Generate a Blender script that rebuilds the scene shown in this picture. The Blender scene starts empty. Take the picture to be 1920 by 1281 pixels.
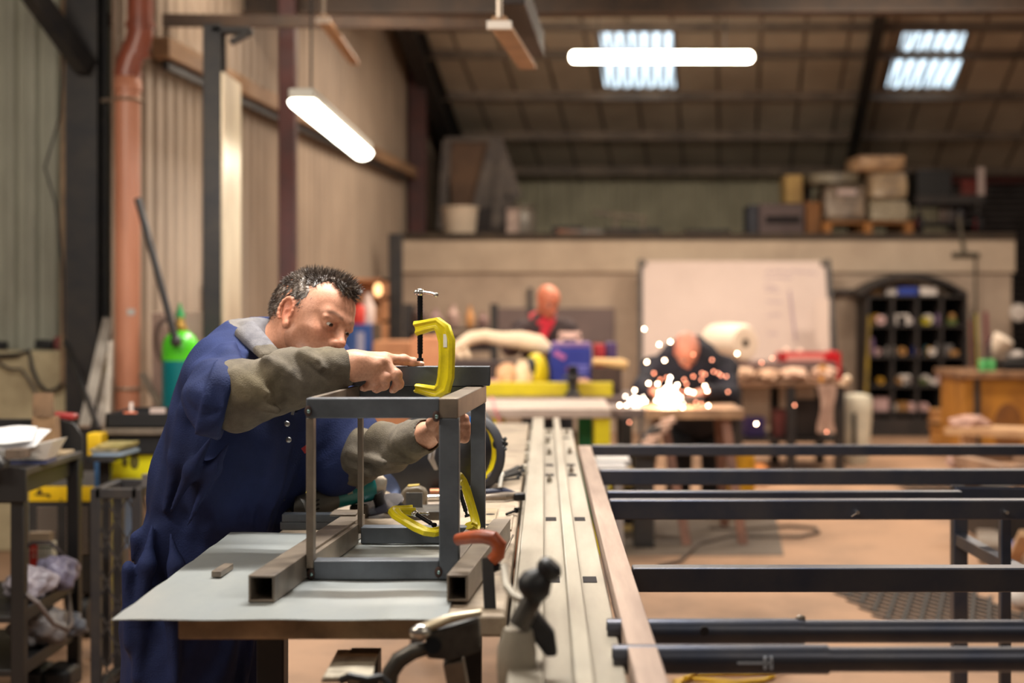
import bpy, bmesh, math, random
import numpy as np
from mathutils import Vector, Matrix

S = bpy.context.scene
COL = S.collection
F = 1920 * 50 / 36.0          # focal length in pixels
H = 1.35                      # camera height


def P(px, py, y):
    """Point at depth y that stands at pixel (px, py) of the 1920x1281 photograph."""
    return Vector(((px - 1020) * y / F, y, H - (py - 570) * y / F))


def srgb(r, g, b):
    def c(v):
        v = v / 255.0
        return v / 12.92 if v <= .04045 else ((v + .055) / 1.055) ** 2.4
    return (c(r), c(g), c(b), 1.0)


# ------------------------------------------------------------------ camera
cam_data = bpy.data.cameras.new('camera')
cam = bpy.data.objects.new('camera', cam_data)
COL.objects.link(cam)
cam.location = (0, 0, H)
cam.rotation_euler = (math.radians(90), 0, 0)
cam_data.lens = 50
cam_data.sensor_width = 36
cam_data.shift_x = (960 - 1020) / 1920
cam_data.shift_y = -(640.5 - 570) / 1920
cam_data.clip_start = .05
cam_data.dof.use_dof = True
cam_data.dof.focus_distance = 2.93
cam_data.dof.aperture_fstop = 2.2
S.camera = cam

# ------------------------------------------------------------------ light
S.view_settings.view_transform = 'Standard'
S.view_settings.look = 'None'
S.view_settings.gamma = 1
S.view_settings.use_curve_mapping = False
S.view_settings.exposure = 0.0
S.cycles.use_denoising = True

world = bpy.data.worlds.new('world')
S.world = world
world.use_nodes = True
world.node_tree.nodes['Background'].inputs[0].default_value = (1.0, .86, .74, 1)
world.node_tree.nodes['Background'].inputs[1].default_value = .11


def area(name, loc, power, color, size=(1.8, .3), target=None, spread=180):
    d = bpy.data.lights.new(name, 'AREA')
    d.shape = 'RECTANGLE'
    d.size, d.size_y = size
    d.energy = power
    d.color = color
    d.spread = math.radians(spread)
    o = bpy.data.objects.new(name, d)
    COL.objects.link(o)
    o.location = loc
    if target is not None:
        o.rotation_euler = (Vector(target) - Vector(loc)).to_track_quat('-Z', 'Y').to_euler()
    return o


WARM = (1.0, .85, .69)
MID = (1.0, .89, .75)
COOL = (1.0, .96, .90)
area('tube_over_bench', (-.28, 3.28, 2.75), 88, COOL, (1.1, .09))
area('tube_over_rails', (1.7, 5.6, 3.3), 42, MID, (1.8, .3))
area('tube_mid_aisle', (2.4, 8.6, 3.6), 70, WARM, (1.8, .3))
area('tube_mid_wall', (-.9, 8.4, 3.7), 50, WARM, (1.8, .3))
area('tube_far_left', (.2, 11.4, 3.9), 150, WARM, (1.8, .3))
area('tube_far_right', (3.6, 11.4, 3.9), 150, WARM, (1.8, .3))
area('fill_behind_camera', (1.4, .2, 2.9), 14, MID, (1.8, .3), target=(-.4, 3, 1.0))  # unseen weak fill light, added behind the camera
area('fill_left_bay', (-1.9, 2.0, 2.7), 44, MID, (1.5, .15), target=(-1.2, 3.6, .9))  # unseen fill light, added to brighten the left bay and the sleeve
area('fill_near_corner', (-2.0, 4.3, 2.8), 38, MID, (1.5, .2), target=(-1.9, 6.6, .9))  # unseen fill light, added to brighten the corner and the yellow bench


# ------------------------------------------------------------------ materials
def mat(name, c, c2=None, rough=.6, metal=0.0, scale=6.0, lo=.35, hi=.65, bump=0.0, bscale=None, stretch=(1, 1, 1),
        detail=5.0, emit=0.0, emit_color=None, spec=.5, attr=None, coat=0.0, r2=None):
    m = bpy.data.materials.new(name)
    m.use_nodes = True
    nt = m.node_tree
    b = nt.nodes['Principled BSDF']
    c = srgb(*c)
    b.inputs['Roughness'].default_value = rough
    b.inputs['Metallic'].default_value = metal
    b.inputs['Specular IOR Level'].default_value = spec
    b.inputs['Coat Weight'].default_value = coat
    b.inputs['Base Color'].default_value = c
    tc = nt.nodes.new('ShaderNodeTexCoord')
    mp = nt.nodes.new('ShaderNodeMapping')
    mp.inputs['Scale'].default_value = stretch
    nt.links.new(tc.outputs['Object'], mp.inputs[0])
    src = None
    if attr:
        a = nt.nodes.new('ShaderNodeAttribute')
        a.attribute_name = attr
        src = a.outputs['Color']
    if c2 is not None:
        n = nt.nodes.new('ShaderNodeTexNoise')
        n.inputs['Scale'].default_value = scale
        n.inputs['Detail'].default_value = detail
        n.inputs['Roughness'].default_value = .62
        nt.links.new(mp.outputs[0], n.inputs['Vector'])
        r = nt.nodes.new('ShaderNodeMapRange')
        r.inputs['From Min'].default_value = lo
        r.inputs['From Max'].default_value = hi
        nt.links.new(n.outputs['Fac'], r.inputs['Value'])
        x = nt.nodes.new('ShaderNodeMix')
        x.data_type = 'RGBA'
        if attr:
            x.blend_type = 'MULTIPLY'
            nt.links.new(src, x.inputs[6])
        else:
            x.inputs[6].default_value = c
        x.inputs[7].default_value = srgb(*c2)
        nt.links.new(r.outputs[0], x.inputs[0])
        src = x.outputs[2]
        if r2 is not None:
            q = nt.nodes.new('ShaderNodeMapRange')
            q.inputs['To Min'].default_value = rough
            q.inputs['To Max'].default_value = r2
            nt.links.new(r.outputs[0], q.inputs['Value'])
            nt.links.new(q.outputs[0], b.inputs['Roughness'])
    if src is not None:
        nt.links.new(src, b.inputs['Base Color'])
    if bump:
        n2 = nt.nodes.new('ShaderNodeTexNoise')
        n2.inputs['Scale'].default_value = bscale or scale * 4
        n2.inputs['Detail'].default_value = 4
        nt.links.new(mp.outputs[0], n2.inputs['Vector'])
        bp = nt.nodes.new('ShaderNodeBump')
        bp.inputs['Strength'].default_value = bump
        bp.inputs['Distance'].default_value = .01
        nt.links.new(n2.outputs['Fac'], bp.inputs['Height'])
        nt.links.new(bp.outputs[0], b.inputs['Normal'])
    if emit:
        b.inputs['Emission Color'].default_value = srgb(*(emit_color or (255, 255, 255)))
        b.inputs['Emission Strength'].default_value = emit
    return m


MT = {}


def M(name, *a, **k):
    if name not in MT:
        MT[name] = mat(name, *a, **k)
    return MT[name]


# ------------------------------------------------------------------ mesh builder
def frame_of(d, up=None):
    d = Vector(d).normalized()
    if up is None:
        up = Vector((0, 0, 1)) if abs(d.z) < .95 else Vector((1, 0, 0))
    up = Vector(up)
    s = d.cross(up)
    if s.length < 1e-6:
        s = d.orthogonal()
    s.normalize()
    u = s.cross(d).normalized()
    return s, u


class MB:
    def __init__(self):
        self.v, self.f = [], []

    def add(self, vs, fs):
        o = len(self.v)
        self.v += [tuple(x) for x in vs]
        self.f += [tuple(i + o for i in q) for q in fs]
        return self

    def hexa(self, c):      # 8 corners: bottom loop 0-3 (ccw seen from above), top loop 4-7
        return self.add(c, [(3, 2, 1, 0), (4, 5, 6, 7), (0, 1, 5, 4), (1, 2, 6, 5), (2, 3, 7, 6), (3, 0, 4, 7)])

    def mm(self, x0, x1, y0, y1, z0, z1):
        return self.hexa([(x0, y0, z0), (x1, y0, z0), (x1, y1, z0), (x0, y1, z0),
                          (x0, y0, z1), (x1, y0, z1), (x1, y1, z1), (x0, y1, z1)])

    def box(self, c, s, R=None):
        c = Vector(c)
        s = [q / 2 for q in s]
        pts = [Vector((a * s[0], b * s[1], d * s[2])) for d in (-1, 1) for a, b in ((-1, -1), (1, -1), (1, 1), (-1, 1))]
        if R is not None:
            pts = [R @ p for p in pts]
        return self.hexa([c + p for p in pts])

    def bar(self, p0, p1, w, h, up=None):
        p0, p1 = Vector(p0), Vector(p1)
        s, u = frame_of(p1 - p0, up)
        a, b = s * w / 2, u * h / 2
        return self.hexa([p0 - a - b, p0 + a - b, p1 + a - b, p1 - a - b, p0 - a + b, p0 + a + b, p1 + a + b, p1 - a + b])

    def htube(self, p0, p1, w, h, t=.004, up=None):
        """hollow rectangular section"""
        p0, p1 = Vector(p0), Vector(p1)
        s, u = frame_of(p1 - p0, up)
        vs = []
        for p in (p0, p1):
            for k in (0, t):
                for a, b in ((-1, -1), (1, -1), (1, 1), (-1, 1)):
                    vs.append(p + s * a * (w / 2 - k) + u * b * (h / 2 - k))
        fs = []
        for i in range(4):
            j = (i + 1) % 4
            fs += [(i, j, 8 + j, 8 + i)]
            fs += [(4 + j, 4 + i, 12 + i, 12 + j)]
            fs += [(j, i, 4 + i, 4 + j)]
            fs += [(8 + i, 8 + j, 12 + j, 12 + i)]
        return self.add(vs, fs)

    def cyl(self, p0, p1, r0, r1=None, n=20, caps=True):
        p0, p1 = Vector(p0), Vector(p1)
        r1 = r0 if r1 is None else r1
        s, u = frame_of(p1 - p0)
        vs, fs = [], []
        for p, r in ((p0, r0), (p1, r1)):
            for i in range(n):
                a = 2 * math.pi * i / n
                vs.append(p + s * r * math.cos(a) + u * r * math.sin(a))
        for i in range(n):
            j = (i + 1) % n
            fs.append((i, j, n + j, n + i))
        if caps:
            fs.append(tuple(range(n))[::-1])
            fs.append(tuple(range(n, 2 * n)))
        return self.add(vs, fs)

    def tube(self, path, r, n=10, closed=False, flat=1.0, up=None):
        path = [Vector(p) for p in path]
        m = len(path)
        rs = r if isinstance(r, (list, tuple)) else [r] * m
        vs, fs = [], []
        prev = None
        for i, p in enumerate(path):
            a = path[(i - 1) % m] if (closed or i > 0) else p
            b = path[(i + 1) % m] if (closed or i < m - 1) else p
            d = (b - a).normalized()
            if prev is None:
                s, u = frame_of(d, up)
            else:
                s = prev - d * prev.dot(d)
                s.normalize()
                u = s.cross(d).normalized()
            prev = s
            for k in range(n):
                t = 2 * math.pi * k / n
                vs.append(p + s * rs[i] * math.cos(t) + u * rs[i] * flat * math.sin(t))
        for i in range(m if closed else m - 1):
            for k in range(n):
                k2 = (k + 1) % n
                j = (i + 1) % m
                fs.append((i * n + k, i * n + k2, j * n + k2, j * n + k))
        if not closed:
            fs.append(tuple(range(n))[::-1])
            fs.append(tuple((m - 1) * n + k for k in range(n)))
        return self.add(vs, fs)

    def lathe(self, prof, base=(0, 0, 0), axis=(0, 0, 1), n=28, caps=True):
        base, axis = Vector(base), Vector(axis).normalized()
        s, u = frame_of(axis)
        vs, fs = [], []
        for r, z in prof:
            for i in range(n):
                a = 2 * math.pi * i / n
                vs.append(base + axis * z + s * r * math.cos(a) + u * r * math.sin(a))
        m = len(prof)
        for k in range(m - 1):
            for i in range(n):
                j = (i + 1) % n
                fs.append((k * n + i, k * n + j, (k + 1) * n + j, (k + 1) * n + i))
        if caps:
            if prof[0][0] > 1e-5:
                fs.append(tuple(range(n))[::-1])
            if prof[-1][0] > 1e-5:
                fs.append(tuple((m - 1) * n + i for i in range(n)))
        return self.add(vs, fs)

    def prism(self, pts, d):
        pts = [Vector(p) for p in pts]
        d = Vector(d)
        n = len(pts)
        fs = [tuple(range(n))[::-1], tuple(range(n, 2 * n))]
        for i in range(n):
            j = (i + 1) % n
            fs.append((i, j, n + j, n + i))
        return self.add(pts + [p + d for p in pts], fs)

    def ell(self, c, r, R=None, nu=20, nv=12):
        c = Vector(c)
        vs, fs = [], []
        for j in range(nv + 1):
            t = math.pi * j / nv
            for i in range(nu):
                a = 2 * math.pi * i / nu
                p = Vector((r[0] * math.sin(t) * math.cos(a), r[1] * math.sin(t) * math.sin(a), -r[2] * math.cos(t)))
                if R is not None:
                    p = R @ p
                vs.append(c + p)
        for j in range(nv):
            for i in range(nu):
                k = (i + 1) % nu
                fs.append((j * nu + i, j * nu + k, (j + 1) * nu + k, (j + 1) * nu + i))
        return self.add(vs, fs)

    def sheet(self, rows, thick=0.0, flip=False):
        """grid of points (list of rows); with thickness it becomes a closed slab"""
        nr, nc = len(rows), len(rows[0])
        g = [[Vector(p) for p in r] for r in rows]
        vs = [p for r in g for p in r]
        q = lambda i, j: i * nc + j
        fs = [(q(i, j), q(i, j + 1), q(i + 1, j + 1), q(i + 1, j)) for i in range(nr - 1) for j in range(nc - 1)]
        if thick:
            nrm = (g[0][1] - g[0][0]).cross(g[1][0] - g[0][0]).normalized() * thick
            o = len(vs)
            vs = vs + [p - nrm for p in vs]
            fs = fs + [tuple(o + k for k in reversed(f)) for f in list(fs)]
            rim = [q(0, j) for j in range(nc)] + [q(i, nc - 1) for i in range(1, nr)] + \
                  [q(nr - 1, j) for j in range(nc - 2, -1, -1)] + [q(i, 0) for i in range(nr - 2, 0, -1)]
            for a, b in zip(rim, rim[1:] + rim[:1]):
                fs.append((b, a, o + a, o + b))
        if flip:
            fs = [tuple(reversed(f)) for f in fs]
        return self.add(vs, fs)

    def build(self, name, m, parent=None, bevel=0.0, smooth=True, angle=38, sub=0, origin=None):
        v = np.array(self.v, dtype=float)
        off = origin_of(parent) if parent is not None else (np.array(origin) if origin is not None else
              np.array([(v[:, 0].min() + v[:, 0].max()) / 2, (v[:, 1].min() + v[:, 1].max()) / 2, v[:, 2].min()]))
        me = bpy.data.meshes.new(name)
        me.from_pydata((v - off).tolist(), [], self.f)
        me.validate()
        bm = bmesh.new()
        bm.from_mesh(me)
        bmesh.ops.recalc_face_normals(bm, faces=bm.faces)
        bm.to_mesh(me)
        bm.free()
        if smooth:
            me.polygons.foreach_set('use_smooth', [True] * len(me.polygons))
            me.set_sharp_from_angle(angle=math.radians(angle))
        o = bpy.data.objects.new(name, me)
        COL.objects.link(o)
        me.materials.append(m)
        if parent is not None:
            o.parent = parent
        else:
            o.location = off
        if bevel:
            b = o.modifiers.new('bevel', 'BEVEL')
            b.width = bevel
            b.segments = 2
            b.limit_method = 'ANGLE'
            b.angle_limit = math.radians(40)
        if sub:
            b = o.modifiers.new('sub', 'SUBSURF')
            b.levels = b.render_levels = sub
        return o


def origin_of(o):
    t = np.zeros(3)
    while o is not None:
        t = t + np.array(o.location)
        o = o.parent
    return t


def tag(o, label, cat, group=None, kind=None):
    o['label'] = label
    o['category'] = cat
    if group:
        o['group'] = group
    if kind:
        o['kind'] = kind
    return o


def thing(name, label, cat, loc, group=None):
    o = bpy.data.objects.new(name, None)
    COL.objects.link(o)
    o.location = loc
    o.empty_display_size = .05
    return tag(o, label, cat, group)


def struct(o):
    o['kind'] = 'structure'
    return o


def copy_tree(o, loc, label, parent=None):
    c = o.copy()
    COL.objects.link(c)
    c.parent = parent
    if parent is None:
        c.location = loc
        if label:
            c['label'] = label
    for ch in o.children:
        copy_tree(ch, None, None, c)
    return c


def rotz(a):
    return Matrix.Rotation(math.radians(a), 3, 'Z')


def rotx(a):
    return Matrix.Rotation(math.radians(a), 3, 'X')


def roty(a):
    return Matrix.Rotation(math.radians(a), 3, 'Y')


def text(body, name, m, parent, loc, size, normal=(0, -1, 0), right=(1, 0, 0), thick=.0006, align='CENTER'):
    """lettering as a mesh part"""
    c = bpy.data.curves.new(name, 'FONT')
    c.body = body
    c.size = size
    c.extrude = thick
    c.align_x = align
    c.align_y = 'CENTER'
    tmp = bpy.data.objects.new(name, c)
    COL.objects.link(tmp)
    dg = bpy.context.evaluated_depsgraph_get()
    me = bpy.data.meshes.new_from_object(tmp.evaluated_get(dg))
    COL.objects.unlink(tmp)
    bpy.data.objects.remove(tmp)
    r, n = Vector(right).normalized(), Vector(normal).normalized()
    u = n.cross(r)
    R = Matrix((r, u, n)).transposed().to_4x4()
    me.transform(Matrix.Translation(Vector(loc) - Vector(origin_of(parent))) @ R)
    o = bpy.data.objects.new(name, me)
    COL.objects.link(o)
    me.materials.clear()
    me.materials.append(m)
    o.parent = parent
    return o


# ------------------------------------------------------------------ signed-distance modelling (bodies and clothes)
def smin(a, b, k):
    if k <= 0:
        return np.minimum(a, b)
    h = np.clip(.5 + .5 * (b - a) / k, 0, 1)
    return b + (a - b) * h - k * h * (1 - h)


class SD:
    """smooth unions and cuts of capsules and ellipsoids"""

    def __init__(self):
        self.ops = []
        self.warp = None

    def cap(self, a, b, ra, rb=None, k=.02, n=None, s=1.0, sub=False, cut=None, disp=None):
        a, b = np.array(a, float), np.array(b, float)
        rb = ra if rb is None else rb
        nn = None if n is None else np.array(n, float) / np.linalg.norm(n)
        self.ops.append(('cap', a, b, ra, rb, k, nn, s, sub, cut, disp,
                         (a + b) / 2, np.linalg.norm(b - a) / 2 + max(ra, rb)))
        return self

    def chain(self, pts, rs, k=.02, **kw):
        for i in range(len(pts) - 1):
            self.cap(pts[i], pts[i + 1], rs[i], rs[i + 1], k, **kw)
        return self

    def ell(self, c, r, R=None, k=.02, sub=False, cut=None, disp=None):
        c = np.array(c, float)
        R = np.eye(3) if R is None else np.array(R, float)
        r = np.array(r, float)
        self.ops.append(('ell', c, r, R, None, k, None, 1, sub, cut, disp, c, r.max()))
        return self

    def __call__(self, p, near=None):
        d = np.full(len(p), 1.0)
        cc, cr = near if near is not None else (None, 0)
        for o in self.ops:
            if cc is not None and np.linalg.norm(o[11] - cc) - o[12] - cr > .07 + o[5]:
                continue
            if o[0] == 'cap':
                a, b, ra, rb, k, nn, s = o[1:8]
                ab = b - a
                t = np.clip(((p - a) @ ab) / max(ab @ ab, 1e-12), 0, 1)
                q = p - a - t[:, None] * ab
                if nn is not None:
                    dn = q @ nn
                    q = q + nn * (dn * (1 / s - 1))[:, None]
                e = np.sqrt((q * q).sum(1)) - (ra + (rb - ra) * t)
            else:
                c, r, R, _, k = o[1:6]
                q = (p - c) @ R
                k0 = np.sqrt(((q / r) ** 2).sum(1)) + 1e-9
                k1 = np.sqrt(((q / r ** 2) ** 2).sum(1)) + 1e-9
                e = k0 * (k0 - 1) / k1
            if o[10] is not None:
                e = e - o[10](p)
            if o[9] is not None:
                for cp, cn in o[9]:
                    e = np.maximum(e, (p - np.array(cp)) @ np.array(cn))
            if o[8]:
                d = -smin(-d, e, o[5])
            else:
                d = smin(d, e, o[5])
        if self.warp is not None:
            d = d - self.warp(p)
        return d


def sdf_mesh(fn, lo, hi, h, B=4):
    lo, hi = np.array(lo, float), np.array(hi, float)
    nb = np.ceil((hi - lo) / (h * B)).astype(int) + 1
    hb = h * B
    ctr = (np.arange(B) - 0).mean() * h
    gx, gy, gz = np.meshgrid(*[np.arange(n) for n in nb], indexing='ij')
    idx = np.stack([gx.ravel(), gy.ravel(), gz.ravel()], 1)
    cen = lo + idx * hb + ctr
    dc = np.concatenate([fn(cen[i:i + 200000]) for i in range(0, len(cen), 200000)])
    D = np.repeat(np.repeat(np.repeat(np.where(dc.reshape(nb) > 0, hb, -hb), B, 0), B, 1), B, 2).astype(np.float32)
    act = np.abs(dc) < hb * 1.9 + .006
    ai = idx[act]
    oo = np.stack(np.meshgrid(*[np.arange(B)] * 3, indexing='ij'), -1).reshape(-1, 3)
    order = np.lexsort((ai[:, 2] // 4, ai[:, 1] // 4, ai[:, 0] // 4))
    ai = ai[order]
    key = (ai // 4) @ np.array([1000000, 1000, 1])
    cuts = np.concatenate([[0], np.nonzero(np.diff(key))[0] + 1, [len(ai)]])
    for s, e in zip(cuts[:-1], cuts[1:]):
        g = (ai[s:e, None, :] * B + oo[None]).reshape(-1, 3)
        pts = lo + g * h
        c = pts.mean(0)
        r = np.sqrt(((pts - c) ** 2).sum(1).max())
        D[g[:, 0], g[:, 1], g[:, 2]] = fn(pts, (c, r)) if isinstance(fn, SD) else fn(pts)
    ins = D < 0
    n = np.array(D.shape) - 1
    cnt = np.zeros(n, np.int8)
    for a in (0, 1):
        for b in (0, 1):
            for c in (0, 1):
                cnt += ins[a:a + n[0], b:b + n[1], c:c + n[2]]
    mix = (cnt > 0) & (cnt < 8)
    cells = np.argwhere(mix)
    vid = np.full(n, -1, np.int32)
    vid[mix] = np.arange(len(cells))
    acc, num = np.zeros((len(cells), 3)), np.zeros(len(cells))
    cor = [(a, b, c) for a in (0, 1) for b in (0, 1) for c in (0, 1)]
    for i, ca in enumerate(cor):
        for cb in cor[i + 1:]:
            if sum(abs(x - y) for x, y in zip(ca, cb)) != 1:
                continue
            ga, gb = cells + ca, cells + cb
            da = D[ga[:, 0], ga[:, 1], ga[:, 2]].astype(float)
            db = D[gb[:, 0], gb[:, 1], gb[:, 2]].astype(float)
            w = (da < 0) != (db < 0)
            t = da[w] / (da[w] - db[w])
            acc[w] += ga[w] + t[:, None] * (gb[w] - ga[w])
            num[w] += 1
    verts = lo + acc / num[:, None] * h
    faces = []
    for ax in range(3):
        o1, o2 = [a for a in range(3) if a != ax]
        sl0 = [slice(1, None)] * 3
        A = np.take(ins, range(0, ins.shape[ax] - 1), ax)
        Bq = np.take(ins, range(1, ins.shape[ax]), ax)
        e = np.argwhere(A != Bq)
        e = e[(e[:, o1] > 0) & (e[:, o2] > 0) & (e[:, o1] < n[o1]) & (e[:, o2] < n[o2])]
        inside = ins[e[:, 0], e[:, 1], e[:, 2]]
        qs = []
        for d1, d2 in ((-1, -1), (0, -1), (0, 0), (-1, 0)):
            c = e.copy()
            c[:, o1] += d1
            c[:, o2] += d2
            qs.append(vid[c[:, 0], c[:, 1], c[:, 2]])
        q = np.stack(qs, 1)
        flip = inside if ax != 1 else ~inside
        q[~flip] = q[~flip][:, ::-1]
        faces.append(q)
    faces = np.concatenate(faces)
    faces = faces[(faces >= 0).all(1)]
    return verts, faces


def relax(verts, faces, it=1, lam=.5):
    e = np.concatenate([faces[:, [0, 1]], faces[:, [1, 2]], faces[:, [2, 3]], faces[:, [3, 0]]])
    e = np.concatenate([e, e[:, ::-1]])
    deg = np.bincount(e[:, 0], minlength=len(verts)).astype(float)
    for _ in range(it):
        s = np.stack([np.bincount(e[:, 0], weights=verts[e[:, 1], k], minlength=len(verts)) for k in range(3)], 1)
        verts = verts + lam * (s / np.maximum(deg, 1)[:, None] - verts)
    return verts


def keep_largest(verts, faces):
    lab = np.arange(len(verts))
    while True:
        m = lab[faces].min(1)
        new = lab.copy()
        for k in range(4):
            np.minimum.at(new, faces[:, k], m)
        new = new[new]
        if (new == lab).all():
            break
        lab = new
    big = np.bincount(lab).argmax()
    keep = lab == big
    ren = np.cumsum(keep) - 1
    fk = keep[faces].all(1)
    return verts[keep], ren[faces[fk]]


def sd_object(name, fn, lo, hi, h, m, parent, color=None, it=1, largest=True):
    v, f = sdf_mesh(fn, lo, hi, h)
    if largest:
        v, f = keep_largest(v, f)
    v = relax(v, f, it)
    me = bpy.data.meshes.new(name)
    off = origin_of(parent)
    me.vertices.add(len(v))
    me.vertices.foreach_set('co', (v - off).ravel())
    me.loops.add(4 * len(f))
    me.loops.foreach_set('vertex_index', f.ravel().astype(np.int32))
    me.polygons.add(len(f))
    me.polygons.foreach_set('loop_start', np.arange(0, 4 * len(f), 4, dtype=np.int32))
    me.update(calc_edges=True)
    me.validate()
    me.polygons.foreach_set('use_smooth', [True] * len(me.polygons))
    if color is not None:
        c = np.concatenate([color(v), np.ones((len(v), 1))], 1)
        ca = me.color_attributes.new('tint', 'FLOAT_COLOR', 'POINT')
        ca.data.foreach_set('color', c.ravel())
    me.materials.append(m)
    o = bpy.data.objects.new(name, me)
    COL.objects.link(o)
    o.parent = parent
    return o
# ------------------------------------------------------------------ the setting
m_conc = M('concrete_floor', (174, 138, 110), (124, 100, 82), rough=.75, scale=1.3, lo=.42, hi=.72, bump=.12, bscale=30)
fl = MB()
fl.mm(-7, 12, -3, 22, -.1, 0)
struct(fl.build('floor', m_conc, smooth=False))

m_block = M('painted_block', (188, 168, 150), (160, 142, 126), rough=.85, scale=2.2, lo=.35, hi=.7, bump=.25, bscale=12)
m_block2 = M('old_block', (196, 182, 148), (150, 134, 106), rough=.9, scale=3.0, lo=.4, hi=.75, bump=.3, bscale=14)
m_corr = M('wall_cladding', (160, 142, 124), (124, 108, 94), rough=.6, scale=1.4, lo=.35, hi=.7, stretch=(1, 1, .35))
m_corr2 = M('corner_cladding', (176, 176, 160), (124, 122, 110), rough=.6, scale=1.6, lo=.35, hi=.7, stretch=(1, 1, .3))
m_roof = M('roof_lining', (206, 196, 178), (160, 148, 132), rough=.75, scale=.9, lo=.35, hi=.75)
m_purlin = M('purlin_steel', (140, 124, 110), (104, 92, 84), rough=.6, scale=3)
m_wood = M('girt_timber', (150, 118, 88), (112, 86, 64), rough=.7, scale=5, stretch=(.2, .2, 2))
m_dark = M('dark_steel', (44, 44, 48), (60, 56, 54), rough=.5, metal=.3, scale=7)
m_brown = M('brown_beam', (72, 52, 36), (50, 37, 28), rough=.6, scale=5)
m_red = M('oxide_red_steel', (74, 34, 32), (52, 28, 30), rough=.6, scale=5)


def corrugated(p0, p1, z0, z1fn, pitch, depth, nrm, name, m):
    """trapezoid-profile cladding between two plan points"""
    p0, p1 = Vector(p0), Vector(p1)
    L = (p1 - p0).length
    d = (p1 - p0) / L
    n = int(L / pitch)
    b = MB()
    xs = []
    for i in range(n):
        s = i * pitch
        xs += [(s, 0), (s + pitch * .42, 0), (s + pitch * .54, depth), (s + pitch * .88, depth)]
    xs.append((n * pitch, 0))
    rows = []
    for lev in (0, 1):
        r = []
        for s, q in xs:
            p = p0 + d * s + Vector(nrm) * q
            z = z0 if lev == 0 else z1fn(p)
            r.append((p.x, p.y, z))
        rows.append(r)
    b.sheet(rows)
    return struct(b.build(name, m, smooth=False))


def roof_z(y):
    return 3.05 + (19 - y) * .30


WDIR = Vector((.65, 7.16, 0)).normalized()
WA, WB = Vector((-2.22, 7.30, 0)), Vector((-1.16, 19.0, 0))
wx = lambda y: -2.17 + .0908 * (y - 7.84)
WN = Vector((WDIR.y, -WDIR.x, 0))
corrugated(WA, WB, 0, lambda p: roof_z(p.y), .165, .022, -WN, 'wall_left', m_corr)
corrugated((-4.9, 7.95, 0), (-2.14, 7.95, 0), 1.0, lambda p: 6.4, .118, .03, (0, 1, 0), 'wall_near', m_corr2)
b = MB()
b.mm(-4.9, -2.36, 7.74, 7.93, 0, 1.095)
struct(b.build('wall_dado', m_block2, bevel=.012))
corrugated((-1.16, 19.0, 0), (9.5, 19.0, 0), 0, lambda p: 3.1, .15, .025, (0, 1, 0), 'wall_back',
           M('back_cladding', (206, 200, 174), (176, 170, 146), rough=.6, scale=2))
# block store-room wall under the gallery
b = MB()
b.mm(-1.50, 4.93, 15.0, 15.2, 0, 2.03)
struct(b.build('wall_block', m_block, smooth=False))
b = MB()
b.mm(4.73, 4.93, 15.2, 18.9, 0, 2.03)
struct(b.build('wall_right', m_block, smooth=False))
b = MB()
b.mm(-1.50, 4.95, 14.93, 18.9, 2.03, 2.095)
struct(b.build('gallery_deck', M('deck_edge', (70, 58, 46), (48, 40, 34), rough=.8, scale=5), smooth=False))
b = MB()
b.mm(-1.5, 4.96, 14.96, 14.999, 1.68, 2.03)
struct(b.build('trim_1', M('concrete_lintel', (196, 178, 158), (178, 160, 142), rough=.85, scale=2), bevel=.006))

# roof: lining panels, seams, purlins, rafters, rooflights
b = MB()
sx = [(-3.0, roof_z(5)), (12, roof_z(5))]
b.sheet([[(x, y, roof_z(y)) for x in (-3.5, 12)] for y in (4.0, 19.3)], thick=.05)
struct(b.build('ceiling', m_roof, smooth=False))
m_seam = M('roof_seam', (104, 92, 82), rough=.6)
k = 1
for i in range(24):
    x = -1.9 + i * .466
    s = MB()
    s.bar((x - .33, 12.5, roof_z(12.5) - .03), (x + .52, 19, roof_z(19) - .03), .035, .05)
    o = s.build('roof_seam', m_seam)
    struct(o)
for y, hgt in ((14.75, .16), (15.35, .15), (16.35, .15), (17.45, .15), (18.55, .17)):
    z = roof_z(y) - .16
    s = MB()      # Z-section purlin
    s.mm(-2.4, 12, y - .012, y, z - .0, z + hgt)
    s.mm(-2.4, 12, y - .075, y, z, z + .012)
    s.mm(-2.4, 12, y, y + .07, z + hgt - .012, z + hgt)
    struct(s.build('roof_purlin', m_purlin, smooth=False))


def ibeam(p0, p1, w, h, t, name, m, up=(0, 0, 1)):
    p0, p1 = Vector(p0), Vector(p1)
    s, u = frame_of(p1 - p0, up)
    q = MB()
    q.bar(p0 + u * (h / 2 - t / 2), p1 + u * (h / 2 - t / 2), w, t, up)
    q.bar(p0 - u * (h / 2 - t / 2), p1 - u * (h / 2 - t / 2), w, t, up)
    q.bar(p0, p1, t, h - 2 * t, up)
    return struct(q.build(name, m, smooth=False))


# rafter along the gable wall, and the mid-bay rafter
for x0, x1 in ((None, None), (5.05, 5.05)):
    ya, yb = 12.2, 18.9
    if x0 is None:
        a = (wx(ya) + .22, ya, roof_z(ya) - .30)
        c = (wx(yb) + .22, yb, roof_z(yb) - .30)
    else:
        a, c = (x0 - .5 - 1.45, ya, roof_z(ya) - .22), (x0 + .4 - 1.45, yb, roof_z(yb) - .22)
    ibeam(a, c, .17 if x0 is None else .11, .34 if x0 is None else .13, .02, 'roof_rafter', m_dark)
a = P(765, 40, 15.6)
b = MB()
b.bar(P(783, 470, 15.4), P(783, 130, 15.4), .19, .16, (0, 1, 0))
struct(b.build('gable_post', m_red, bevel=.006))
b = MB()
b.bar(P(742, 700, 13.6), P(742, 438, 13.6), .13, .1, (0, 1, 0))
struct(b.build('door_post', m_dark, bevel=.006))

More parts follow.
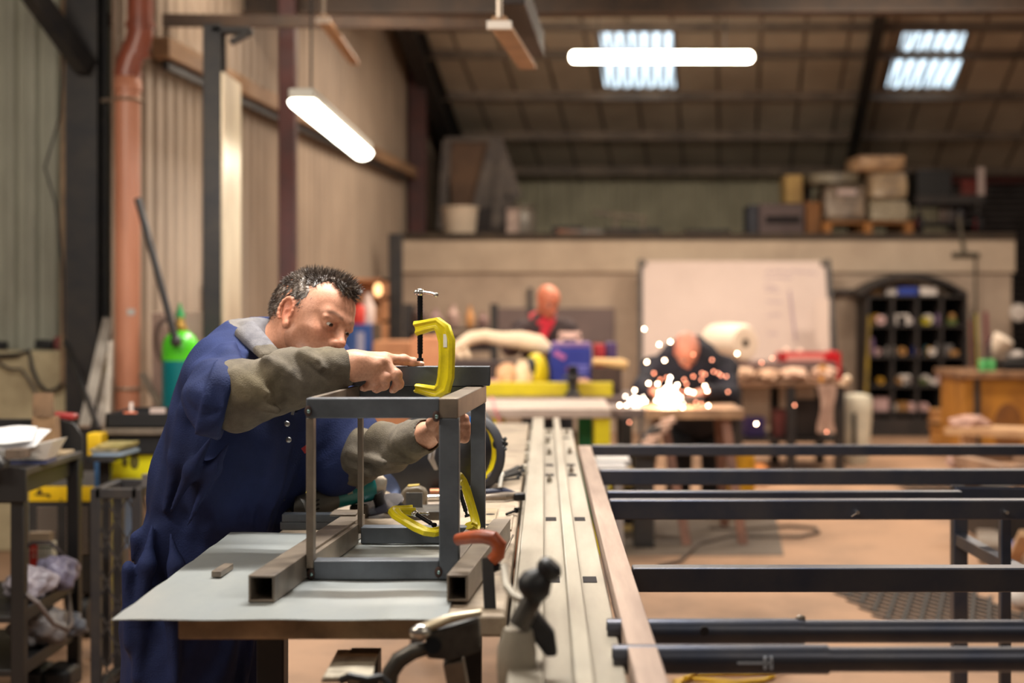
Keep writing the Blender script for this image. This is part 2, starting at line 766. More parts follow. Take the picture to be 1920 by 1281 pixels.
# rooflights
m_sky = bpy.data.materials.new('rooflight_daylight')
m_sky.use_nodes = True
nt = m_sky.node_tree
bs = nt.nodes['Principled BSDF']
tc = nt.nodes.new('ShaderNodeTexCoord')
wv = nt.nodes.new('ShaderNodeTexWave')
wv.inputs['Scale'].default_value = 2.35
wv.inputs['Distortion'].default_value = .5
wv.inputs['Detail'].default_value = 1
nt.links.new(tc.outputs['Object'], wv.inputs['Vector'])
rp = nt.nodes.new('ShaderNodeMapRange')
rp.inputs['To Min'].default_value = .55
rp.inputs['To Max'].default_value = 2.4
nt.links.new(wv.outputs['Fac'], rp.inputs['Value'])
nt.links.new(rp.outputs[0], bs.inputs['Emission Strength'])
bs.inputs['Emission Color'].default_value = srgb(208, 232, 248)
bs.inputs['Base Color'].default_value = srgb(190, 200, 205)
n = 1
for x0, x1, ya, yb in ((.57, 1.33, 14.82, 15.33), (.60, 1.40, 15.44, 16.22), (3.76, 4.42, 14.82, 15.33), (3.80, 4.55, 15.44, 16.22)):
    s = MB()
    cols = 36
    rows = []
    for y in (ya, yb):
        rows.append([(x0 + .13 * (y - ya) + (x1 - x0) * i / cols, y, roof_z(y) - .062 + .012 * math.sin(i / cols * 6 * 2 * math.pi)) for i in range(cols + 1)])
    s.sheet(rows)
    o = struct(s.build('window_%d' % n, m_sky))
    fr = MB()
    for xx in (x0 - .02, x1 + .02):
        fr.bar((xx, ya, roof_z(ya) - .06), (xx + .13 * (yb - ya), yb, roof_z(yb) - .06), .03, .05)
    fr.build('window_frame', m_seam, o)
    n += 1

# big cross beams near the top of the picture
ibeam((-3.2, 9.6, 3.42), (10, 9.6, 3.46), .17, .26, .016, 'cross_beam', m_brown)
s = MB()
s.bar(P(190, 37, 7.9), P(1000, 46, 9.4), .05, .07)
struct(s.build('tie_angle', m_brown))

# left-hand columns, girts and brace
ibeam(P(163, 900, 7.70), P(163, -120, 7.70), .17, .19, .016, 'stanchion', m_dark, up=(0, 1, 0))
s = MB()
s.bar(P(121, 720, 7.70), P(121, -60, 7.70), .03, .05, (0, 1, 0))
struct(s.build('corner_flashing', M('flashing', (150, 122, 92), (110, 90, 70), rough=.6)))
s = MB()
s.bar(P(55, -20, 7.2), P(160, 125, 7.55), .08, .10)
struct(s.build('knee_brace', m_dark))
# free-standing H column with a bright outer flange
y0 = 7.35
s = MB()
x0, x1 = P(380, 0, y0).x, P(410, 0, y0).x
s.mm(x0, x1 + .01, y0, y0 + .02, .9 - .9, 2.80)
s.mm((x0 + x1) / 2 - .006, (x0 + x1) / 2 + .006, y0 + .02, y0 + .16, 0, 2.80)
s.mm(x0, x1, y0 + .16, y0 + .18, 0, 2.80)
col_o = struct(s.build('column', m_dark, bevel=.003))
s = MB()
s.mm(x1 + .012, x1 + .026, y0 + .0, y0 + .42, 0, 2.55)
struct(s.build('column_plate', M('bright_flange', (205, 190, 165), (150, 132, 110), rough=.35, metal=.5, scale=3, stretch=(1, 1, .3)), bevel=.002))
s = MB()
s.bar(P(400, 58, y0 + .05), P(470, 58, y0 + .05), .1, .03)
s.bar(P(432, 80, y0 + .04), P(474, 58, y0 + .04), .05, .03)
struct(s.build('column_head', m_dark, bevel=.003))
yq = 9.4
s = MB()
s.bar((wx(yq) + .1, yq, 0), (wx(yq) + .1, yq, 4.6), .11, .1, (0, 1, 0))
o = struct(s.build('wall_post', m_red, bevel=.004))
o.location.x = P(540, 0, yq).x
for z, ya, yb in ((2.76, 7.8, 15.5), ):
    s = MB()
    s.bar((wx(ya) + .07, ya, z), (wx(yb) + .07, yb, z), .1, .11)
    struct(s.build('wall_girt', m_wood, bevel=.004))
s = MB()
s.bar((wx(7.9) + .06, 7.9, 2.68), (wx(15) + .06, 15, 2.68), .04, .05)
struct(s.build('wall_girt', m_dark))
# electrical conduit on the gable wall
s = MB()
yc = 8.75
s.tube([(wx(yc) + .05, yc, 2.6), (wx(yc) + .05, yc, .7)], .012, 8)
cond = s.build('conduit', m_dark)
tag(cond, 'thin dark conduit running down the tan cladding between the columns', 'pipe')
s = MB()
bx = P(489, 545, 8.7)
s.box((wx(8.7) + .07, 8.7, 1.42), (.05, .07, .17))
tag(s.build('switch_box', m_dark, bevel=.006), 'small dark switch box on the tan cladding beside the red post', 'switch')

# roller shutter at the far right
m_shut = M('shutter_slats', (96, 92, 92), (70, 66, 66), rough=.45, metal=.5, scale=3)
s = MB()
for i in range(36):
    z = i * .082
    s.prism([(5.35, 18.82, z), (5.35, 18.79, z + .02), (5.35, 18.79, z + .066), (5.35, 18.82, z + .08)], (4.1, 0, 0))
struct(s.build('door_1', m_shut, smooth=False))
s = MB()
s.mm(3.9, 9.4, 18.62, 18.82, 2.93, 3.05)
struct(s.build('trim_2', M('red_channel', (98, 44, 38), (70, 34, 32), rough=.6), bevel=.005))

# conduit and pipe on the block wall
s = MB()
yw = 14.94
s.tube([P(1798, 405, yw), P(1807, 474, yw)], .022, 8)
s.tube([P(1785, 478, yw), P(1835, 478, yw)], .028, 8)
s.tube([P(1829, 478, yw), P(1829, 600, yw)], .014, 8)
tag(s.build('conduit', M('grey_conduit', (84, 78, 66), rough=.6)), 'grey conduit with a cross piece high on the block wall above the shelves', 'pipe')
s = MB()
s.bar(P(1560, 548, yw), P(1628, 546, yw), .06, .05)
tag(s.build('shelf_bracket', m_dark), 'dark horizontal bar on the block wall between whiteboard and arched shelves', 'bracket')

# ------------------------------------------------------------------ lamps
m_tube = M('lit_diffuser', (255, 255, 250), emit=9.0, emit_color=(255, 250, 232))
m_house = M('lamp_housing', (190, 186, 176), rough=.5)


def tube_lamp(a, c, w, label, rods, group=None, power=40, color=COOL, bare=False):
    a, c = Vector(a), Vector(c)
    t = thing('ceiling_light', label, 'light', (a + c) / 2, group)
    d = (c - a).normalized()
    s, u = frame_of(d)
    q = MB()
    n = 14
    prof = [(math.cos(math.pi + math.pi * i / n) * w / 2, math.sin(math.pi + math.pi * i / n) * w * .42) for i in range(n + 1)]
    q.prism([a + s * x + u * z for x, z in prof], c - a)
    if bare:
        q = MB()
        q.tube([a, a + d * .01, a + d * .03, c - d * .03, c - d * .01, c], [w * .2, w * .4, w * .5, w * .5, w * .4, w * .2], 16)
    q.build('diffuser', M('lit_tube', (255, 255, 250), emit=38.0, emit_color=(255, 240, 214)) if bare else m_tube, t, bevel=0 if bare else .01)
    q = MB()
    if bare:
        q.bar(a - d * .012, a, w * .5, w * .5)
        q.bar(c, c + d * .012, w * .5, w * .5)
    else:
        q.bar(a - d * .015 + u * w * .2, c + d * .015 + u * w * .2, w * .9, w * .34)
    q.build('housing', m_house, t, bevel=.008)
    for r in rods:
        q = MB()
        p = a + (c - a) * r + u * w * .3
        q.tube([p, p + Vector((0, 0, 1.1))], .006, 6)
        q.build('hanger', m_dark, t)
    if bare:
        return t
    L = area('fluorescent_light', (a + c) / 2 - u * (w * .46), power, color, ((c - a).length * .95, w))
    x = d.cross(u)
    L.rotation_euler = Matrix((d, u.cross(d), u)).transposed().to_euler()
    return t


tube_lamp(P(566, 186, 6.6), P(680, 284, 8.85), .135, 'lit fluorescent batten hung over the worker on the left', (.12, ), power=46)
tube_lamp(P(1070, 107, 12.6), P(1411, 107, 12.6), .10, 'long lit fluorescent tube in front of the rooflights', (.15, .85), bare=True)


def dead_lamp(a, c, w, label, m, rod=True):
    a, c = Vector(a), Vector(c)
    d = (c - a).normalized()
    s, u = frame_of(d)
    t = thing('unlit_lamp', label, 'light', (a + c) / 2)
    q = MB()
    q.prism([a - s * w / 2, a + s * w / 2, a + s * w * .3 + u * w * .5, a - s * w * .3 + u * w * .5], c - a)
    q.build('reflector', m, t, bevel=.006)
    q = MB()
    q.mm(-w * .55, w * .55, -.015, .015, -.01, .02)
    o = q.build('end_cap', M('cap_white', (226, 214, 202), rough=.5), t, origin=(0, 0, 0))
    o.location = a - Vector(origin_of(t))
    o.data.transform(Matrix.Translation(Vector(origin_of(t))))
    if rod:
        q = MB()
        q.tube([a + u * w * .4, a + u * w * .4 + Vector((0, 0, .9))], .012, 8)
        q.build('hanger', M('rod_grey', (180, 166, 152), rough=.4, metal=.6), t)
    return t


m_tan = M('reflector_tan', (176, 136, 98), (150, 112, 80), rough=.55)
dead_lamp(P(936, 50, 5.4), P(990, 130, 6.6), .085, 'tan unlit batten lamp hanging beside the dark beam, top centre', m_tan)
dead_lamp(P(606, 40, 8.2), P(666, 122, 10.2), .075, 'small unlit batten lamp hanging above the lit left lamp', m_tan, True)
s = MB()
s.bar(P(960, -20, 5.6), P(1002, 85, 7.2), .10, .12)
struct(s.build('beam_stub', M('dark_brown_beam', (46, 32, 26), rough=.6), bevel=.004))
# ------------------------------------------------------------------ the bench in front
ZB = .85           # bench working height
m_board = M('bench_board', (176, 146, 114), (120, 98, 78), rough=.8, scale=9, stretch=(1, .2, 1), bump=.2)
m_benchtop = M('bench_top_board', (180, 162, 140), (128, 112, 96), rough=.7, scale=9, lo=.4, hi=.75)
m_zinc = M('sheet_steel', (192, 196, 192), (160, 166, 168), rough=.3, metal=.45, scale=5, lo=.3, hi=.75, stretch=(1, .5, 1), r2=.42, bump=.02, bscale=5)
m_raw = M('raw_steel', (104, 110, 118), (76, 80, 86), rough=.42, metal=.35, scale=9, lo=.3, hi=.7)
m_raw2 = M('raw_steel_brown', (142, 128, 112), (100, 90, 82), rough=.42, metal=.35, scale=10, lo=.3, hi=.7)
m_black_tube = M('black_oiled_steel', (66, 72, 88), (88, 88, 94), rough=.38, metal=.85, scale=6)
m_pale = M('worn_pale_steel', (172, 164, 148), (132, 122, 108), rough=.42, metal=.25, scale=7, lo=.4, hi=.72, stretch=(1, .15, 1))
m_yel = M('clamp_yellow', (226, 208, 18), (186, 168, 24), rough=.38, scale=20, lo=.45, hi=.75, bump=.05, bscale=120)
m_blackmetal = M('black_metal', (26, 26, 30), rough=.38, metal=.6)
m_chrome = M('bright_steel', (200, 196, 190), rough=.22, metal=.95)
m_black = M('black_plastic', (22, 22, 25), rough=.5)
m_slot = M('slot_dark', (30, 24, 26), rough=.9)

# the wooden board on trestles
t = thing('workbench', 'long wooden workbench with a thick worn board edge under the zinc sheet', 'workbench', (-.3, 4, 0))
b = MB()
b.mm(-.585, -.062, 2.29, 6.0, ZB - .0375, ZB - .0025)
b.build('bench_top', m_benchtop, t, bevel=.006)
b = MB()
b.mm(-.587, -.17, 2.282, 2.29, ZB - .039, ZB - .004)
b.build('edge_board', m_board, t, bevel=.003)
for y in (2.62, 5.6):
    for x in (-.50, -.14):
        b = MB()
        b.bar((x, y, 0), (x, y, ZB - .09), .05, .05, (0, 1, 0))
        b.build('leg', m_dark, t, bevel=.003)
    b = MB()
    b.bar((-.55, y, ZB - .065), (-.08, y, ZB - .065), .06, .05)
    b.build('cross_bearer', m_dark, t, bevel=.003)

# the sheet
b = MB()
X0, X1, Y0, Y1 = -.683, -.155, 2.245, 3.10
rows = []
for j in range(14):
    y = Y0 + (Y1 - Y0) * j / 13
    rows.append([(X0 + (X1 - X0) * i / 18, y, ZB + .0015 + .0011 * math.sin(y * 31 + i * .5) * (1 if j else 0) + .0008 * math.sin(i * .9)) for i in range(19)])
b.sheet(rows, thick=.0015)
tag(b.build('metal_sheet', m_zinc), 'pale zinc sheet lying on the bench under the welded frame', 'sheet')

# long machine bed with two rails
t = thing('rail_bed', 'long pale steel bed with dark slots carrying two parallel rails', 'machine bed', (.03, 4, 0))
zc = .826
b = MB()
b.mm(-.058, .116, 1.25, 5.96, zc - .02, zc)
b.mm(-.058, -.05, 1.25, 5.96, zc - .11, zc - .02)
b.mm(.108, .116, 1.25, 5.96, zc - .11, zc - .02)
b.build('bed_plate', m_pale, t, bevel=.003)
for x0, x1 in ((-.05, .0), (.040, .068)):
    b = MB()
    b.mm(x0, x1, 1.25, 6.25, zc + .0005, ZB)
    b.build('rail', m_pale, t, bevel=.004)
for y in (2.70, 3.46, 4.35, 4.62, 5.55):
    for x0, x1 in ((.004, .030), (.074, .100)):
        b = MB()
        b.mm(x0, x1, y - .028, y + .028, zc + .0002, zc + .0012)
        b.build('slot', m_slot, t, smooth=False)
for x, y in ((.018, 4.95), (.090, 4.98), (.016, 4.18), (.085, 4.42), (.020, 5.75), (.092, 5.72), (.014, 5.35)):
    b = MB()
    b.cyl((x, y, zc), (x, y, zc + .012), .009, n=6)
    b.cyl((x, y, zc + .012), (x, y, zc + .022), .004, n=8)
    b.build('bolt', m_chrome, t)
for y in (1.7, 4.9):
    for x in (-.03, .09):
        b = MB()
        b.bar((x, y, 0), (x, y, zc - .1), .05, .05, (0, 1, 0))
        b.build('leg', m_dark, t, bevel=.003)

# brown bar along the right-hand edge
t = None
b = MB()
b.htube((.1435, .9, ZB - .021), (.1435, 5.02, ZB - .021), .043, .042, .004)
m_rust = M('rusty_bar', (182, 158, 142), (132, 110, 98), rough=.55, metal=.3, scale=12, lo=.35, hi=.7, stretch=(1, .08, 1))
tag(b.build('edge_bar', m_rust, bevel=.002), 'long brown box bar running beside the rails at the ends of the dark cross bars', 'bar')

# ------------------------------------------------------------------ rack of cross bars on the right
t = thing('steel_rack', 'dark welded steel rack of long horizontal cross bars, right of the rails', 'rack', (1.6, 3.8, 0))
for y, x1, z, hh in ((5.02, 4.2, ZB, .037), (4.28, 4.2, ZB, .046), (3.62, 4.2, ZB, .050), (2.69, 4.2, ZB, .046)):
    b = MB()
    b.mm(.168, x1, y, y + .04, z - hh, z)
    b.build('cross_bar', m_black_tube, t, bevel=.003)
b = MB()
b.mm(.17, 1.12, 3.80, 3.835, ZB - .034, ZB - .002)
b.build('short_bar', m_black_tube, t, bevel=.003)
for px, w, y in ((1802, .043, 4.28), (1887, .027, 3.72)):
    x = P(px, 0, y).x
    b = MB()
    b.mm(x - w / 2, x + w / 2, y + .0, y + w, .03, ZB - .05)
    b.build('leg', m_black_tube, t, bevel=.003)
    b = MB()
    b.mm(x - .05, x + .05, y - .03, y + .07, 0, .03)
    b.build('foot', m_black_tube, t, bevel=.003)
x = P(1802, 0, 4.28).x
b = MB()
b.bar((x - .02, 4.28, ZB - .07), (x + 2, 4.28, ZB - .09), .03, .04)
b.build('stretcher', m_black_tube, t, bevel=.003)
b = MB()
b.bar((x, 1.95, .64), (x, 4.30, .64), .035, .035)
b.bar((x - .005, 2.05, .64), (x - .005, 2.05, .665), .06, .035)
b.build('tube_bearer', m_black_tube, t, bevel=.002)
for px, py, y in ((1606, 960, 3.62), (1885, 960, 3.62)):
    p = P(px, py, y)
    b = MB()
    b.cyl(p, p + Vector((0, -.016, 0)), .005, n=10)
    if px < 1700:
        b.cyl(p + Vector((0, -.012, 0)), p + Vector((-.016, -.012, -.01)), .0018, n=6)
    b.build('bolt', m_chrome, t)
# round tubes resting in front
for (y, pyt, x_in, x_out, ra, rc, lab) in (
        (2.26, 1160, 1506, 1918, .0205, .0180, 'black round tube with a wider sleeve, the farther of the two round tubes'),
        (2.08, 1209, 1552, 2000, .0215, .0180, 'black round tube with a chalk-marked sleeve, nearest bar at the bottom right')):
    zt = P(0, pyt, y).z
    t = thing('round_tube', lab, 'tube', (.9, y, zt - 2 * ra))
    xi, xo = P(x_in, 0, y).x, P(x_out, 0, y).x
    zc2 = zt - ra
    b = MB()
    b.lathe([(ra * .86, 0), (ra, 0), (ra, xi - .10), (ra * .86, xi - .10)], (.10, y, zc2), (1, 0, 0), 28, caps=False)
    b.build('sleeve', m_black_tube, t)
    b = MB()
    b.lathe([(rc * .86, 0), (rc, 0), (rc, xo - .12), (rc * .86, xo - .12), (rc * .86, 0)], (.12, y, zc2), (1, 0, 0), 28, caps=False)
    b.build('inner_tube', m_black_tube, t)
    if y < 2.2:
        m_chalk = M('chalk', (176, 184, 196), rough=.9)
        for k, (dx, w, h) in enumerate(((-.110, .05, .003), (-.095, .004, .018), (-.086, .004, .018))):
            b = MB()
            xm = xi + dx
            b.mm(xm - w / 2, xm + w / 2, y - ra - .0012, y - ra + .004, zc2 - h / 2, zc2 + h / 2)
            b.build('chalk_mark', m_chalk, t, smooth=False)
    else:
        b = MB()
        p = Vector((P(1318, 0, y).x, y - ra + .003, zc2 + .006))
        b.cyl(p, p + Vector((0, -.006, 0)), .007, n=12)
        b.build('weld_spot', m_slot, t)
        b = MB()
        p = Vector((xi - .004, y, zc2 + ra))
        b.ell(p, (.008, .006, .006), nu=10, nv=6)
        b.build('weld_bead', m_raw2, t)

# ------------------------------------------------------------------ the square frame being built
CZ0, CZ1 = ZB + .0035, 1.18
fl_ = [Vector((-.430, 2.56, 0)), Vector((-.1545, 2.56, 0)), Vector((-.1205, 2.98, 0)), Vector((-.392, 2.98, 0))]   # FL FR BR BL (outer corners)
t = thing('welded_cage', 'half-built welded cage of square steel bars on the zinc sheet', 'frame', (-.27, 2.77, CZ0))
dd = (fl_[2] - fl_[1]).normalized()
rr = Vector((1, 0, 0))


def up(p, z):
    return Vector((p.x, p.y, z))


w = .036
hb_, ht_ = .034, .036
# top bars
b = MB(); b.bar(up(fl_[0] + dd * w / 2, CZ1 - ht_ / 2), up(fl_[1] - rr * w + dd * w / 2, CZ1 - ht_ / 2), w, ht_); b.build('top_bar', m_raw, t, bevel=.002)
b = MB(); b.bar(up(fl_[3] - dd * .014 , CZ1 - ht_ / 2), up(fl_[2] - rr * w - dd * .014, CZ1 - ht_ / 2), .028, ht_); b.build('top_bar', m_raw, t, bevel=.002)
b = MB(); b.bar(up(fl_[1] - rr * w / 2, CZ1 - ht_ / 2), up(fl_[2] - rr * w / 2, CZ1 - ht_ / 2), w, ht_); b.build('top_bar', m_raw2, t, bevel=.002)
b = MB(); b.bar(up(fl_[0] + rr * .006 + dd * w, CZ1 - ht_ / 2), up(fl_[3] + rr * .006 - dd * .028, CZ1 - ht_ / 2), .012, ht_); b.build('top_bar', m_raw2, t, bevel=.001)
# bottom bars
b = MB(); b.bar(up(fl_[0] + rr * .014 + dd * w / 2, CZ0 + hb_ / 2), up(fl_[1] - rr * w + dd * w / 2, CZ0 + hb_ / 2), w, hb_); b.build('bottom_bar', m_raw, t, bevel=.002)
b = MB(); b.bar(up(fl_[3] + rr * .014 - dd * w / 2, CZ0 + hb_ / 2), up(fl_[2] - rr * w - dd * w / 2, CZ0 + hb_ / 2), w, hb_); b.build('bottom_bar', m_raw, t, bevel=.002)
b = MB(); b.bar(up(fl_[1] - rr * w / 2 + dd * w, CZ0 + hb_ / 2), up(fl_[2] - rr * w / 2 - dd * w, CZ0 + hb_ / 2), w, hb_); b.build('bottom_bar', m_raw2, t, bevel=.002)
b = MB(); b.bar(up(fl_[0] + rr * .005 + dd * .03, CZ0 + .02), up(fl_[3] + rr * .005 - dd * .03, CZ0 + .02), .010, .040); b.build('bottom_bar', m_raw2, t, bevel=.001)
# posts
b = MB(); b.bar(up(fl_[1] - rr * w / 2 + dd * w / 2, CZ0), up(fl_[1] - rr * w / 2 + dd * w / 2, CZ1 - ht_), w, w, (0, 1, 0)); b.build('post', m_raw, t, bevel=.002)
b = MB(); b.bar(up(fl_[2] - rr * .015 - dd * w / 2, CZ0), up(fl_[2] - rr * .015 - dd * w / 2, CZ1 - ht_), .030, .030, (0, 1, 0)); b.build('post', m_raw, t, bevel=.002)
b = MB(); b.bar(up(fl_[0] + rr * .007 + dd * .015, CZ0 + .02), up(fl_[0] + rr * .007 + dd * .015, CZ1 - ht_), .013, .030, (0, 1, 0)); b.build('post', m_raw2, t, bevel=.001)
b = MB(); b.bar(up(fl_[3] + rr * .012 - dd * .02, CZ0 + .02), up(fl_[3] + rr * .012 - dd * .02, CZ1 - ht_), .010, .024, (0, 1, 0)); b.build('post', m_raw2, t, bevel=.001)
m_burn = M('weld_burn', (42, 30, 28), (70, 46, 38), rough=.7, scale=60)
for px, py, y in ((818, 781, 2.558), (578, 771, 2.558), (583, 1077, 2.558), (822, 1073, 2.558)):
    p = P(px, py, y)
    b = MB(); b.ell(p, (.007, .003, .010), nu=12, nv=8); b.build('weld', m_burn, t)
    b = MB(); b.ell(p + Vector((.001, -.003, 0)), (.0032, .0022, .0036), nu=10, nv=6); b.build('weld_tack', M('weld_blue', (150, 180, 180), rough=.25, metal=.9), t)

# box tubes either side of the frame, and loose offcuts
dl = Vector((.0910, 1, 0)).normalized()
for x, ya, yb, m, lab in ((-.470, 2.365, 3.06, m_raw2, 'thick hollow box tube lying left of the welded cage, open end to the front'),
                          (-.1445, 2.37, 2.99, m_raw2, 'thick hollow box tube lying right of the welded cage, under the orange clamp')):
    a = Vector((x, ya, ZB + .0035 + .0225))
    c = a + dl * (yb - ya)
    b = MB()
    b.htube(a, c, .045 if x < -.3 else .036, .045, .004)
    tag(b.build('box_tube', m, bevel=.0012), lab, 'tube')
a = P(640, 700, 2.94)
b = MB()
zt = CZ1 + .0015
b.htube((-.52, 2.94, zt + .02), (-.1115, 2.94, zt + .02), .040, .040, .003)
tag(b.build('box_tube', m_raw, bevel=.0015), 'box tube the worker holds down across the top of the cage', 'tube')
b = MB()
p = P(410, 1094, 2.60)
b.bar((p.x, 2.58, ZB + .0035 + .006), (p.x + .005, 2.66, ZB + .0035 + .006), .018, .011)
tag(b.build('steel_offcut', m_raw2, bevel=.001), 'small square steel offcut alone on the left of the zinc sheet', 'offcut')
b = MB()
b.bar((-.425, 2.635, ZB + .0035 + .004), (-.50, 2.67, ZB + .0035 + .004), .014, .007)
tag(b.build('steel_offcut', m_raw2, bevel=.001), 'thin flat steel strip on the sheet against the left box tube', 'offcut')
for k, (dz, dx, lab) in enumerate(((0, 0, 'lower flat bar of the two stacked left of the cage, behind the sheet'),
                                   (.0175, .004, 'upper flat bar of the two stacked left of the cage, behind the sheet'))):
    b = MB()
    y = 3.16
    x0 = P(525, 0, y).x + dx
    b.mm(x0, x0 + .175, y, y + .035, ZB - .0024 + dz, ZB + .0146 + dz)
    tag(b.build('flat_bar', m_raw, bevel=.001), lab, 'bar', None)
p = P(520, 0, 3.0)
b = MB()
pp = P(640, 965, 3.12)
b.mm(-.455, -.40, 3.02, 3.09, ZB + .049, ZB + .053)
tag(b.build('steel_plate', m_raw2, bevel=.0008), 'small flat plate lying on the far end of the left box tube', 'plate')


# ------------------------------------------------------------------ G-clamps
def clamp_body(mb, c, u, v, n, s, open_=.62):
    """C-shaped cast body: u = jaw direction (towards the mouth), v = along the spine, n = normal"""
    c, u, v, n = Vector(c), Vector(u), Vector(v), Vector(n)
    W, L, th = .058 * s, .128 * s, .016 * s
    path = [(W, L / 2 - .006 * s), (W * .55, L / 2), (W * .18, L / 2 + .004 * s), (-.004 * s, L / 2 - .008 * s), (-.012 * s, L / 2 - .03 * s), (-.012 * s, 0),
            (-.010 * s, -L / 2 + .028 * s), (-.004 * s, -L / 2 + .006 * s), (W * .2, -L / 2 - .004 * s), (W * .6, -L / 2), (W, -L / 2 + .004 * s)]
    wid = [.030, .025, .026, .033, .034, .032, .034, .033, .026, .021, .018]
    dep = [.024, .020, .018, .018, .018, .018, .018, .018, .018, .020, .024]
    vs, fs = [], []
    m = len(path)
    for i in range(m):
        a = Vector(path[max(i - 1, 0)])
        e = Vector(path[min(i + 1, m - 1)])
        d = (e - a).normalized()
        q = Vector((-d.y, d.x))
        w2, d2 = wid[i] * s / 2, dep[i] * s / 2
        for sx, sn in ((1, .55), (1, -.55), (.55, -1), (.2, -.55), (-.2, -.55), (-.55, -1), (-1, -.55), (-1, .55), (-.55, 1), (-.2, .55), (.2, .55), (.55, 1)):
            p = Vector(path[i]) + q * sx * w2
            vs.append(c + u * p.x + v * p.y + n * sn * d2)
    N = 12
    for i in range(m - 1):
        for k in range(N):
            k2 = (k + 1) % N
            fs.append((i * N + k, i * N + k2, (i + 1) * N + k2, (i + 1) * N + k))
    fs.append(tuple(range(N)))
    fs.append(tuple((m - 1) * N + k for k in range(N))[::-1])
    mb.add(vs, fs)
    return c + u * W * .86, L


def g_clamp(c, u, v, s, label, m, screw_out=.07, screw_in=.06, handle=None, sticker=False):
    u, v = Vector(u).normalized(), Vector(v).normalized()
    n = u.cross(v)
    t = thing('g_clamp', label, 'clamp', c, 'g-clamps on the bench')
    b = MB()
    sc, L = clamp_body(b, c, u, v, n, s)
    b.build('clamp_body', m, t, bevel=.0008)
    top = sc + v * (L / 2 + screw_out)
    bot = sc + v * (L / 2 - screw_in)
    b = MB()
    prof = []
    q = int((top - bot).length / .003)
    for i in range(q + 1):
        prof.append((.0058 * s if i % 2 else .0050 * s, (top - bot).length * i / q))
    b.lathe(prof, bot, v, 14)
    b.cyl(bot - v * .010 * s, bot, .0035 * s, .0035 * s, 12)
    b.build('screw', m_blackmetal, t)
    b = MB()
    b.cyl(bot - v * .014 * s, bot - v * .008 * s, .007 * s, .006 * s, 16)
    b.build('swivel_pad', m_blackmetal, t)
    b = MB()
    hd = Vector(handle or u).normalized()
    b.ell(top, (.0085 * s, .0085 * s, .0085 * s), nu=12, nv=8)
    b.tube([top - hd * .008 * s, top + hd * .012 * s, top + hd * .026 * s - v * .002 * s, top + hd * .036 * s - v * .005 * s], .0034 * s, 10)
    b.ell(top + hd * .036 * s - v * .005 * s, (.0048 * s,) * 3, nu=10, nv=6)
    b.ell(top - hd * .009 * s, (.0048 * s,) * 3, nu=10, nv=6)
    b.build('tommy_bar', m_chrome, t)
    if sticker:
        b = MB()
        for k in (1, ):
            p0 = Vector(c) - u * .0125 * s + v * .038 * s - n * (.0068 * s) * sticker
            b.bar(p0 - v * .016 * s, p0 + v * .010 * s, .0085 * s, .0012, n)
        b.build('sticker', M('sticker_white', (228, 226, 216), rough=.5), t)
    return t


# upright clamp: spine to the right and nearer, screw to the left
uu = Vector((-.86, .44, 0)).normalized()
sp = P(828, 672, 2.888)
g_clamp(sp, uu, (0, 0, 1), 1.03, 'yellow G-clamp standing upright over the held box tube', m_yel, screw_out=.068, screw_in=.058,
        handle=(.9, -.4, 0), sticker=1)
# lying inside the frame
c = P(752, 985, 2.86)
g_clamp(P(770, 978, 2.87), (.66, .73, -.05), (-.70, .65, .30), .84, 'yellow G-clamp lying on its side inside the cage', m_yel, screw_out=-.02, screw_in=.07)
# standing against the far post
c = P(884, 945, 2.93)
g_clamp((c.x - .004, 2.915, c.z + .004), (-.25, -.95, .15), (-.30, .22, .93), .80, 'yellow G-clamp leaning against the far right post of the cage', m_yel, screw_out=-.02, screw_in=.07)
# orange clamp holding the right-hand tube
m_or = M('clamp_orange', (176, 82, 36), (128, 56, 28), rough=.45, scale=18)
t = thing('g_clamp', 'orange clamp gripping the right box tube to the board edge, blurred', 'clamp', P(905, 1010, 2.40), 'g-clamps on the bench')
b = MB()
yk = 2.40
pts = [P(858, 1012, yk + .02), P(880, 1008, yk), P(905, 1006, yk - .02), P(925, 1010, yk - .03), P(936, 1022, yk - .03), P(934, 1040, yk - .03), P(922, 1052, yk - .03)]
b.tube(pts, [.010, .011, .012, .013, .013, .012, .011], 12)
b.build('clamp_body', m_or, t)
b = MB()
b.bar(P(914, 1046, yk - .03), P(921, 1180, yk - .06), .020, .012, (0, 1, 0))
b.build('bar', m_dark, t, bevel=.002)
b = MB()
b.cyl(P(920, 1066, yk - .03), P(944, 1062, yk - .035), .009, .004, 12)
b.build('screw', m_blackmetal, t)
# ------------------------------------------------------------------ blurred things in the very front
m_cast = M('cast_steel', (92, 88, 82), (60, 56, 54), rough=.4, metal=.6, scale=20)
# toggle clamp with silver lever
t = thing('toggle_clamp', 'silver-topped toggle clamp with a curved grip below the sheet edge, nearest foreground', 'clamp', P(820, 1230, 2.12))
y = 2.12
b = MB()
b.tube([P(775, 1186, y), P(800, 1176, y), P(850, 1158, y), P(903, 1148, y)], [.013, .014, .012, .008], 12, flat=.6)
b.build('lever', M('lever_pale', (206, 190, 160), (170, 156, 132), rough=.3, metal=.5, scale=10), t)
b = MB()
b.ell(P(789, 1186, y - .012), (.017, .012, .012), nu=16, nv=10)
b.build('pivot_cap', m_chrome, t)
b = MB()
b.prism([P(796, 1190, y - .01), P(898, 1160, y - .01), P(902, 1222, y - .01), P(850, 1240, y - .01), P(800, 1236, y - .01)], (0, .035, 0))
b.build('clamp_head', m_cast, t, bevel=.004)
b = MB()
b.tube([P(800, 1216, y), P(775, 1222, y), P(748, 1238, y), P(732, 1262, y), P(728, 1300, y), P(728, 1340, y)], [.010, .012, .013, .013, .012, .012], 12)
b.build('grip', m_cast, t)
b = MB()
b.cyl(P(812, 1212, y - .02), P(812, 1212, y + .04), .012, n=14)
b.build('pin', m_blackmetal, t)
b = MB()
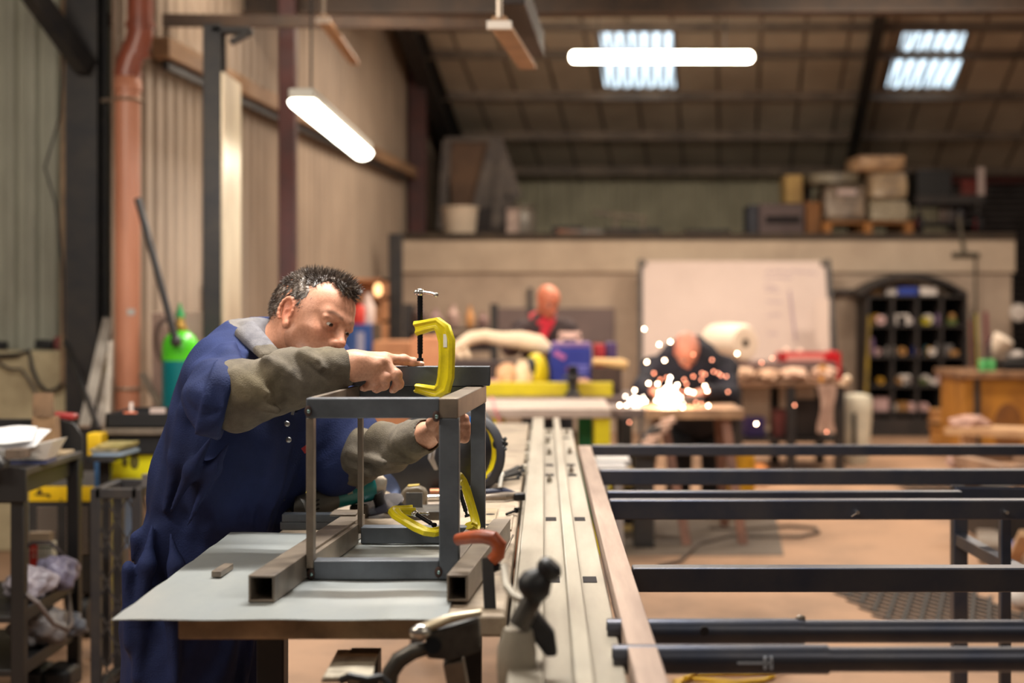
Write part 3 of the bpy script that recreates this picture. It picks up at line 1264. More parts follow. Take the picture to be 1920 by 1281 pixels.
b.bar(P(850, 1236, y + .01), P(880, 1400, y + .03), .03, .03)
b.build('mounting_bar', m_raw2, t, bevel=.002)
b = MB()
b.mm(P(880, 0, y).x - .06, P(880, 0, y).x + .06, y - .05, y + .11, 0, .68)
tag(b.build('pedestal', m_dark, bevel=.01), 'dark steel pedestal under the toggle clamp at the bottom edge', 'pedestal')
# pale trestle end, lower left of it
t = thing('trestle', 'pale worn trestle end standing under the front of the bench', 'trestle', (P(655, 0, 2.2).x, 2.2, 0))
b = MB()
b.hexa([P(600, 1281, 2.10), P(690, 1281, 2.10), P(700, 1236, 2.42), P(636, 1236, 2.42),
        P(606, 1268, 2.10), P(700, 1268, 2.10), P(712, 1218, 2.42), P(632, 1218, 2.42)])
b.build('top_plate', M('trestle_pale', (206, 196, 176), (120, 108, 92), rough=.5, metal=.3, scale=14, lo=.4, hi=.6), t, bevel=.003)
z0 = P(650, 1275, 2.2).z
for x, yy in ((-.32, 2.14), (-.30, 2.38)):
    b = MB()
    b.bar((x, yy, 0), (x, yy, z0), .05, .05, (0, 1, 0))
    b.build('leg', m_dark, t)
b = MB()
b.tube([P(640, 1276, 2.08), P(655, 1268, 2.07), P(690, 1275, 2.07), P(715, 1270, 2.07), P(730, 1285, 2.07)], .006, 8)
tag(b.build('hose', m_black), 'short black hose end across the pale trestle at the bottom edge', 'hose')

# screw clamp with pale body and black knob on the rail bed
y = 1.97
t = thing('screw_clamp', 'big clamp with pale barrel and black knob at the near end of the rails', 'clamp', P(985, 1240, y))
b = MB()
b.tube([(P(970, 0, y).x, y, .8265), P(969, 1250, y), P(969, 1215, y), P(972, 1180, y)], [.028, .028, .027, .020], 16)
b.build('barrel', m_pale, t)
b = MB()
b.tube([P(972, 1174, y - .01), P(1000, 1120, y - .01), P(1015, 1085, y), P(1018, 1075, y)], [.015, .014, .012, .010], 12)
b.build('neck', m_cast, t)
b = MB()
b.lathe([(.0, 0), (.016, .002), (.023, .010), (.024, .024), (.018, .034), (.014, .040), (.018, .046), (.018, .056), (.012, .062), (0, .063)], P(985, 1118, y - .02), Vector((.62, -.1, .72)), 24)
b.build('knob', m_black, t)
b = MB()
b.prism([P(972, 1146, y + .01), P(996, 1134, y + .01), P(1040, 1190, y + .01), P(1046, 1232, y + .01), P(1024, 1234, y + .01), P(985, 1182, y + .01)], (0, .03, 0))
b.build('strap', m_dark, t, bevel=.005)
b = MB()
b.tube([P(945, 1062, y + .1), P(950, 1100, y + .06), P(966, 1120, y + .02), P(985, 1128, y)], .006, 8)
b.build('link', m_pale, t)
# thin scriber leaning by the tube
b = MB()
b.cyl(P(962, 1004, 2.9), P(928, 1072, 2.5), .0022, .0016, 8)
tag(b.build('welding_rod', m_raw2), 'thin bare rod lying on the board right of the orange clamp', 'rod')

# ------------------------------------------------------------------ tools lying on the bench behind the cage
zt = ZB - .0024
# angle grinder
m_teal = M('tool_teal', (14, 118, 116), rough=.4)
m_grey_pl = M('tool_grey', (92, 88, 80), (74, 70, 64), rough=.5, scale=12)
t = thing('angle_grinder', 'teal and grey angle grinder lying on the bench behind the cage', 'power tool', (P(640, 0, 3.45).x, 3.45, zt))
A, Bq = P(562, 956, 3.25), P(648, 925, 3.33)
b = MB()
b.tube([A + Vector((-.01, 0, 0)), A, A.lerp(Bq, .4), A.lerp(Bq, .72)], [.022, .031, .032, .028], 14)
b.build('handle', m_grey_pl, t)
b = MB()
C2 = P(684, 911, 3.38)
b.tube([A.lerp(Bq, .70), Bq, Bq.lerp(C2, .7), C2], [.027, .030, .037, .040], 16)
b.build('motor_housing', m_teal, t)
b = MB()
mid = Bq.lerp(C2, .15)
b.bar(mid + Vector((-.016, -.034, .004)), mid + Vector((.012, -.036, .012)), .022, .003, (0, -1, 0))
b.build('label_plate', M('label_cream', (206, 196, 172), rough=.5), t)
b = MB()
D2 = P(712, 911, 3.40)
b.tube([C2, C2.lerp(D2, .3), D2 + Vector((0, 0, -.002)), D2 + Vector((.014, 0, -.004))], [.040, .036, .030, .020], 14)
b.build('gear_head', M('cast_alloy', (186, 176, 160), (140, 130, 118), rough=.35, metal=.7, scale=20), t, bevel=.001)
for k in range(3):
    b = MB()
    q = A.lerp(Bq, .30 + 0) + Vector((.0, -.032, .010 - k * .010))
    b.bar(q, q + Vector((.018, 0, .006)), .004, .003, (0, -1, 0))
    b.build('vent_slot', m_slot, t)
b = MB()
E2 = P(714, 948, 3.38)
ax = Vector((-.25, -.25, .93)).normalized()
b.cyl(E2, E2 + ax * .035, .014, n=16)
b.build('spindle', m_dark, t)
b = MB()
b.lathe([(.004, -.001), (.056, 0), (.0575, .002), (.056, .0045), (.014, .005)], E2, ax, 36)
b.build('disc', M('grind_disc', (120, 116, 128), (60, 58, 66), rough=.22, metal=.85, scale=9), t)
b = MB()
b.tube([A + Vector((-.02, 0, 0)), A + Vector((-.05, .01, -.02)), A + Vector((-.07, .05, -.022)), A + Vector((-.03, .12, -.03))], .005, 8)
b.build('cable', m_black, t)
# spool of masking tape / cup next to grinder
b = MB()
p = P(674, 962, 3.34)
b.lathe([(.010, 0), (.021, 0), (.023, .004), (.023, .026), (.020, .030), (.012, .030), (.010, .026)], (p.x, 3.34, zt), (0, 0, 1), 24)
tag(b.build('steel_bush', M('bush_brown', (96, 84, 72), (70, 62, 54), rough=.35, metal=.6, scale=20)), 'round brown steel bush under the grinder head', 'bush')
# tape measure
t = thing('tape_measure', 'rounded grey tape measure with worn yellow top behind the small plate', 'tape measure', (P(775, 0, 3.5).x, 3.5, zt))
x0, x1 = P(751, 0, 3.5).x, P(800, 0, 3.5).x
b = MB()
pr = [(x0, 0), (x1, 0), (x1, .036), (x1 - .006, .046), (x1 - .022, .053), (x0 + .014, .050), (x0 + .003, .040), (x0, .028)]
b.prism([(x, 3.5, zt + z) for x, z in pr], (0, .036, 0))
b.build('case', M('tape_grey', (120, 108, 90), (90, 80, 66), rough=.45, scale=14), t, bevel=.005)
b = MB()
b.bar((x0 + .016, 3.518, zt + .0525), (x1 - .02, 3.518, zt + .0545), .026, .003)
b.build('top_label', M('worn_yellow', (196, 164, 60), (130, 112, 66), rough=.5, scale=30), t, bevel=.001)
# little plate standing on edge
b = MB()
p0, p1 = P(756, 951, 3.3), P(788, 951, 3.3)
b.mm(p0.x, p1.x, 3.36, 3.364, zt + .0215, zt + .056)
tag(b.build('steel_plate', M('plate_grey', (122, 122, 120), (100, 100, 100), rough=.35, metal=.6, scale=14)), 'small square grey plate standing on edge in front of the tape measure', 'plate')
b = MB()
b.mm(p0.x - .005, p1.x + .075, 3.30, 3.41, zt, zt + .021)
tag(b.build('steel_block', M('block_dark', (84, 78, 66), (54, 50, 46), rough=.6, scale=18), bevel=.002), 'low dark steel block carrying the small standing plate', 'block')
# rods and sockets behind
for k, (xa, xb, yy, z, r, lab) in enumerate(((800, 850, 3.62, .010, .009, 'short bright bar lying right of the tape measure'),
                                             (802, 860, 3.50, .008, .007, 'short dull bar in front of the bright bar by the tape measure'),
                                             (806, 850, 3.72, .012, .010, 'short copper-coloured bar farthest behind the tape measure'))):
    b = MB()
    b.cyl((P(xa, 0, yy).x, yy, zt + r), (P(xb, 0, yy).x, yy + .01, zt + r), r, n=12)
    tag(b.build('round_bar', [m_chrome, m_raw2, M('copper_rod', (176, 116, 84), rough=.35, metal=.7)][k]), lab, 'bar')
# flat spoon-like scraper
b = MB()
rows = []
for i in range(9):
    tt = i / 8
    px, py = 712 + 38 * tt, 885 + 44 * tt
    w = .018 * math.sin(math.pi * (tt * .85 + .15)) ** .7 + .004
    y = 3.58
    c = P(px, py, y)
    rows.append([(c.x - w * .6, y - .01, c.z - w * .5), (c.x, y - .004, c.z + .004), (c.x + w * .6, y, c.z + w * .5)])
b.sheet(rows, thick=.003)
tag(b.build('scraper', M('blued_steel', (96, 108, 140), rough=.25, metal=.8)), 'curved bluish steel blade leaning between grinder and tape measure', 'blade')
b = MB()
ring = [Vector((P(744, 0, 3.5).x + .022 * math.cos(a), 3.46 + .05 * math.sin(a), zt + .006)) for a in np.linspace(0, 2 * math.pi, 22)[:-1]]
b.tube(ring, .0045, 8, closed=True)
tag(b.build('wire_ring', m_blackmetal), 'black ring of wire lying beside the grinder disc', 'ring')
# yellow bracket at the left behind the man's belly
b = MB()
y = 3.9
b.prism([P(548, 970, y), P(566, 905, y), P(600, 905, y), P(612, 930, y), P(612, 970, y)], (0, .05, 0))
tag(b.build('yellow_bracket', M('paint_yellow', (214, 190, 24), (190, 164, 30), rough=.5, scale=12), bevel=.004), 'small yellow bracket on the bench just behind the worker\'s waist', 'bracket')

# welding helmet
t = thing('welding_helmet', 'black welding helmet with yellow head band lying on the bench behind the cage', 'helmet', (P(830, 0, 3.75).x, 3.8, zt))
cx, cy = P(812, 0, 3.8).x, 3.86
b = MB()
rows = []
for j in range(13):
    v = j / 12
    row = []
    for i in range(25):
        a = math.pi * (1.06 - 1.12 * i / 24) + math.pi
        z = zt + .235 * v
        rr_ = .152 * (1 - .55 * max(0, v - .55) ** 1.6 / .28) * (0.90 + .10 * math.sin(math.pi * min(v * 1.4, 1)))
        row.append((cx - .01 + .060 * v + rr_ * 1.05 * math.cos(a), cy + .02 - rr_ * .9 * math.sin(a) * (-1), z))
    rows.append(row)
b.sheet(rows, thick=.004)
b.build('shell', M('helmet_black', (18, 18, 21), (30, 30, 34), rough=.42, scale=9), t)
b = MB()
ec = P(880, 0, 3.75)
ring = []
for k in range(40):
    a = 2 * math.pi * k / 40
    ring.append(Vector((ec.x + .085 * math.cos(a), 3.74 - .05 * math.cos(a), P(0, 848, 3.75).z + .098 * math.sin(a))))
b.tube(ring, .0075, 8, closed=True, flat=1.6)
b.build('rim', M('rim_black', (40, 40, 46), rough=.45), t)
b = MB()
band, rows = [], []
for k in range(25):
    a = -1.25 + 2.5 * k / 24
    x = ec.x + .073 * math.cos(a)
    yb_ = 3.755 - .043 * math.cos(a)
    z = P(0, 846, 3.75).z + .090 * math.sin(a)
    rows.append([(x, yb_, z), (x - .012, yb_ + .03, z * 1.0)])
b.sheet(rows, thick=.002)
b.build('head_band', M('band_yellow', (236, 214, 20), rough=.5), t)
b = MB()
kp = P(940, 832, 3.7)
b.cyl(kp + Vector((-.014, .02, -.004)), kp, .012, .016, 16)
for k in range(5):
    a = k * 1.257
    b.cyl(kp + Vector((.002, -.002, 0)), kp + Vector((.010, -.012, 0)) + Vector((.010 * math.cos(a) * .5, 0, .016 * math.sin(a))), .005, n=8)
b.build('adjuster_knob', m_black, t)
b = MB()
b.cyl(P(878, 792, 3.72), P(890, 792, 3.74), .016, .012, 14)
b.build('band_knob', M('knob_blue', (30, 90, 160), rough=.4), t)
b = MB()
b.tube([P(824, 800, 3.7), P(812, 835, 3.66), P(808, 860, 3.66), P(818, 880, 3.68)], [.006, .009, .009, .006], 10, flat=.6)
b.build('visor_edge', M('rim_grey', (150, 144, 140), rough=.4), t)
b = MB()
b.prism([P(912, 893, 3.72), P(936, 866, 3.72), P(934, 893, 3.72), P(926, 897, 3.72)], (0, .02, 0))
b.build('strap_end', M('strap_beige', (168, 150, 126), rough=.7), t)

# bundle of black zip-tied cable ends / keys
t = thing('tie_bundle', 'bundle of black cable ties held by a white band on the bench', 'cable ties', (P(950, 0, 3.95).x, 3.95, zt))
random.seed(4)
for k in range(9):
    b = MB()
    a0 = P(912 + random.uniform(-4, 4), 0, 3.86 + .015 * k)
    e = P(978 + random.uniform(-8, 6), 0, 3.98 + .035 * k)
    z0 = zt + .005 + random.uniform(0, .008)
    b.tube([(a0.x, a0.y, z0), ((a0.x + e.x) / 2, (a0.y + e.y) / 2, z0 + .008), (e.x, e.y, z0 + random.uniform(.003, .02))], .0035, 6)
    b.ell((e.x, e.y, z0 + .008), (.006, .008, .006), nu=8, nv=6)
    b.build('tie', m_black, t)
b = MB()
q = P(938, 0, 3.92)
b.tube([(q.x, 3.86, zt + .003), (q.x + .004, 3.90, zt + .028), (q.x + .004, 3.99, zt + .026), (q.x + .006, 4.03, zt + .003)], .005, 8)
b.build('band', M('band_white', (230, 224, 212), rough=.5), t)
# pliers / blue-handled grips
t = thing('pliers', 'dark pliers with navy grip lying right of the cage', 'pliers', (P(940, 0, 3.7).x, 3.62, zt))
for k, (py, dy, m) in enumerate(((0, 3.70, M('navy_grip', (26, 30, 52), rough=.5)), (0, 3.60, m_raw2))):
    b = MB()
    a0, a1, a2 = P(905, 0, dy), P(945, 0, dy), P(968, 0, 3.64)
    b.tube([(a0.x, dy, zt + .012), (a1.x, dy + .008, zt + .014), (a2.x, 3.645, zt + .012)], [.008, .011, .008], 10)
    b.build('grip', m, t)
b = MB()
q = P(972, 0, 3.64)
b.bar((q.x - .012, 3.64, zt + .010), (q.x + .018, 3.64, zt + .010), .036, .018)
b.build('jaw', m_blackmetal, t, bevel=.004)
# flat plates with holes
for k, (xa, xb, ya, yb, hs, lab) in enumerate(((-.142, -.112, 3.10, 3.46, ((-.127, 3.20), (-.127, 3.36)), 'flat plate with two round holes right of the cage'),
                                               (-.108, -.072, 3.14, 3.52, (), 'plain flat plate lying next to the rails'))):
    t = thing('flat_plate', lab, 'plate', ((xa + xb) / 2, (ya + yb) / 2, zt))
    b = MB()
    b.mm(xa, xb, ya, yb, zt, zt + .005)
    b.build('plate', m_benchtop if k else M('plate_tan', (186, 168, 140), (140, 124, 100), rough=.5, scale=14), t, bevel=.001)
    for hx, hy in hs:
        b = MB()
        b.cyl((hx, hy, zt + .0051), (hx, hy, zt + .0058), .011, n=20)
        b.build('hole', m_slot, t)
b = MB()
p = P(960, 0, 3.36)
b.cyl((p.x - .012, 3.33, zt + .010), (p.x + .010, 3.38, zt + .012), .0035, n=8)
b.cyl((p.x + .009, 3.375, zt + .012), (p.x + .013, 3.385, zt + .0125), .007, n=6)
tag(b.build('bolt', m_blackmetal), 'black bolt lying on the plain plate near the rails', 'bolt')
# clip magnets on the rail side
for k, py in enumerate((815, 826, 870)):
    b = MB()
    yy = .55 * F / (py - 540)
    b.mm(-.061, -.051, 4.9 - k * .35, 4.95 - k * .35, ZB - .002, ZB + .022)
    tag(b.build('clip', m_pale), ['farthest', 'middle', 'nearest'][k] + ' of the three small pale clips on the left flank of the rails', 'clip', 'clips on the rail flank')
# ------------------------------------------------------------------ people: shared head and hand shapes
def head_axes(yaw, pitch, roll=0.0):
    """columns = forward, left, up; yaw is turned from +X towards the camera (-Y)"""
    R = Matrix.Rotation(math.radians(-yaw), 3, 'Z') @ Matrix.Rotation(math.radians(pitch), 3, 'Y') @ Matrix.Rotation(math.radians(roll), 3, 'X')
    return np.array(R)


def add_head(sd, O, R, neck_to, neck_r=.056, fine=True, sc=.96):
    O = np.array(O, float)
    T = lambda *p: O + R @ (np.array(p, float) * sc)

    def E(c, r, k, Rl=None, **kw):
        sd.ell(T(*c), np.array(r) * sc, R if Rl is None else R @ np.array(Rl), k * sc, **kw)

    def C(a, b, ra, rb, k, **kw):
        sd.cap(T(*a), T(*b), ra * sc, rb * sc, k * sc, **kw)
    E((-.012, 0, .042), (.098, .075, .078), .01)
    E((-.035, 0, .03), (.075, .070, .075), .03)
    E((.034, 0, .045), (.054, .060, .055), .03)
    E((.042, 0, -.030), (.050, .046, .066), .025)
    E((.016, 0, -.016), (.056, .063, .054), .02)
    E((.026, 0, .014), (.056, .064, .040), .02)
    for s in (1, -1):
        E((.056, s * .038, -.022), (.016, .013, .011), .035)
        C((-.004, s * .055, -.044), (.060, s * .024, -.090), .012, .013, .022)
        E((.046, s * .066, -.056), (.022, .012, .022), .02, sub=True)
    E((.074, 0, -.092), (.020, .022, .018), .02)
    E((.068, 0, -.062), (.026, .030, .024), .02)
    C((.074, .040, .026), (.085, .014, .021), .009, .010, .018)
    C((.074, -.040, .026), (.085, -.014, .021), .009, .010, .018)
    C((.083, .010, .022), (.083, -.010, .022), .010, .010, .018)
    for s in (1, -1):
        E((.094, s * .031, .004), (.019, .019, .0125), .012, sub=True)
    # nose
    C((.085, 0, .014), (.106, 0, -.027), .0075, .0098, .012)
    E((.105, 0, -.031), (.012, .010, .009), .008)
    for s in (1, -1):
        E((.095, s * .0115, -.034), (.0105, .0078, .0085), .006)
        if fine:
            E((.099, s * .0068, -.0425), (.0045, .0032, .004), .003, sub=True)
    # lips
    C((.0885, .018, -.0605), (.0950, 0, -.0575), .0042, .0058, .006)
    C((.0885, -.018, -.0605), (.0950, 0, -.0575), .0042, .0058, .006)
    C((.087, .014, -.070), (.0915, 0, -.0705), .0048, .0068, .006)
    C((.087, -.014, -.070), (.0915, 0, -.0705), .0048, .0068, .006)
    if fine:
        C((.092, .020, -.0642), (.1015, 0, -.0640), .0011, .0014, .003, sub=True)
        C((.092, -.020, -.0642), (.1015, 0, -.0640), .0011, .0014, .003, sub=True)
        # eyelids: a shell round each ball with an almond opening
        for s in (1, -1):
            c = np.array((.0760, s * .031, .004))
            E(tuple(c), (.0141, .0141, .0141), .005)
            Ra = np.array(Matrix.Rotation(math.radians(s * 14), 3, 'Z') @ Matrix.Rotation(math.radians(s * -5), 3, 'X'))
            E(tuple(c + np.array((.0125, s * .0022, -.0012))), (.0085, .0112, .0036), .001, Rl=Ra, sub=True)
            C((.0790, s * .048, .0150), (.0890, s * .020, .0165), .0048, .0050, .007)
    # ears
    Re = np.array(Matrix.Rotation(math.radians(14), 3, 'Y'))
    for s in (1, -1):
        E((-.012, s * .073, .002), (.016, .0065, .029), .008, Rl=np.array(Matrix.Rotation(math.radians(s * -16), 3, 'Z') @ Matrix.Rotation(math.radians(-10), 3, 'Y')))
        pts = []
        for a in np.linspace(-2.0, 2.5, 12):
            x = -.014 + .0165 * math.cos(a + 1.57) * 1.0
            z = .006 + .029 * math.sin(a + 1.57)
            pts.append((x - .0015, s * (.080 - .30 * (x + .014)), z))
        if fine:
            for a, b in zip(pts[:-1], pts[1:]):
                C(a, b, .0036, .0036, .004)
            E((-.008, s * .0815, -.002), (.0075, .006, .012), .004, sub=True)
            E((-.012, s * .082, .016), (.008, .004, .007), .004, sub=True)
        E((-.006, s * .075, -.026), (.008, .005, .009), .006)
    # neck
    nt = np.array(neck_to, float)
    sd.cap(T(-.030, 0, -.035), nt, neck_r, neck_r * 1.05, .03)
    return T


def head_colour(v, O, R, skin, stubble=.5, brow=(.035, .024, .018), sc=.96):
    q = (v - np.array(O)) @ R / sc
    c = np.tile(np.array(srgb(*skin)[:3]), (len(v), 1))

    def blend(mask, col):
        nonlocal c
        mask = np.clip(mask, 0, 1)[:, None]
        c = c * (1 - mask) + np.array(col) * mask

    def blob(ctr, rad):
        return np.exp(-(((q - np.array(ctr)) / np.array(rad)) ** 2).sum(1))
    near = (np.linalg.norm(q, axis=1) < .17).astype(float)
    sk = np.array(srgb(*skin)[:3])
    for s in (1, -1):
        blend(.65 * near * blob((-.012, s * .080, .006), (.022, .014, .036)), sk * np.array((1.05, .55, .45)))
        blend(.35 * near * blob((.075, s * .042, -.022), (.024, .026, .018)), sk * np.array((1.0, .72, .66)))
        blend(.55 * near * blob((.090, s * .031, -.010), (.02, .018, .010)), sk * np.array((.66, .54, .50)))
    blend(.55 * near * blob((.114, 0, -.033), (.016, .016, .014)), sk * np.array((1.0, .66, .60)))
    if stubble:
        st = near * ((q[:, 2] < -.040) & (q[:, 0] > -.005)).astype(float) * np.clip((-.030 - q[:, 2]) / .03, 0, 1)
        st = np.maximum(st, near * blob((.045, .055, -.055), (.03, .02, .03)))
        st = np.maximum(st, near * blob((.045, -.055, -.055), (.03, .02, .03)))
        st = np.maximum(st, .8 * near * blob((.102, 0, -.050), (.014, .022, .008)))
        blend(stubble * st, sk * np.array((.36, .34, .34)))
    lips = np.maximum(blob((.098, 0, -.058), (.010, .020, .0055)), blob((.095, 0, -.071), (.010, .017, .006)))
    blend(.7 * near * lips, sk * np.array((.78, .45, .42)))
    for s in (1, -1):
        for t in np.linspace(0, 1, 7):
            blend(.50 * near * blob((.096 - .013 * t, s * (.015 + .033 * t), .0245 + .006 * math.sin(t * 2.6)), (.012, .0052, .0042)), brow)
    return c


def eyes(O, R, parent, gaze=(1, 0, 0), sc=.96):
    O = np.array(O, float)
    g = R @ (np.array(gaze) / np.linalg.norm(gaze))
    for s in (1, -1):
        c = O + R @ (np.array((.0760, s * .031, .004)) * sc)
        b = MB()
        b.ell(c, (.0127 * sc,) * 3, nu=20, nv=14)
        w = b.build('eye', M('eye_white', (206, 196, 186), rough=.25), parent)
        b = MB()
        b.lathe([(0, .0029), (.0030, .0027), (.0058, .0016), (.0064, .0004)], c + g * .0103 * sc, g, 18)
        b.build('iris', M('iris_dark', (36, 24, 18), rough=.15), w)


def add_hand_sd(sd, fingers, wrist, palm_pts, k=.006):
    """fingers: list of polylines with radii"""
    for pts, rs in fingers:
        for i in range(len(pts) - 1):
            sd.cap(pts[i], pts[i + 1], rs[i], rs[i + 1], k)


# ------------------------------------------------------------------ the worker in front
SC = .96
HO = np.array((-.522, 3.1955, 1.303))
HR = head_axes(35, 8, -21)
fwd = np.array((.906, -.423, 0))
lft = np.array((.423, .906, 0))
skin_m = M('skin', (255, 255, 255), (225, 215, 210), rough=.48, attr='tint', scale=160, lo=.3, hi=.8, bump=.08, bscale=420, spec=.4)
worker = thing('person', 'person in blue coverall over a grey hooded top bending over the cage on the bench', 'person', (-.82, 3.22, 0))

Nk = np.array((-.648, 3.245, 1.225))
shR, shL = np.array((-.690, 3.085, 1.195)), np.array((-.545, 3.41, 1.195))
elR = np.array(P(452, 738, 2.84))
wrR = np.array(P(652, 687, 2.885))
elL = np.array(P(655, 862, 3.30))
wrL = np.array(P(795, 818, 3.10))
sd = SD()
add_head(sd, HO, HR, Nk)
# trunk and arms inside the clothes
sd.cap((-.70, 3.25, 1.02), (-.665, 3.25, 1.15), .13, .12, .03, n=fwd, s=.7)
sd.cap(shR * .9 + shL * .1, shL * .9 + shR * .1, .05, .05, .04)
sd.chain([shR, elR, wrR], [.05, .042, .030], .02)
sd.chain([shL, elL, wrL], [.05, .042, .030], .02)
# right hand, laid over the box tube
hp = lambda px, py, y: np.array(P(px, py, y))
sd.chain([wrR, hp(676, 682, 2.875)], [.030, .027], .02, n=(0, .5, .85), s=.8)
for a, b_, ra, rb in ((hp(668, 676, 2.885), hp(724, 675, 2.905), .020, .0150), (hp(668, 684, 2.875), hp(719, 683, 2.888), .021, .0150),
                      (hp(668, 692, 2.870), hp(707, 692, 2.878), .020, .0145), (hp(664, 698, 2.870), hp(693, 698, 2.872), .017, .0130)):
    sd.cap(a, b_, ra, rb, .014)
for a, b_ in ((hp(670, 672, 2.872), hp(722, 668, 2.90)), (hp(668, 676, 2.862), hp(718, 676, 2.876)), (hp(668, 684, 2.858), hp(706, 685, 2.866))):
    sd.cap(a, b_, .0035, .005, .012)         # tendons
fing = [
    ([hp(722, 674, 2.905), hp(757, 675, 2.925), hp(775, 680, 2.930), hp(788, 685, 2.932)], [.0125, .0105, .0095, .0080]),
    ([hp(720, 682, 2.890), hp(743, 703, 2.880), hp(747, 720, 2.888), hp(738, 730, 2.898)], [.0125, .0108, .0100, .0085]),
    ([hp(706, 691, 2.880), hp(722, 709, 2.874), hp(720, 722, 2.884), hp(706, 730, 2.894)], [.0122, .0105, .0098, .0085]),
    ([hp(693, 698, 2.874), hp(701, 712, 2.874), hp(695, 722, 2.882), hp(683, 728, 2.892)], [.0112, .0095, .0088, .0075]),
    ([hp(676, 682, 2.900), hp(692, 676, 2.955), hp(716, 682, 2.985), hp(734, 690, 2.990)], [.0150, .0130, .0115, .0090]),
]
for pts, rs in fing:
    sd.chain(pts, rs, .006)
    for p, r in zip(pts[1:-1], rs[1:-1]):
        sd.ell(p, (r * 1.07,) * 3, None, .004)
# left hand, reaching through to the far post
wl = wrL
hl = np.array(P(822, 803, 3.03))
sd.cap(wl, hl, .029, .024, .02, n=(0, 0, 1), s=.8)
for i, (dx, dz) in enumerate(((.018, .020), (.026, .006), (.027, -.008), (.020, -.021))):
    k0 = hl + np.array((dx * .4, -.008, dz))
    pts = [k0, k0 + np.array((.030, -.012, .002)), k0 + np.array((.048, .004, 0)), k0 + np.array((.046, .022, -.002))]
    sd.chain(pts, [.0118, .0105, .0098, .0082], .006)
th0 = hl + np.array((-.012, -.02, .012))
sd.chain([th0, th0 + np.array((.022, -.014, .018)), th0 + np.array((.046, -.006, .024)), th0 + np.array((.060, .004, .022))], [.014, .0125, .011, .009], .008)


def worker_tint(v):
    c = head_colour(v, HO, HR, (206, 150, 122), stubble=.55)
    sk = np.array(srgb(214, 160, 132)[:3])
    away = np.linalg.norm(v - HO, axis=1) > .24
    c[away] = sk
    for pts, rs in fing:
        for p in pts[1:3]:
            m = np.exp(-(np.linalg.norm(v - p, axis=1) / .011) ** 2)[:, None] * .35
            c = c * (1 - m) + sk * np.array((.95, .66, .58)) * m
        tip = pts[-1]
        m = np.exp(-(np.linalg.norm(v - tip, axis=1) / .010) ** 2)[:, None] * .4
        c = c * (1 - m) + sk * np.array((.95, .70, .62)) * m
    # grime in the creases
    g = np.clip(np.sin(v[:, 0] * 700) * np.sin(v[:, 2] * 530 + 2) - .55, 0, 1)[:, None] * .3 * away[:, None]
    return c * (1 - g)


body = sd_object('body', sd, (-.86, 2.76, 1.0), (-.10, 3.50, 1.49), .0021, skin_m, worker, worker_tint, it=1)
eyes(HO, HR, worker, gaze=(.92, .10, -.34))
# nails
b = MB()
for (pts, rs), nrm in zip(fing[:4], ((0, -.35, .93), (.2, -.9, .3), (.2, -.9, .3), (.2, -.9, .3))):
    d = (pts[-1] - pts[-2]) / np.linalg.norm(pts[-1] - pts[-2])
    n_ = np.array(nrm) - d * np.dot(nrm, d)
    n_ /= np.linalg.norm(n_)
    c = pts[-1] + n_ * rs[-1] * .80 + d * .001
    Rm = Matrix([d, np.cross(n_, d), n_]).transposed()
    b.ell(c, (.0062, .0052, .0024), Rm, 14, 8)
nails = b.build('nails', M('nail', (222, 172, 150), rough=.3), worker)
nails['kind'] = 'stuff'

# hair: scalp shell plus many short strands
hair_m = M('hair', (66, 54, 46), (150, 136, 124), rough=.45, scale=30, lo=.50, hi=.74, spec=.6)
T = lambda *p: HO + HR @ (np.array(p, float) * SC)
hs = SD()
hs.ell(T(-.013, 0, .044), np.array((.1015, .0785, .0810)) * SC, HR, .01)
hs.ell(T(-.036, 0, .028), np.array((.0780, .0728, .0770)) * SC, HR, .02)
hs.ell(T(.046, 0, .090), np.array((.050, .046, .026)) * SC, HR, .02)


def hair_region(q):
    """signed amount by which a point in head space is outside the hair (positive = bald)"""
    x, y, z = q[:, 0], np.abs(q[:, 1]), q[:, 2]
    # forelock in the middle reaches far forward, the temples recede, the sides stop in front of the ear
    lock = np.clip((.034 - y) / .012, 0, 1)
    limit = .027 + np.clip(z - .060, 0, .05) * .25 + lock * .049
    limit = np.where(z < .050, .044 - np.clip(.050 - z, 0, .1) * .48, np.minimum(limit, .044 + .05 * lock))
    front = x - limit
    fore = np.where((z < .066) & (x > .045), .066 - z, -.05)
    low = np.where(x > .030, .024 - z, np.where(x > .004, -.014 - z, np.where(x > -.028, .028 - z, -.056 + (x + .028) * .25 - z)))
    ear = .027 - np.sqrt((x + .012) ** 2 + (z * .85) ** 2)
    return np.maximum(np.maximum(np.maximum(front, fore), low), ear)


def hair_fn(p, near=None):
    d = hs(p, near)
    q = (p - HO) @ HR / SC
    n = .0022 * np.sin(q[:, 0] * 210 + 3 * np.sin(q[:, 2] * 90)) * np.sin(q[:, 1] * 190 + 2 * np.sin(q[:, 0] * 70))
    return np.maximum(d - n, hair_region(q) * .8)


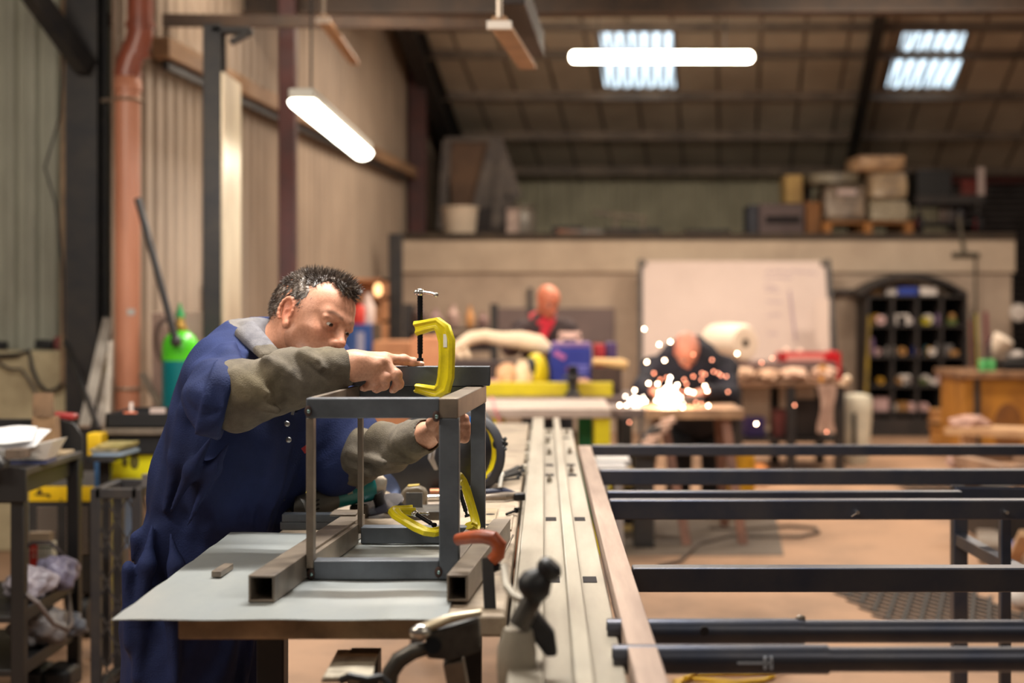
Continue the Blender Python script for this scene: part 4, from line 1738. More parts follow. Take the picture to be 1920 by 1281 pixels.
hair = sd_object('hair', hair_fn, HO - .15, HO + .16, .0028, hair_m, worker, it=1)
rng = np.random.default_rng(5)
me = hair.data
co = np.empty(len(me.vertices) * 3)
nn = np.empty(len(me.vertices) * 3)
me.vertices.foreach_get('co', co)
me.vertices.foreach_get('normal', nn)
co, nn = co.reshape(-1, 3) + origin_of(worker), nn.reshape(-1, 3)
q = (co - HO) @ HR / SC
rad = np.linalg.norm(q - np.array((-.02, 0, .03)), axis=1)
ok = np.nonzero((rad > .06) & (hair_region(q) < .004))[0]
sel = rng.choice(ok, min(9000, len(ok)), replace=False)
vs, fs = [], []
for i in sel:
    p, n = co[i], nn[i]
    ql = q[i]
    if np.dot(n, HR @ (ql - np.array((-.02, 0, .03)))) < 0:
        n = -n
    top = np.clip((ql[2] - .06) / .06, 0, 1)
    front = np.clip((ql[0] + .02) / .09, 0, 1)
    g = HR @ np.array((-.15 + 1.0 * front * top - .75 * (1 - top), .15 * np.sign(ql[1]) * (1 - top), -.8 * (1 - top) + .55 * top))
    d = n * (.25 + .75 * top) + g * .75 + rng.normal(0, .26, 3)
    d /= np.linalg.norm(d)
    L = (.008 + .010 * top + .006 * top * front) * rng.uniform(.7, 1.25)
    s = np.cross(d, n)
    s /= np.linalg.norm(s) + 1e-9
    w = .00075
    u2 = np.cross(d, s)
    p0 = p - n * .002
    mid = p0 + d * L * .55 + n * .001
    tip = p0 + d * L + g * .003
    o = len(vs)
    vs += [p0 + s * w, p0 - s * w * .5 + u2 * w * .86, p0 - s * w * .5 - u2 * w * .86,
           mid + s * w * .8, mid - s * w * .4 + u2 * w * .7, mid - s * w * .4 - u2 * w * .7, tip]
    for a, c in ((0, 1), (1, 2), (2, 0)):
        fs += [(o + a, o + c, o + c + 3, o + a + 3), (o + a + 3, o + c + 3, o + 6)]
sm = bpy.data.meshes.new('hair_strands')
sm.from_pydata((np.array(vs) - origin_of(worker)).tolist(), [], fs)
sm.materials.append(hair_m)
so = bpy.data.objects.new('hair_strands', sm)
COL.objects.link(so)
so.parent = worker
so['kind'] = 'stuff'


# cloth helpers -----------------------------------------------------------------
def folds(a, b, amp, freq, twist=0.0, seed=0):
    """ripples round a limb that runs from a to b"""
    a, b = np.array(a, float), np.array(b, float)
    ax = (b - a) / np.linalg.norm(b - a)
    s, u = frame_of(ax)
    s, u = np.array(s), np.array(u)
    L = np.linalg.norm(b - a)

    def f(p):
        t = (p - a) @ ax
        th = np.arctan2((p - a) @ u, (p - a) @ s)
        w1 = np.sin(t * freq + twist * th + 1.3 * np.sin(2 * th + seed) + seed)
        w2 = np.sin(t * freq * .53 - twist * 1.7 * th + 1.9 * np.sin(th + seed * 2.1))
        w3 = np.sin(3 * th + t * 23 + seed)
        return amp * (.55 * w1 * np.abs(w1) + .35 * w2 + .22 * w3)
    return f


# hooded top: trunk, sleeves, cuffs, hood -----------------------------------------
hoodie_m = M('hooded_top', (104, 96, 84), (82, 82, 88), rough=.9, scale=7, lo=.4, hi=.62, bump=.25, bscale=260, attr=None)
sd = SD()
sd.cap((-.70, 3.25, .98), (-.66, 3.25, 1.17), .17, .15, .03, n=fwd, s=.72)
sd.cap(shR, shL, .056, .056, .03)
sd.cap(shR, elR, .054, .058, .03)
f1 = folds(elR, wrR, .0085, 62, 1.6, .4)
m1, m2 = np.array(P(556, 712, 2.86)), np.array(P(616, 697, 2.875))
elR2 = np.array(P(470, 735, 2.835))
sd.cap(elR, elR2, .058, .060, .03, disp=f1)
sd.cap(elR2, m1, .060, .056, .03, disp=f1)
sd.cap(m1, m2, .056, .044, .03, disp=f1)
sd.cap(m2, wrR - (wrR - m2) * .12, .043, .037, .02, disp=folds(m2, wrR, .003, 120, .4, 1))
sd.ell(P(440, 776, 2.83), (.036, .04, .030), None, .03)          # sagging cloth under the elbow
# rolled fold and cuff near the wrist
for pa, pb, r in ((P(566, 664, 2.83), P(592, 676, 2.815), .010), (P(574, 660, 2.85), P(603, 690, 2.815), .009), (P(500, 676, 2.80), P(540, 700, 2.80), .010),
                  (P(440, 705, 2.79), P(500, 738, 2.775), .011), (P(430, 745, 2.78), P(520, 770, 2.785), .010), (P(520, 690, 2.80), P(470, 745, 2.775), .009)):
    sd.cap(pa, pb, r * 1.15, r * .8, .014)
axc = (wrR - m2) / np.linalg.norm(wrR - m2)
for i, (t, r) in enumerate(((.012, .0415), (.028, .0425))):
    c = wrR - axc * (t + .004)
    sd.cap(c - axc * .007, c + axc * .007, r, r - .002, .004, cut=[(wrR + axc * .002, axc)])
# hollow mouth of the cuff
sd.cap(wrR - axc * .005, wrR + axc * .05, .034, .034, .004, sub=True)
# left sleeve
f2 = folds(elL, wrL, .009, 70, 1.8, 2.0)
sd.cap(shL, elL, .056, .062, .03)
sd.cap(elL, elL * .45 + wrL * .55, .062, .052, .03, disp=f2)
sd.cap(elL * .45 + wrL * .55, wrL, .050, .036, .02, disp=f2)
axl = (wrL - elL) / np.linalg.norm(wrL - elL)
sd.cap(wrL - axl * .03, wrL - axl * .004, .042, .040, .006)
sd.cap(wrL, wrL + axl * .06, .033, .033, .004, sub=True)
for pa, pb, r in ((P(700, 820, 3.10), P(745, 850, 3.05), .012), (P(660, 850, 3.20), P(720, 868, 3.10), .010), (P(770, 800, 3.04), P(790, 830, 3.02), .011)):
    sd.cap(pa, pb, r * 1.15, r * .8, .014)
# hood lying round the neck
ring = []
for k in range(17):
    a = math.radians(35 + 290 * k / 16)
    p = np.array((-.625, 3.225, 1.262)) + fwd * .082 * math.cos(a) + lft * .100 * math.sin(a) + np.array((0, 0, -.030 * math.cos(a)))
    ring.append(p)
sd.chain(ring, [.014] + [.021] * 15 + [.014], .012)
ring2 = [p + np.array((-.02, 0, -.036)) + (p - np.array((-.625, 3.225, 1.262))) * .14 for p in ring[2:-2]]
sd.chain(ring2, [.024] * len(ring2), .014)
sd.ell(np.array((-.712, 3.25, 1.238)), (.055, .085, .042), None, .03)
sd.cap(P(520, 670, 3.02), P(470, 615, 3.12), .012, .016, .02)
sd.cap(P(495, 668, 3.02), P(452, 625, 3.10), .010, .014, .02)


def hoodie_tint(v):
    c = np.tile(np.array(srgb(112, 104, 92)[:3]), (len(v), 1))
    d = np.linalg.norm((v - np.array((-.625, 3.225, 1.262)))[:, :2], axis=1)
    lin = np.zeros(len(v))
    for k in range(len(ring) - 1):
        ab = ring[k + 1] - ring[k]
        t = np.clip(((v - ring[k]) @ ab) / (ab @ ab), 0, 1)
        lin = np.maximum(lin, np.clip((.0245 - np.linalg.norm(v - ring[k] - t[:, None] * ab, axis=1)) / .002, 0, 1))
    hood = ((v[:, 2] > 1.19) & (d < .19) & (v[:, 1] > 3.0)).astype(float) * (1 - lin)
    c = c * (1 - hood[:, None]) + np.array(srgb(120, 118, 122)[:3]) * hood[:, None]
    olive = np.clip(np.sin(v[:, 0] * 21 + 1) * np.sin(v[:, 2] * 33) + .1, 0, 1)[:, None] * .45
    return c * (1 - olive) + np.array(srgb(120, 108, 78)[:3]) * olive


hoodie_m2 = M('hooded_top_cloth', (255, 255, 255), (206, 206, 210), rough=.92, attr='tint', scale=30, lo=.4, hi=.7, bump=.3, bscale=420, spec=.2)
sd_object('hooded_top', sd, (-.90, 2.70, .90), (-.20, 3.56, 1.36), .0036, hoodie_m2, worker, hoodie_tint, it=2)

# coverall -------------------------------------------------------------------------
m_cov = M('coverall_blue', (36, 48, 92), (26, 35, 68), rough=.8, scale=5, lo=.35, hi=.7, bump=.2, bscale=300, spec=.25)
sd = SD()
ctr = [(-.790, 3.27, .36), (-.79, 3.28, .60), (-.772, 3.285, .76), (-.747, 3.285, .86), (-.712, 3.265, .97), (-.678, 3.25, 1.07), (-.652, 3.25, 1.15)]
rad = [.188, .192, .190, .190, .200, .205, .185]


def cloth_long(p):
    """long falling folds of the back and skirt of the coverall"""
    q = p - np.array((-.72, 3.25, 0))
    th = np.arctan2(q @ lft, q @ fwd)
    z = p[:, 2]
    drop = np.clip((1.18 - z) / .2, 0, 1)
    w = .0105 * np.sin(7 * th + 5 * np.sin(z * 5.5) + 1.2) * drop + .004 * np.sin(13 * th - z * 9 + 2.2 * np.sin(3 * th)) * drop
    waist = np.exp(-((z - .885) / .022) ** 2)
    w = w - .005 * waist + .004 * waist * np.sin(22 * th) + .002 * np.exp(-((z - .84) / .03) ** 2) * np.sin(24 * th)
    return w


sd.chain(ctr, rad, .05, n=fwd, s=.66, disp=cloth_long)
f3 = folds(shR, elR, .006, 58, 2.2, .9)
sd.cap(shR + np.array((0, .03, .004)), shL - np.array((0, .03, -.004)), .078, .078, .05)
sd.ell((-.690, 3.25, 1.165), (.092, .165, .100), np.stack([fwd, lft, (0, 0, 1)], 1), .05, disp=cloth_long)
# wide right sleeve, turned back above the elbow
dR = (elR - shR) / np.linalg.norm(elR - shR)
hem = np.array(P(420, 752, 2.835))
nh = np.array((.95, .13, -.26))
nh /= np.linalg.norm(nh)
f3 = folds(shR, hem, .0075, 52, 2.4, .9)
sd.cap(shR + np.array((-.005, .03, -.01)), hem - nh * .004, .082, .074, .04, disp=f3, cut=[(hem + nh * .010, nh)])
sd.cap(hem - nh * .030, hem + nh * .01, .0795, .0785, .006, cut=[(hem + nh * .012, nh), (hem - nh * .036, -nh)], disp=f3)
sd.cap(hem + nh * .058, hem + nh * .14, .0665, .0705, .006, sub=True)
for pts in ([P(432, 655, 3.01), P(404, 712, 2.90), P(384, 780, 2.81)], [P(446, 668, 2.96), P(420, 716, 2.85), P(404, 788, 2.775)],
            [P(392, 668, 3.06), P(370, 735, 2.95), P(366, 800, 2.87)], [P(408, 690, 2.93), P(392, 750, 2.83), P(398, 806, 2.80)]):
    sd.chain([np.array(p) for p in pts], [.004, .012, .006], .016)
# left sleeve
dL = (elL - shL) / np.linalg.norm(elL - shL)
hl2 = shL + dL * .23
f4 = folds(shL, elL, .007, 60, 2.0, 3)
sd.cap(shL, hl2, .085, .088, .04, disp=f4)
sd.ell(np.array(P(620, 893, 3.27)), (.035, .04, .045), None, .04, disp=f4)
# folds that fan from the armpit and over the shoulder
for pts, r in (
        ([P(404, 660, 3.02), P(386, 720, 2.98), P(374, 790, 2.98)], .013),
        ([P(418, 648, 3.0), P(396, 700, 2.96), P(385, 770, 2.94)], .012),
        ([P(440, 640, 3.02), P(428, 668, 2.97), P(412, 720, 2.93)], .010),
        ([P(376, 690, 3.06), P(352, 770, 3.06), P(332, 860, 3.07), P(308, 960, 3.08)], .014),
        ([P(400, 815, 2.98), P(360, 880, 3.02), P(320, 960, 3.05)], .013),
        ([P(430, 830, 2.99), P(400, 880, 3.03), P(352, 985, 3.05)], .012),
        ([P(452, 815, 3.03), P(520, 850, 3.06), P(545, 930, 3.08)], .011),
        ([P(505, 790, 3.06), P(528, 850, 3.06), P(530, 950, 3.08)], .010),
        ([P(556, 780, 3.10), P(556, 860, 3.09), P(540, 960, 3.09)], .012),
        ([P(285, 985, 3.08), P(276, 1060, 3.06), P(262, 1150, 3.06), P(256, 1270, 3.06)], .014),
        ([P(320, 1000, 3.06), P(330, 1060, 3.05), P(322, 1150, 3.05), P(330, 1280, 3.05)], .013),
        ([P(380, 1010, 3.05), P(372, 1100, 3.04), P(380, 1281, 3.05)], .012),
        ([P(275, 985, 3.12), P(258, 1010, 3.12), P(246, 1050, 3.12)], .010)):
    pts = [np.array(p) for p in pts]
    sd.chain(pts, [r * .25] + [r * 1.15] * (len(pts) - 2) + [r * .3], .022)
# hip pocket flap and hollow neck
sd.cap(P(240, 1070, 3.06), P(245, 1200, 3.07), .022, .024, .02, n=(1, 0, 0), s=.6)
sd.cap((-.625, 3.225, 1.16), (-.60, 3.21, 1.42), .075, .115, .01, sub=True)
sd.cap((-.60, 3.20, 1.10), (-.50, 3.15, 1.30), .030, .075, .02, sub=True)
# legs
for s in (-1, 1):
    hipc = np.array((-.79, 3.255, .62)) + lft * .095 * s
    foot = np.array((-.80, 3.24, .06)) + lft * .125 * s
    sd.cap(hipc, (hipc + foot) / 2, .105, .095, .04, disp=folds(hipc, foot, .006, 30, 2, s))
    sd.cap((hipc + foot) / 2, foot, .095, .085, .03, disp=folds(hipc, foot, .007, 40, 2, s + 2), cut=[((0, 0, .055), (0, 0, -1))])


def cov_fn(p, near=None):
    # the cloth is pressed flat where the belly leans on the bench edge
    return np.maximum(sd(p, near), np.minimum(p[:, 0] + .592, .857 - p[:, 2]))


cov = sd_object('coverall', cov_fn, (-1.06, 2.70, .03), (-.36, 3.60, 1.36), .0050, m_cov, worker, it=2)
# collar, zip, poppers and small red logo patch
m_zip = M('zip_steel', (150, 150, 150), rough=.3, metal=.9)
for px, py, y in ((538, 795, 3.075), (541, 825, 3.075)):
    b = MB()
    b.ell(P(px, py, y), (.0065, .004, .0065), nu=12, nv=8)
    b.build('popper', m_zip, worker)
b = MB()
b.bar(P(553, 757, 3.06), P(548, 778, 3.06), .006, .004, (0, -1, 0))
b.build('zip_puller', m_zip, worker)
b = MB()
b.bar(P(569, 838, 3.07), P(576, 848, 3.07), .012, .003, (0, -1, 0))
b.build('chest_badge', M('badge_red', (160, 40, 44), rough=.7), worker)
for s in (-1, 1):
    foot = np.array((-.80, 3.24, 0)) + lft * .125 * s
    b = MB()
    rows = []
    b.tube([foot + np.array((-.07, .03, .045)), foot + np.array((0, 0, .05)), foot + fwd * .10 + np.array((0, 0, .042)), foot + fwd * .19 + np.array((0, 0, .036))], [.042, .05, .046, .034], 16)
    b.build('boot', M('boot_black', (28, 26, 26), rough=.5), worker)
# ------------------------------------------------------------------ the left side of the shop
def gp(px, y, py=None):
    """point on the floor under pixel column px at depth y"""
    return Vector((P(px, 0, y).x, y, 0))


# orange drain pipe with an offset bend
m_pipe = M('drain_pipe_clay', (196, 134, 106), (170, 110, 84), rough=.42, scale=3, stretch=(1, 1, .3))
m_pipe2 = M('drain_pipe_brown', (140, 74, 54), (112, 58, 44), rough=.35, scale=5)
t = thing('drain_pipe', 'orange clay-coloured drain pipe with a darker offset bend at its top', 'pipe', gp(238, 7.4))
b = MB()
xq = P(238, 0, 7.4).x
r = .068
b.cyl((xq, 7.4, 0), (xq, 7.4, P(0, 150, 7.4).z), r, n=28)
b.build('pipe', m_pipe, t)
b = MB()
b.lathe([(r, 0), (r + .008, .004), (r + .008, .05), (r + .002, .058), (r + .002, .09), (r, .095)], (xq, 7.4, P(0, 172, 7.4).z), n=28)
b.build('socket', m_pipe, t)
b = MB()
b.tube([P(238, 150, 7.4), P(238, 132, 7.4), P(244, 112, 7.4), P(258, 82, 7.4), P(263, 62, 7.4), P(263, 42, 7.4), P(263, -40, 7.4)], r * .98, 24)
b.build('offset_bend', m_pipe2, t)
for pc, y_ in (((238, 140), .01), ((263, 48), .01), ((254, 96), .01)):
    b = MB()
    c = P(pc[0], pc[1], 7.4)
    d = Vector((.35, 0, 1)) if pc[1] == 96 else Vector((0, 0, 1))
    d.normalize()
    b.cyl(c - d * .014, c + d * .014, r * 1.10, n=28)
    b.build('collar', m_pipe2, t)
for py in (188, 728):
    b = MB()
    z = P(0, py, 7.4).z
    ring = [Vector((xq + (r + .006) * math.cos(a), 7.4 + (r + .006) * math.sin(a), z)) for a in np.linspace(0, 2 * math.pi, 29)[:-1]]
    b.tube(ring, .008, 8, closed=True)
    b.bar((xq - r, 7.4, z + .004), (xq - r - .09, 7.5, z + .012), .02, .02)
    b.build('clip', M('galv', (150, 132, 116), rough=.4, metal=.5), t)
b = MB()
b.bar(P(246, 585, 7.4) + Vector((0, -r - .001, 0)), P(258, 585, 7.4) + Vector((0, -r + .016, 0)), .03, .003, (0, -1, 0))
b.build('sticker', M('sticker_grey', (170, 168, 164), rough=.5), t)

# gas cylinder
t = thing('gas_cylinder', 'green-shouldered teal gas cylinder standing behind the worker', 'gas cylinder', gp(340, 7.15))
x = P(338, 0, 7.15).x
zt_, zg = P(0, 622, 7.15).z, P(0, 676, 7.15).z
b = MB()
b.lathe([(.088, .0), (.090, .01), (.090, zg)], (x, 7.15, 0), n=32)
b.build('cylinder_body', M('gas_teal', (0, 122, 128), (0, 104, 112), rough=.35, scale=4), t)
b = MB()
b.lathe([(.0902, zg), (.0902, zg + .06), (.086, zg + .09), (.074, zg + .118), (.050, zg + .140), (.034, zg + .150)], (x, 7.15, 0), n=32)
b.build('shoulder', M('gas_green', (92, 206, 40), (70, 186, 36), rough=.25, scale=4), t)
b = MB()
b.lathe([(.034, 0), (.036, .02), (.028, .026), (.022, .05), (.020, .075)], (x, 7.15, zg + .148), n=20)
b.build('neck_ring', M('valve_brass', (176, 140, 70), rough=.35, metal=.7), t)
b = MB()
b.lathe([(.026, 0), (.022, .02), (.010, .05), (.004, .075)], (x - .002, 7.15, zg + .215), n=16)
b.build('valve_cap', M('cap_green', (30, 140, 70), rough=.4), t)
# hose looped over a board behind it
b = MB()
b.mm(P(288, 0, 7.55).x, P(378, 0, 7.55).x, 7.55, 7.57, .0, P(0, 585, 7.55).z)
tag(b.build('board', M('pale_board', (216, 196, 180), (198, 176, 160), rough=.7, scale=3)), 'pale board standing upright behind the gas cylinder', 'board')
t = thing('frame_post', 'rusty brown channel standing between drain pipe and gas cylinder', 'post', gp(297, 7.35))
b = MB()
b.mm(P(285, 0, 7.35).x, P(306, 0, 7.35).x, 7.35, 7.40, 0, P(0, 588, 7.35).z)
b.build('web', M('rust_pale', (150, 124, 112), (120, 92, 82), rough=.7, scale=6), t)
b = MB()
b.bar(P(266, 700, 7.3), P(312, 780, 7.3), .05, .03)
b.build('brace', m_raw2, t)
b = MB()
b.cyl(P(258, 372, 7.0), P(330, 640, 7.0), .018, n=12)
b.ell(P(330, 640, 7.0), (.03, .03, .03), nu=12, nv=8)
tag(b.build('pry_bar', m_dark), 'long dark bar leaning from the drain pipe down to the gas cylinder', 'bar')
b = MB()
cc = P(312, 640, 7.22)
b.tube([cc + Vector((.052 * math.cos(a), .01 * math.sin(a * 2), .11 * math.sin(a))) for a in np.linspace(0, 2 * math.pi, 25)[:-1]], .012, 8, closed=True)
tag(b.build('coiled_hose', M('hose_rubber', (92, 70, 64), rough=.6)), 'dull red-brown hose coil beside the gas cylinder neck', 'hose')

# pieces leaning at the corner
for (a, c, w, m, lab) in ((P(158, 800, 6.9), P(203, 598, 7.45), .05, M('alu_bar', (206, 196, 184), (170, 160, 150), rough=.4, metal=.4), 'pale aluminium length leaning at the corner, left of the drain pipe'),
                          (P(186, 800, 7.0), P(205, 700, 7.3), .04, M('alu_bar', (206, 196, 184)), 'shorter pale length leaning low against the drain pipe'),
                          (P(200, 860, 7.05), P(208, 640, 7.2), .025, M('alu_bar', (206, 196, 184)), 'short pale plate standing just left of the drain pipe')):
    b = MB()
    b.bar(a, c, w, .02)
    tag(b.build('metal_length', m), lab, 'metal bar')
b = MB()
b.cyl(P(122, 640, 7.66), P(186, 806, 6.6), .014, n=10)
tag(b.build('thin_pole', m_dark), 'thin black pole leaning from the dado top towards the yellow bench', 'pole')
# cables and small tools on the dado
t = thing('cable_loop', 'black cable looping over the concrete dado wall', 'cable', P(90, 668, 7.72))
zq = 1.108
b = MB()
b.tube([P(-10, 668, 7.70), P(30, 666, 7.70), P(54, 658, 7.72), P(60, 690, 7.70), P(72, 720, 7.69), P(90, 735, 7.69), P(110, 728, 7.69), P(124, 700, 7.69), P(128, 660, 7.72)], .011, 8)
b.build('loop', m_black, t)
b = MB()
b.tube([P(-10, 675, 7.69), P(18, 692, 7.69), P(40, 692, 7.69), P(56, 715, 7.69), P(72, 745, 7.69)], .007, 8)
b.build('thin_cable', m_dark, t)
b = MB()
yq_ = 7.82
b.bar((P(68, 0, yq_).x, yq_, 1.13), (P(102, 0, yq_).x, yq_, 1.125), .07, .05)
tag(b.build('torch_handle', m_black, bevel=.01), 'black torch handle lying on the concrete dado', 'torch')
b = MB()
b.bar((P(104, 0, yq_).x, yq_, 1.135), (P(142, 0, yq_).x, yq_, 1.135), .08, .075)
tag(b.build('red_tool', M('tool_red_dull', (132, 66, 64), (92, 50, 50), rough=.6, scale=9), bevel=.015), 'dull red tool case lying on the concrete dado by the stanchion', 'tool')
b = MB()
b.bar((P(-4, 0, yq_).x, yq_, 1.12), (P(13, 0, yq_).x, yq_, 1.12), .06, .05)
tag(b.build('dark_tin', m_black, bevel=.01), 'small black tin on the concrete dado at the left picture edge', 'tin')
# hanging wires on the corner cladding
b = MB()
b.tube([P(118, 100, 7.66), P(112, 220, 7.66), P(84, 315, 7.66), P(104, 380, 7.66), P(118, 500, 7.66), P(120, 640, 7.68)], .006, 6)
tag(b.build('hanging_cable', m_dark), 'thin cable hanging down the corner cladding with a slack bend', 'cable')

# yellow bench with black tray
t = thing('yellow_bench', 'yellow-painted steel bench with a grey top slab behind the worker', 'bench', gp(250, 5.6))
m_ybench = M('bench_yellow', (236, 226, 20), (214, 206, 24), rough=.5, scale=5)
Yb = 5.5
xl, xr = P(193, 0, Yb).x, P(420, 0, Yb).x
zs = P(0, 803, Yb).z
b = MB()
b.mm(xl, xr, Yb - .02, 6.3, zs - .026, zs)
b.build('top_slab', M('slab_grey', (120, 106, 92), (88, 78, 68), rough=.6, scale=9), t, bevel=.004)
b = MB()
b.mm(xl + .01, xr - .02, Yb + .0, 6.2, P(0, 852, Yb).z, zs - .027)
b.build('drawer_case', m_black, t, bevel=.004)
b = MB()
b.mm(xl, xr, Yb + .02, Yb + .05, P(0, 930, Yb).z, P(0, 853, Yb).z)
b.build('apron', m_ybench, t, bevel=.003)
for px, yy in ((205, Yb), (400, Yb), (212, 6.2), (400, 6.2)):
    b = MB()
    xx = P(px, 0, Yb).x
    b.mm(xx - .024, xx + .024, yy - (.03 if px == 205 else 0), yy + .05, 0, P(0, 925, Yb).z)
    b.build('leg', m_ybench, t, bevel=.003)
b = MB()
b.mm(P(172, 0, Yb).x, P(191, 0, Yb).x, Yb + .03, Yb + .5, .35, P(0, 856, Yb).z)
b.build('side_panel', M('panel_blue', (76, 124, 180), (64, 108, 160), rough=.5, scale=5), t, bevel=.003)
for (px, py, rr) in ((234, 866, .02), (252, 866, .03)):
    b = MB()
    b.ell(P(px, py, Yb + .019), (rr * .6, .002, rr), nu=12, nv=8)
    b.build('scuff_mark', M('scuff', (92, 84, 30), rough=.7), t)
t = thing('tool_tray', 'shallow black tray of small parts on the yellow bench', 'tray', P(260, 803, 5.7))
xl2, xr2 = P(198, 0, Yb).x, P(330, 0, Yb).x
b = MB()
z0 = zs + .001
b.mm(xl2, xr2, Yb, 5.85, z0, z0 + .006)
for q in ((xl2, xr2, Yb, Yb + .008), (xl2, xr2, 5.842, 5.85), (xl2, xl2 + .008, Yb, 5.85), (xr2 - .008, xr2, Yb, 5.85)):
    b.mm(*q, z0, z0 + .055)
b.build('tray_body', m_black, t)
for k, (px, w, m, lab, h) in enumerate(((240, .05, M('orange_bit', (226, 122, 86), rough=.5), 'orange plastic piece sitting in the black tray', .04),
                                     (238, .012, M('white_bit', (226, 214, 206), rough=.5), 'small white tube standing in the black tray', .075),
                                     (284, .06, M('pale_bit', (196, 176, 168), rough=.5), 'pale strip lying in the black tray', .05),
                                     (313, .03, M('white_bit', (226, 214, 206), rough=.5), 'white scrap in the right end of the black tray', .05))):
    b = MB()
    xx = P(px, 0, 5.6).x
    b.mm(xx - w / 2, xx + w / 2, 5.62 + k * .03, 5.62 + k * .03 + .02, z0 + .007, z0 + h + .012)
    tag(b.build('small_part', m, bevel=.003), lab, 'part')
b = MB()
yy = 5.40
b.mm(P(163, 0, yy).x, P(190, 0, yy).x, yy, yy + .08, P(0, 856, yy).z, P(0, 813, yy).z)
tag(b.build('yellow_box', M('box_yellow', (236, 196, 30), (216, 170, 34), rough=.5, scale=8), bevel=.004), 'bright yellow box beside the pile of magazines near the black desk', 'box')
for k, (dz, px0, px1, m, lab) in enumerate(((0, 172, 228, M('mag_blue', (128, 146, 166), rough=.5), 'bottom magazine of the pile next to the yellow box'),
                                         (.014, 168, 222, M('mag_grey', (150, 140, 120), (100, 96, 80), rough=.5, scale=20), 'middle magazine of the pile next to the yellow box'),
                                         (.028, 180, 226, M('mag_tan', (176, 156, 100), (120, 116, 60), rough=.5, scale=16), 'top magazine of the pile next to the yellow box'))):
    b = MB()
    y0_ = 5.20
    z = P(0, 856, 5.2).z + dz
    b.hexa([(P(px0, 0, y0_).x, y0_, z), (P(px1, 0, y0_).x, y0_, z), (P(px1 + 8, 0, y0_).x, y0_ + .18, z), (P(px0 - 4, 0, y0_).x, y0_ + .18, z),
            (P(px0, 0, y0_).x, y0_, z + .012), (P(px1, 0, y0_).x, y0_, z + .012), (P(px1 + 8, 0, y0_).x, y0_ + .18, z + .012), (P(px0 - 4, 0, y0_).x, y0_ + .18, z + .012)])
    tag(b.build('magazine', m, bevel=.001), lab, 'magazine', None)
b = MB()
z = P(0, 856, 5.2).z
b.mm(P(160, 0, 5.2).x, P(214, 0, 5.2).x, 5.20, 5.46, z - .02, z - .001)
b.mm(P(170, 0, 5.2).x, P(190, 0, 5.2).x, 5.3, 5.34, 0, z - .02)
tag(b.build('side_ledge', m_dark), 'narrow dark ledge on a post carrying the magazines and yellow box', 'ledge')

# square lattice stand
t = thing('lattice_stand', 'tall square black stand with diamond lattice sides, left of the worker', 'stand', (P(220, 0, 4.85).x, 4.87, 0))
xa, xb = P(181, 0, 4.75).x, P(258, 0, 4.75).x
zt2 = P(0, 916, 4.75).z
ya, yb = 4.75, 5.0
s_ = .032
for x in (xa, xb):
    for y in (ya, yb):
        b = MB()
        b.bar((x, y, 0), (x, y, zt2), s_, s_, (0, 1, 0))
        b.build('post', m_dark, t, bevel=.002)
for z in (zt2 - .016, .06):
    for q in (((xa, ya), (xb, ya)), ((xb, ya), (xb, yb)), ((xb, yb), (xa, yb)), ((xa, yb), (xa, ya))):
        b = MB()
        b.bar((q[0][0], q[0][1], z), (q[1][0], q[1][1], z), s_, s_)
        b.build('rim', m_dark, t, bevel=.002)


def lattice(p0, p1, z0, z1, n, rows):
    b = MB()
    p0, p1 = Vector(p0), Vector(p1)
    dz = (z1 - z0) / rows
    for i in range(rows):
        for j in range(n):
            a = p0.lerp(p1, j / n)
            c = p0.lerp(p1, (j + 1) / n)
            za, zb = z0 + dz * i, z0 + dz * (i + 1)
            if (i + j) % 2:
                za, zb = zb, za
            b.bar((a.x, a.y, za), (c.x, c.y, zb), .0055, .003, (0, 1, 0))
    return b


for q in (((xa, ya, 0), (xb, ya, 0)), ((xb, ya, 0), (xb, yb, 0))):
    lattice(q[0], q[1], .06, zt2 - .03, 4, 9).build('lattice', m_dark, t)
b = MB()
b.bar(P(180, 912, 4.9) , P(180, 912, 4.9) + Vector((.0, .02, .0)), .01, .01)
b = MB()
b.bar((P(277, 0, 4.82).x, 4.80, zt2 + .02), (P(277, 0, 4.82).x + .06, 4.98, zt2 + .02), .035, .04)
tag(b.build('square_offcut', M('offcut_grey', (96, 90, 88), rough=.5)), 'grey square offcut across the top of the lattice stand beside the worker', 'offcut')

# ------------------------------------------------------------------ black trolley desk at the left edge
m_desk = M('desk_black', (16, 15, 16), (24, 22, 22), rough=.5, scale=6)
m_desk_top = M('desk_top', (70, 62, 58), (48, 44, 42), rough=.5, scale=8)
xA, xB = -2.25, -1.655
yA, yB = 4.52, 5.10
zD = .822
t = thing('work_trolley', 'black steel work trolley with raised round-cornered ends at the left edge', 'trolley', (-1.95, 4.8, 0))
b = MB()
b.mm(xA, xB, yA, yB, zD - .022, zD)
b.build('top', m_desk_top, t, bevel=.003)
b = MB()
b.mm(xA, xB - .004, yA + .03, yA + .034, zD - .11, zD - .022)
b.mm(xB - .030, xB - .026, yA, yB, zD - .085, zD - .022)
b.build('apron', m_desk, t)
for x, y in ((xA + .02, yA + .02), (xB - .02, yA + .02), (xA + .02, yB - .02), (xB - .022, yB - .02)):
    b = MB()
    b.bar((x, y, .0), (x, y, zD - .02), .042, .042, (0, 1, 0))
    b.build('leg', m_desk, t, bevel=.003)
for y, xs, xe in ((yB, xA + .2, xB + .0), (yA - .012, xA, xB + .012)):
    b = MB()
    hgt = .115 if y > 5 else .012
    pts = [(xs, y, zD - .10), (xe, y, zD - .10), (xe, y, zD + hgt * .45), (xe - .03, y, zD + hgt * .85), (xe - .08, y, zD + hgt), (xs, y, zD + hgt)]
    b.prism(pts, (0, .012, 0))
    b.build('end_panel', m_desk, t, bevel=.002)
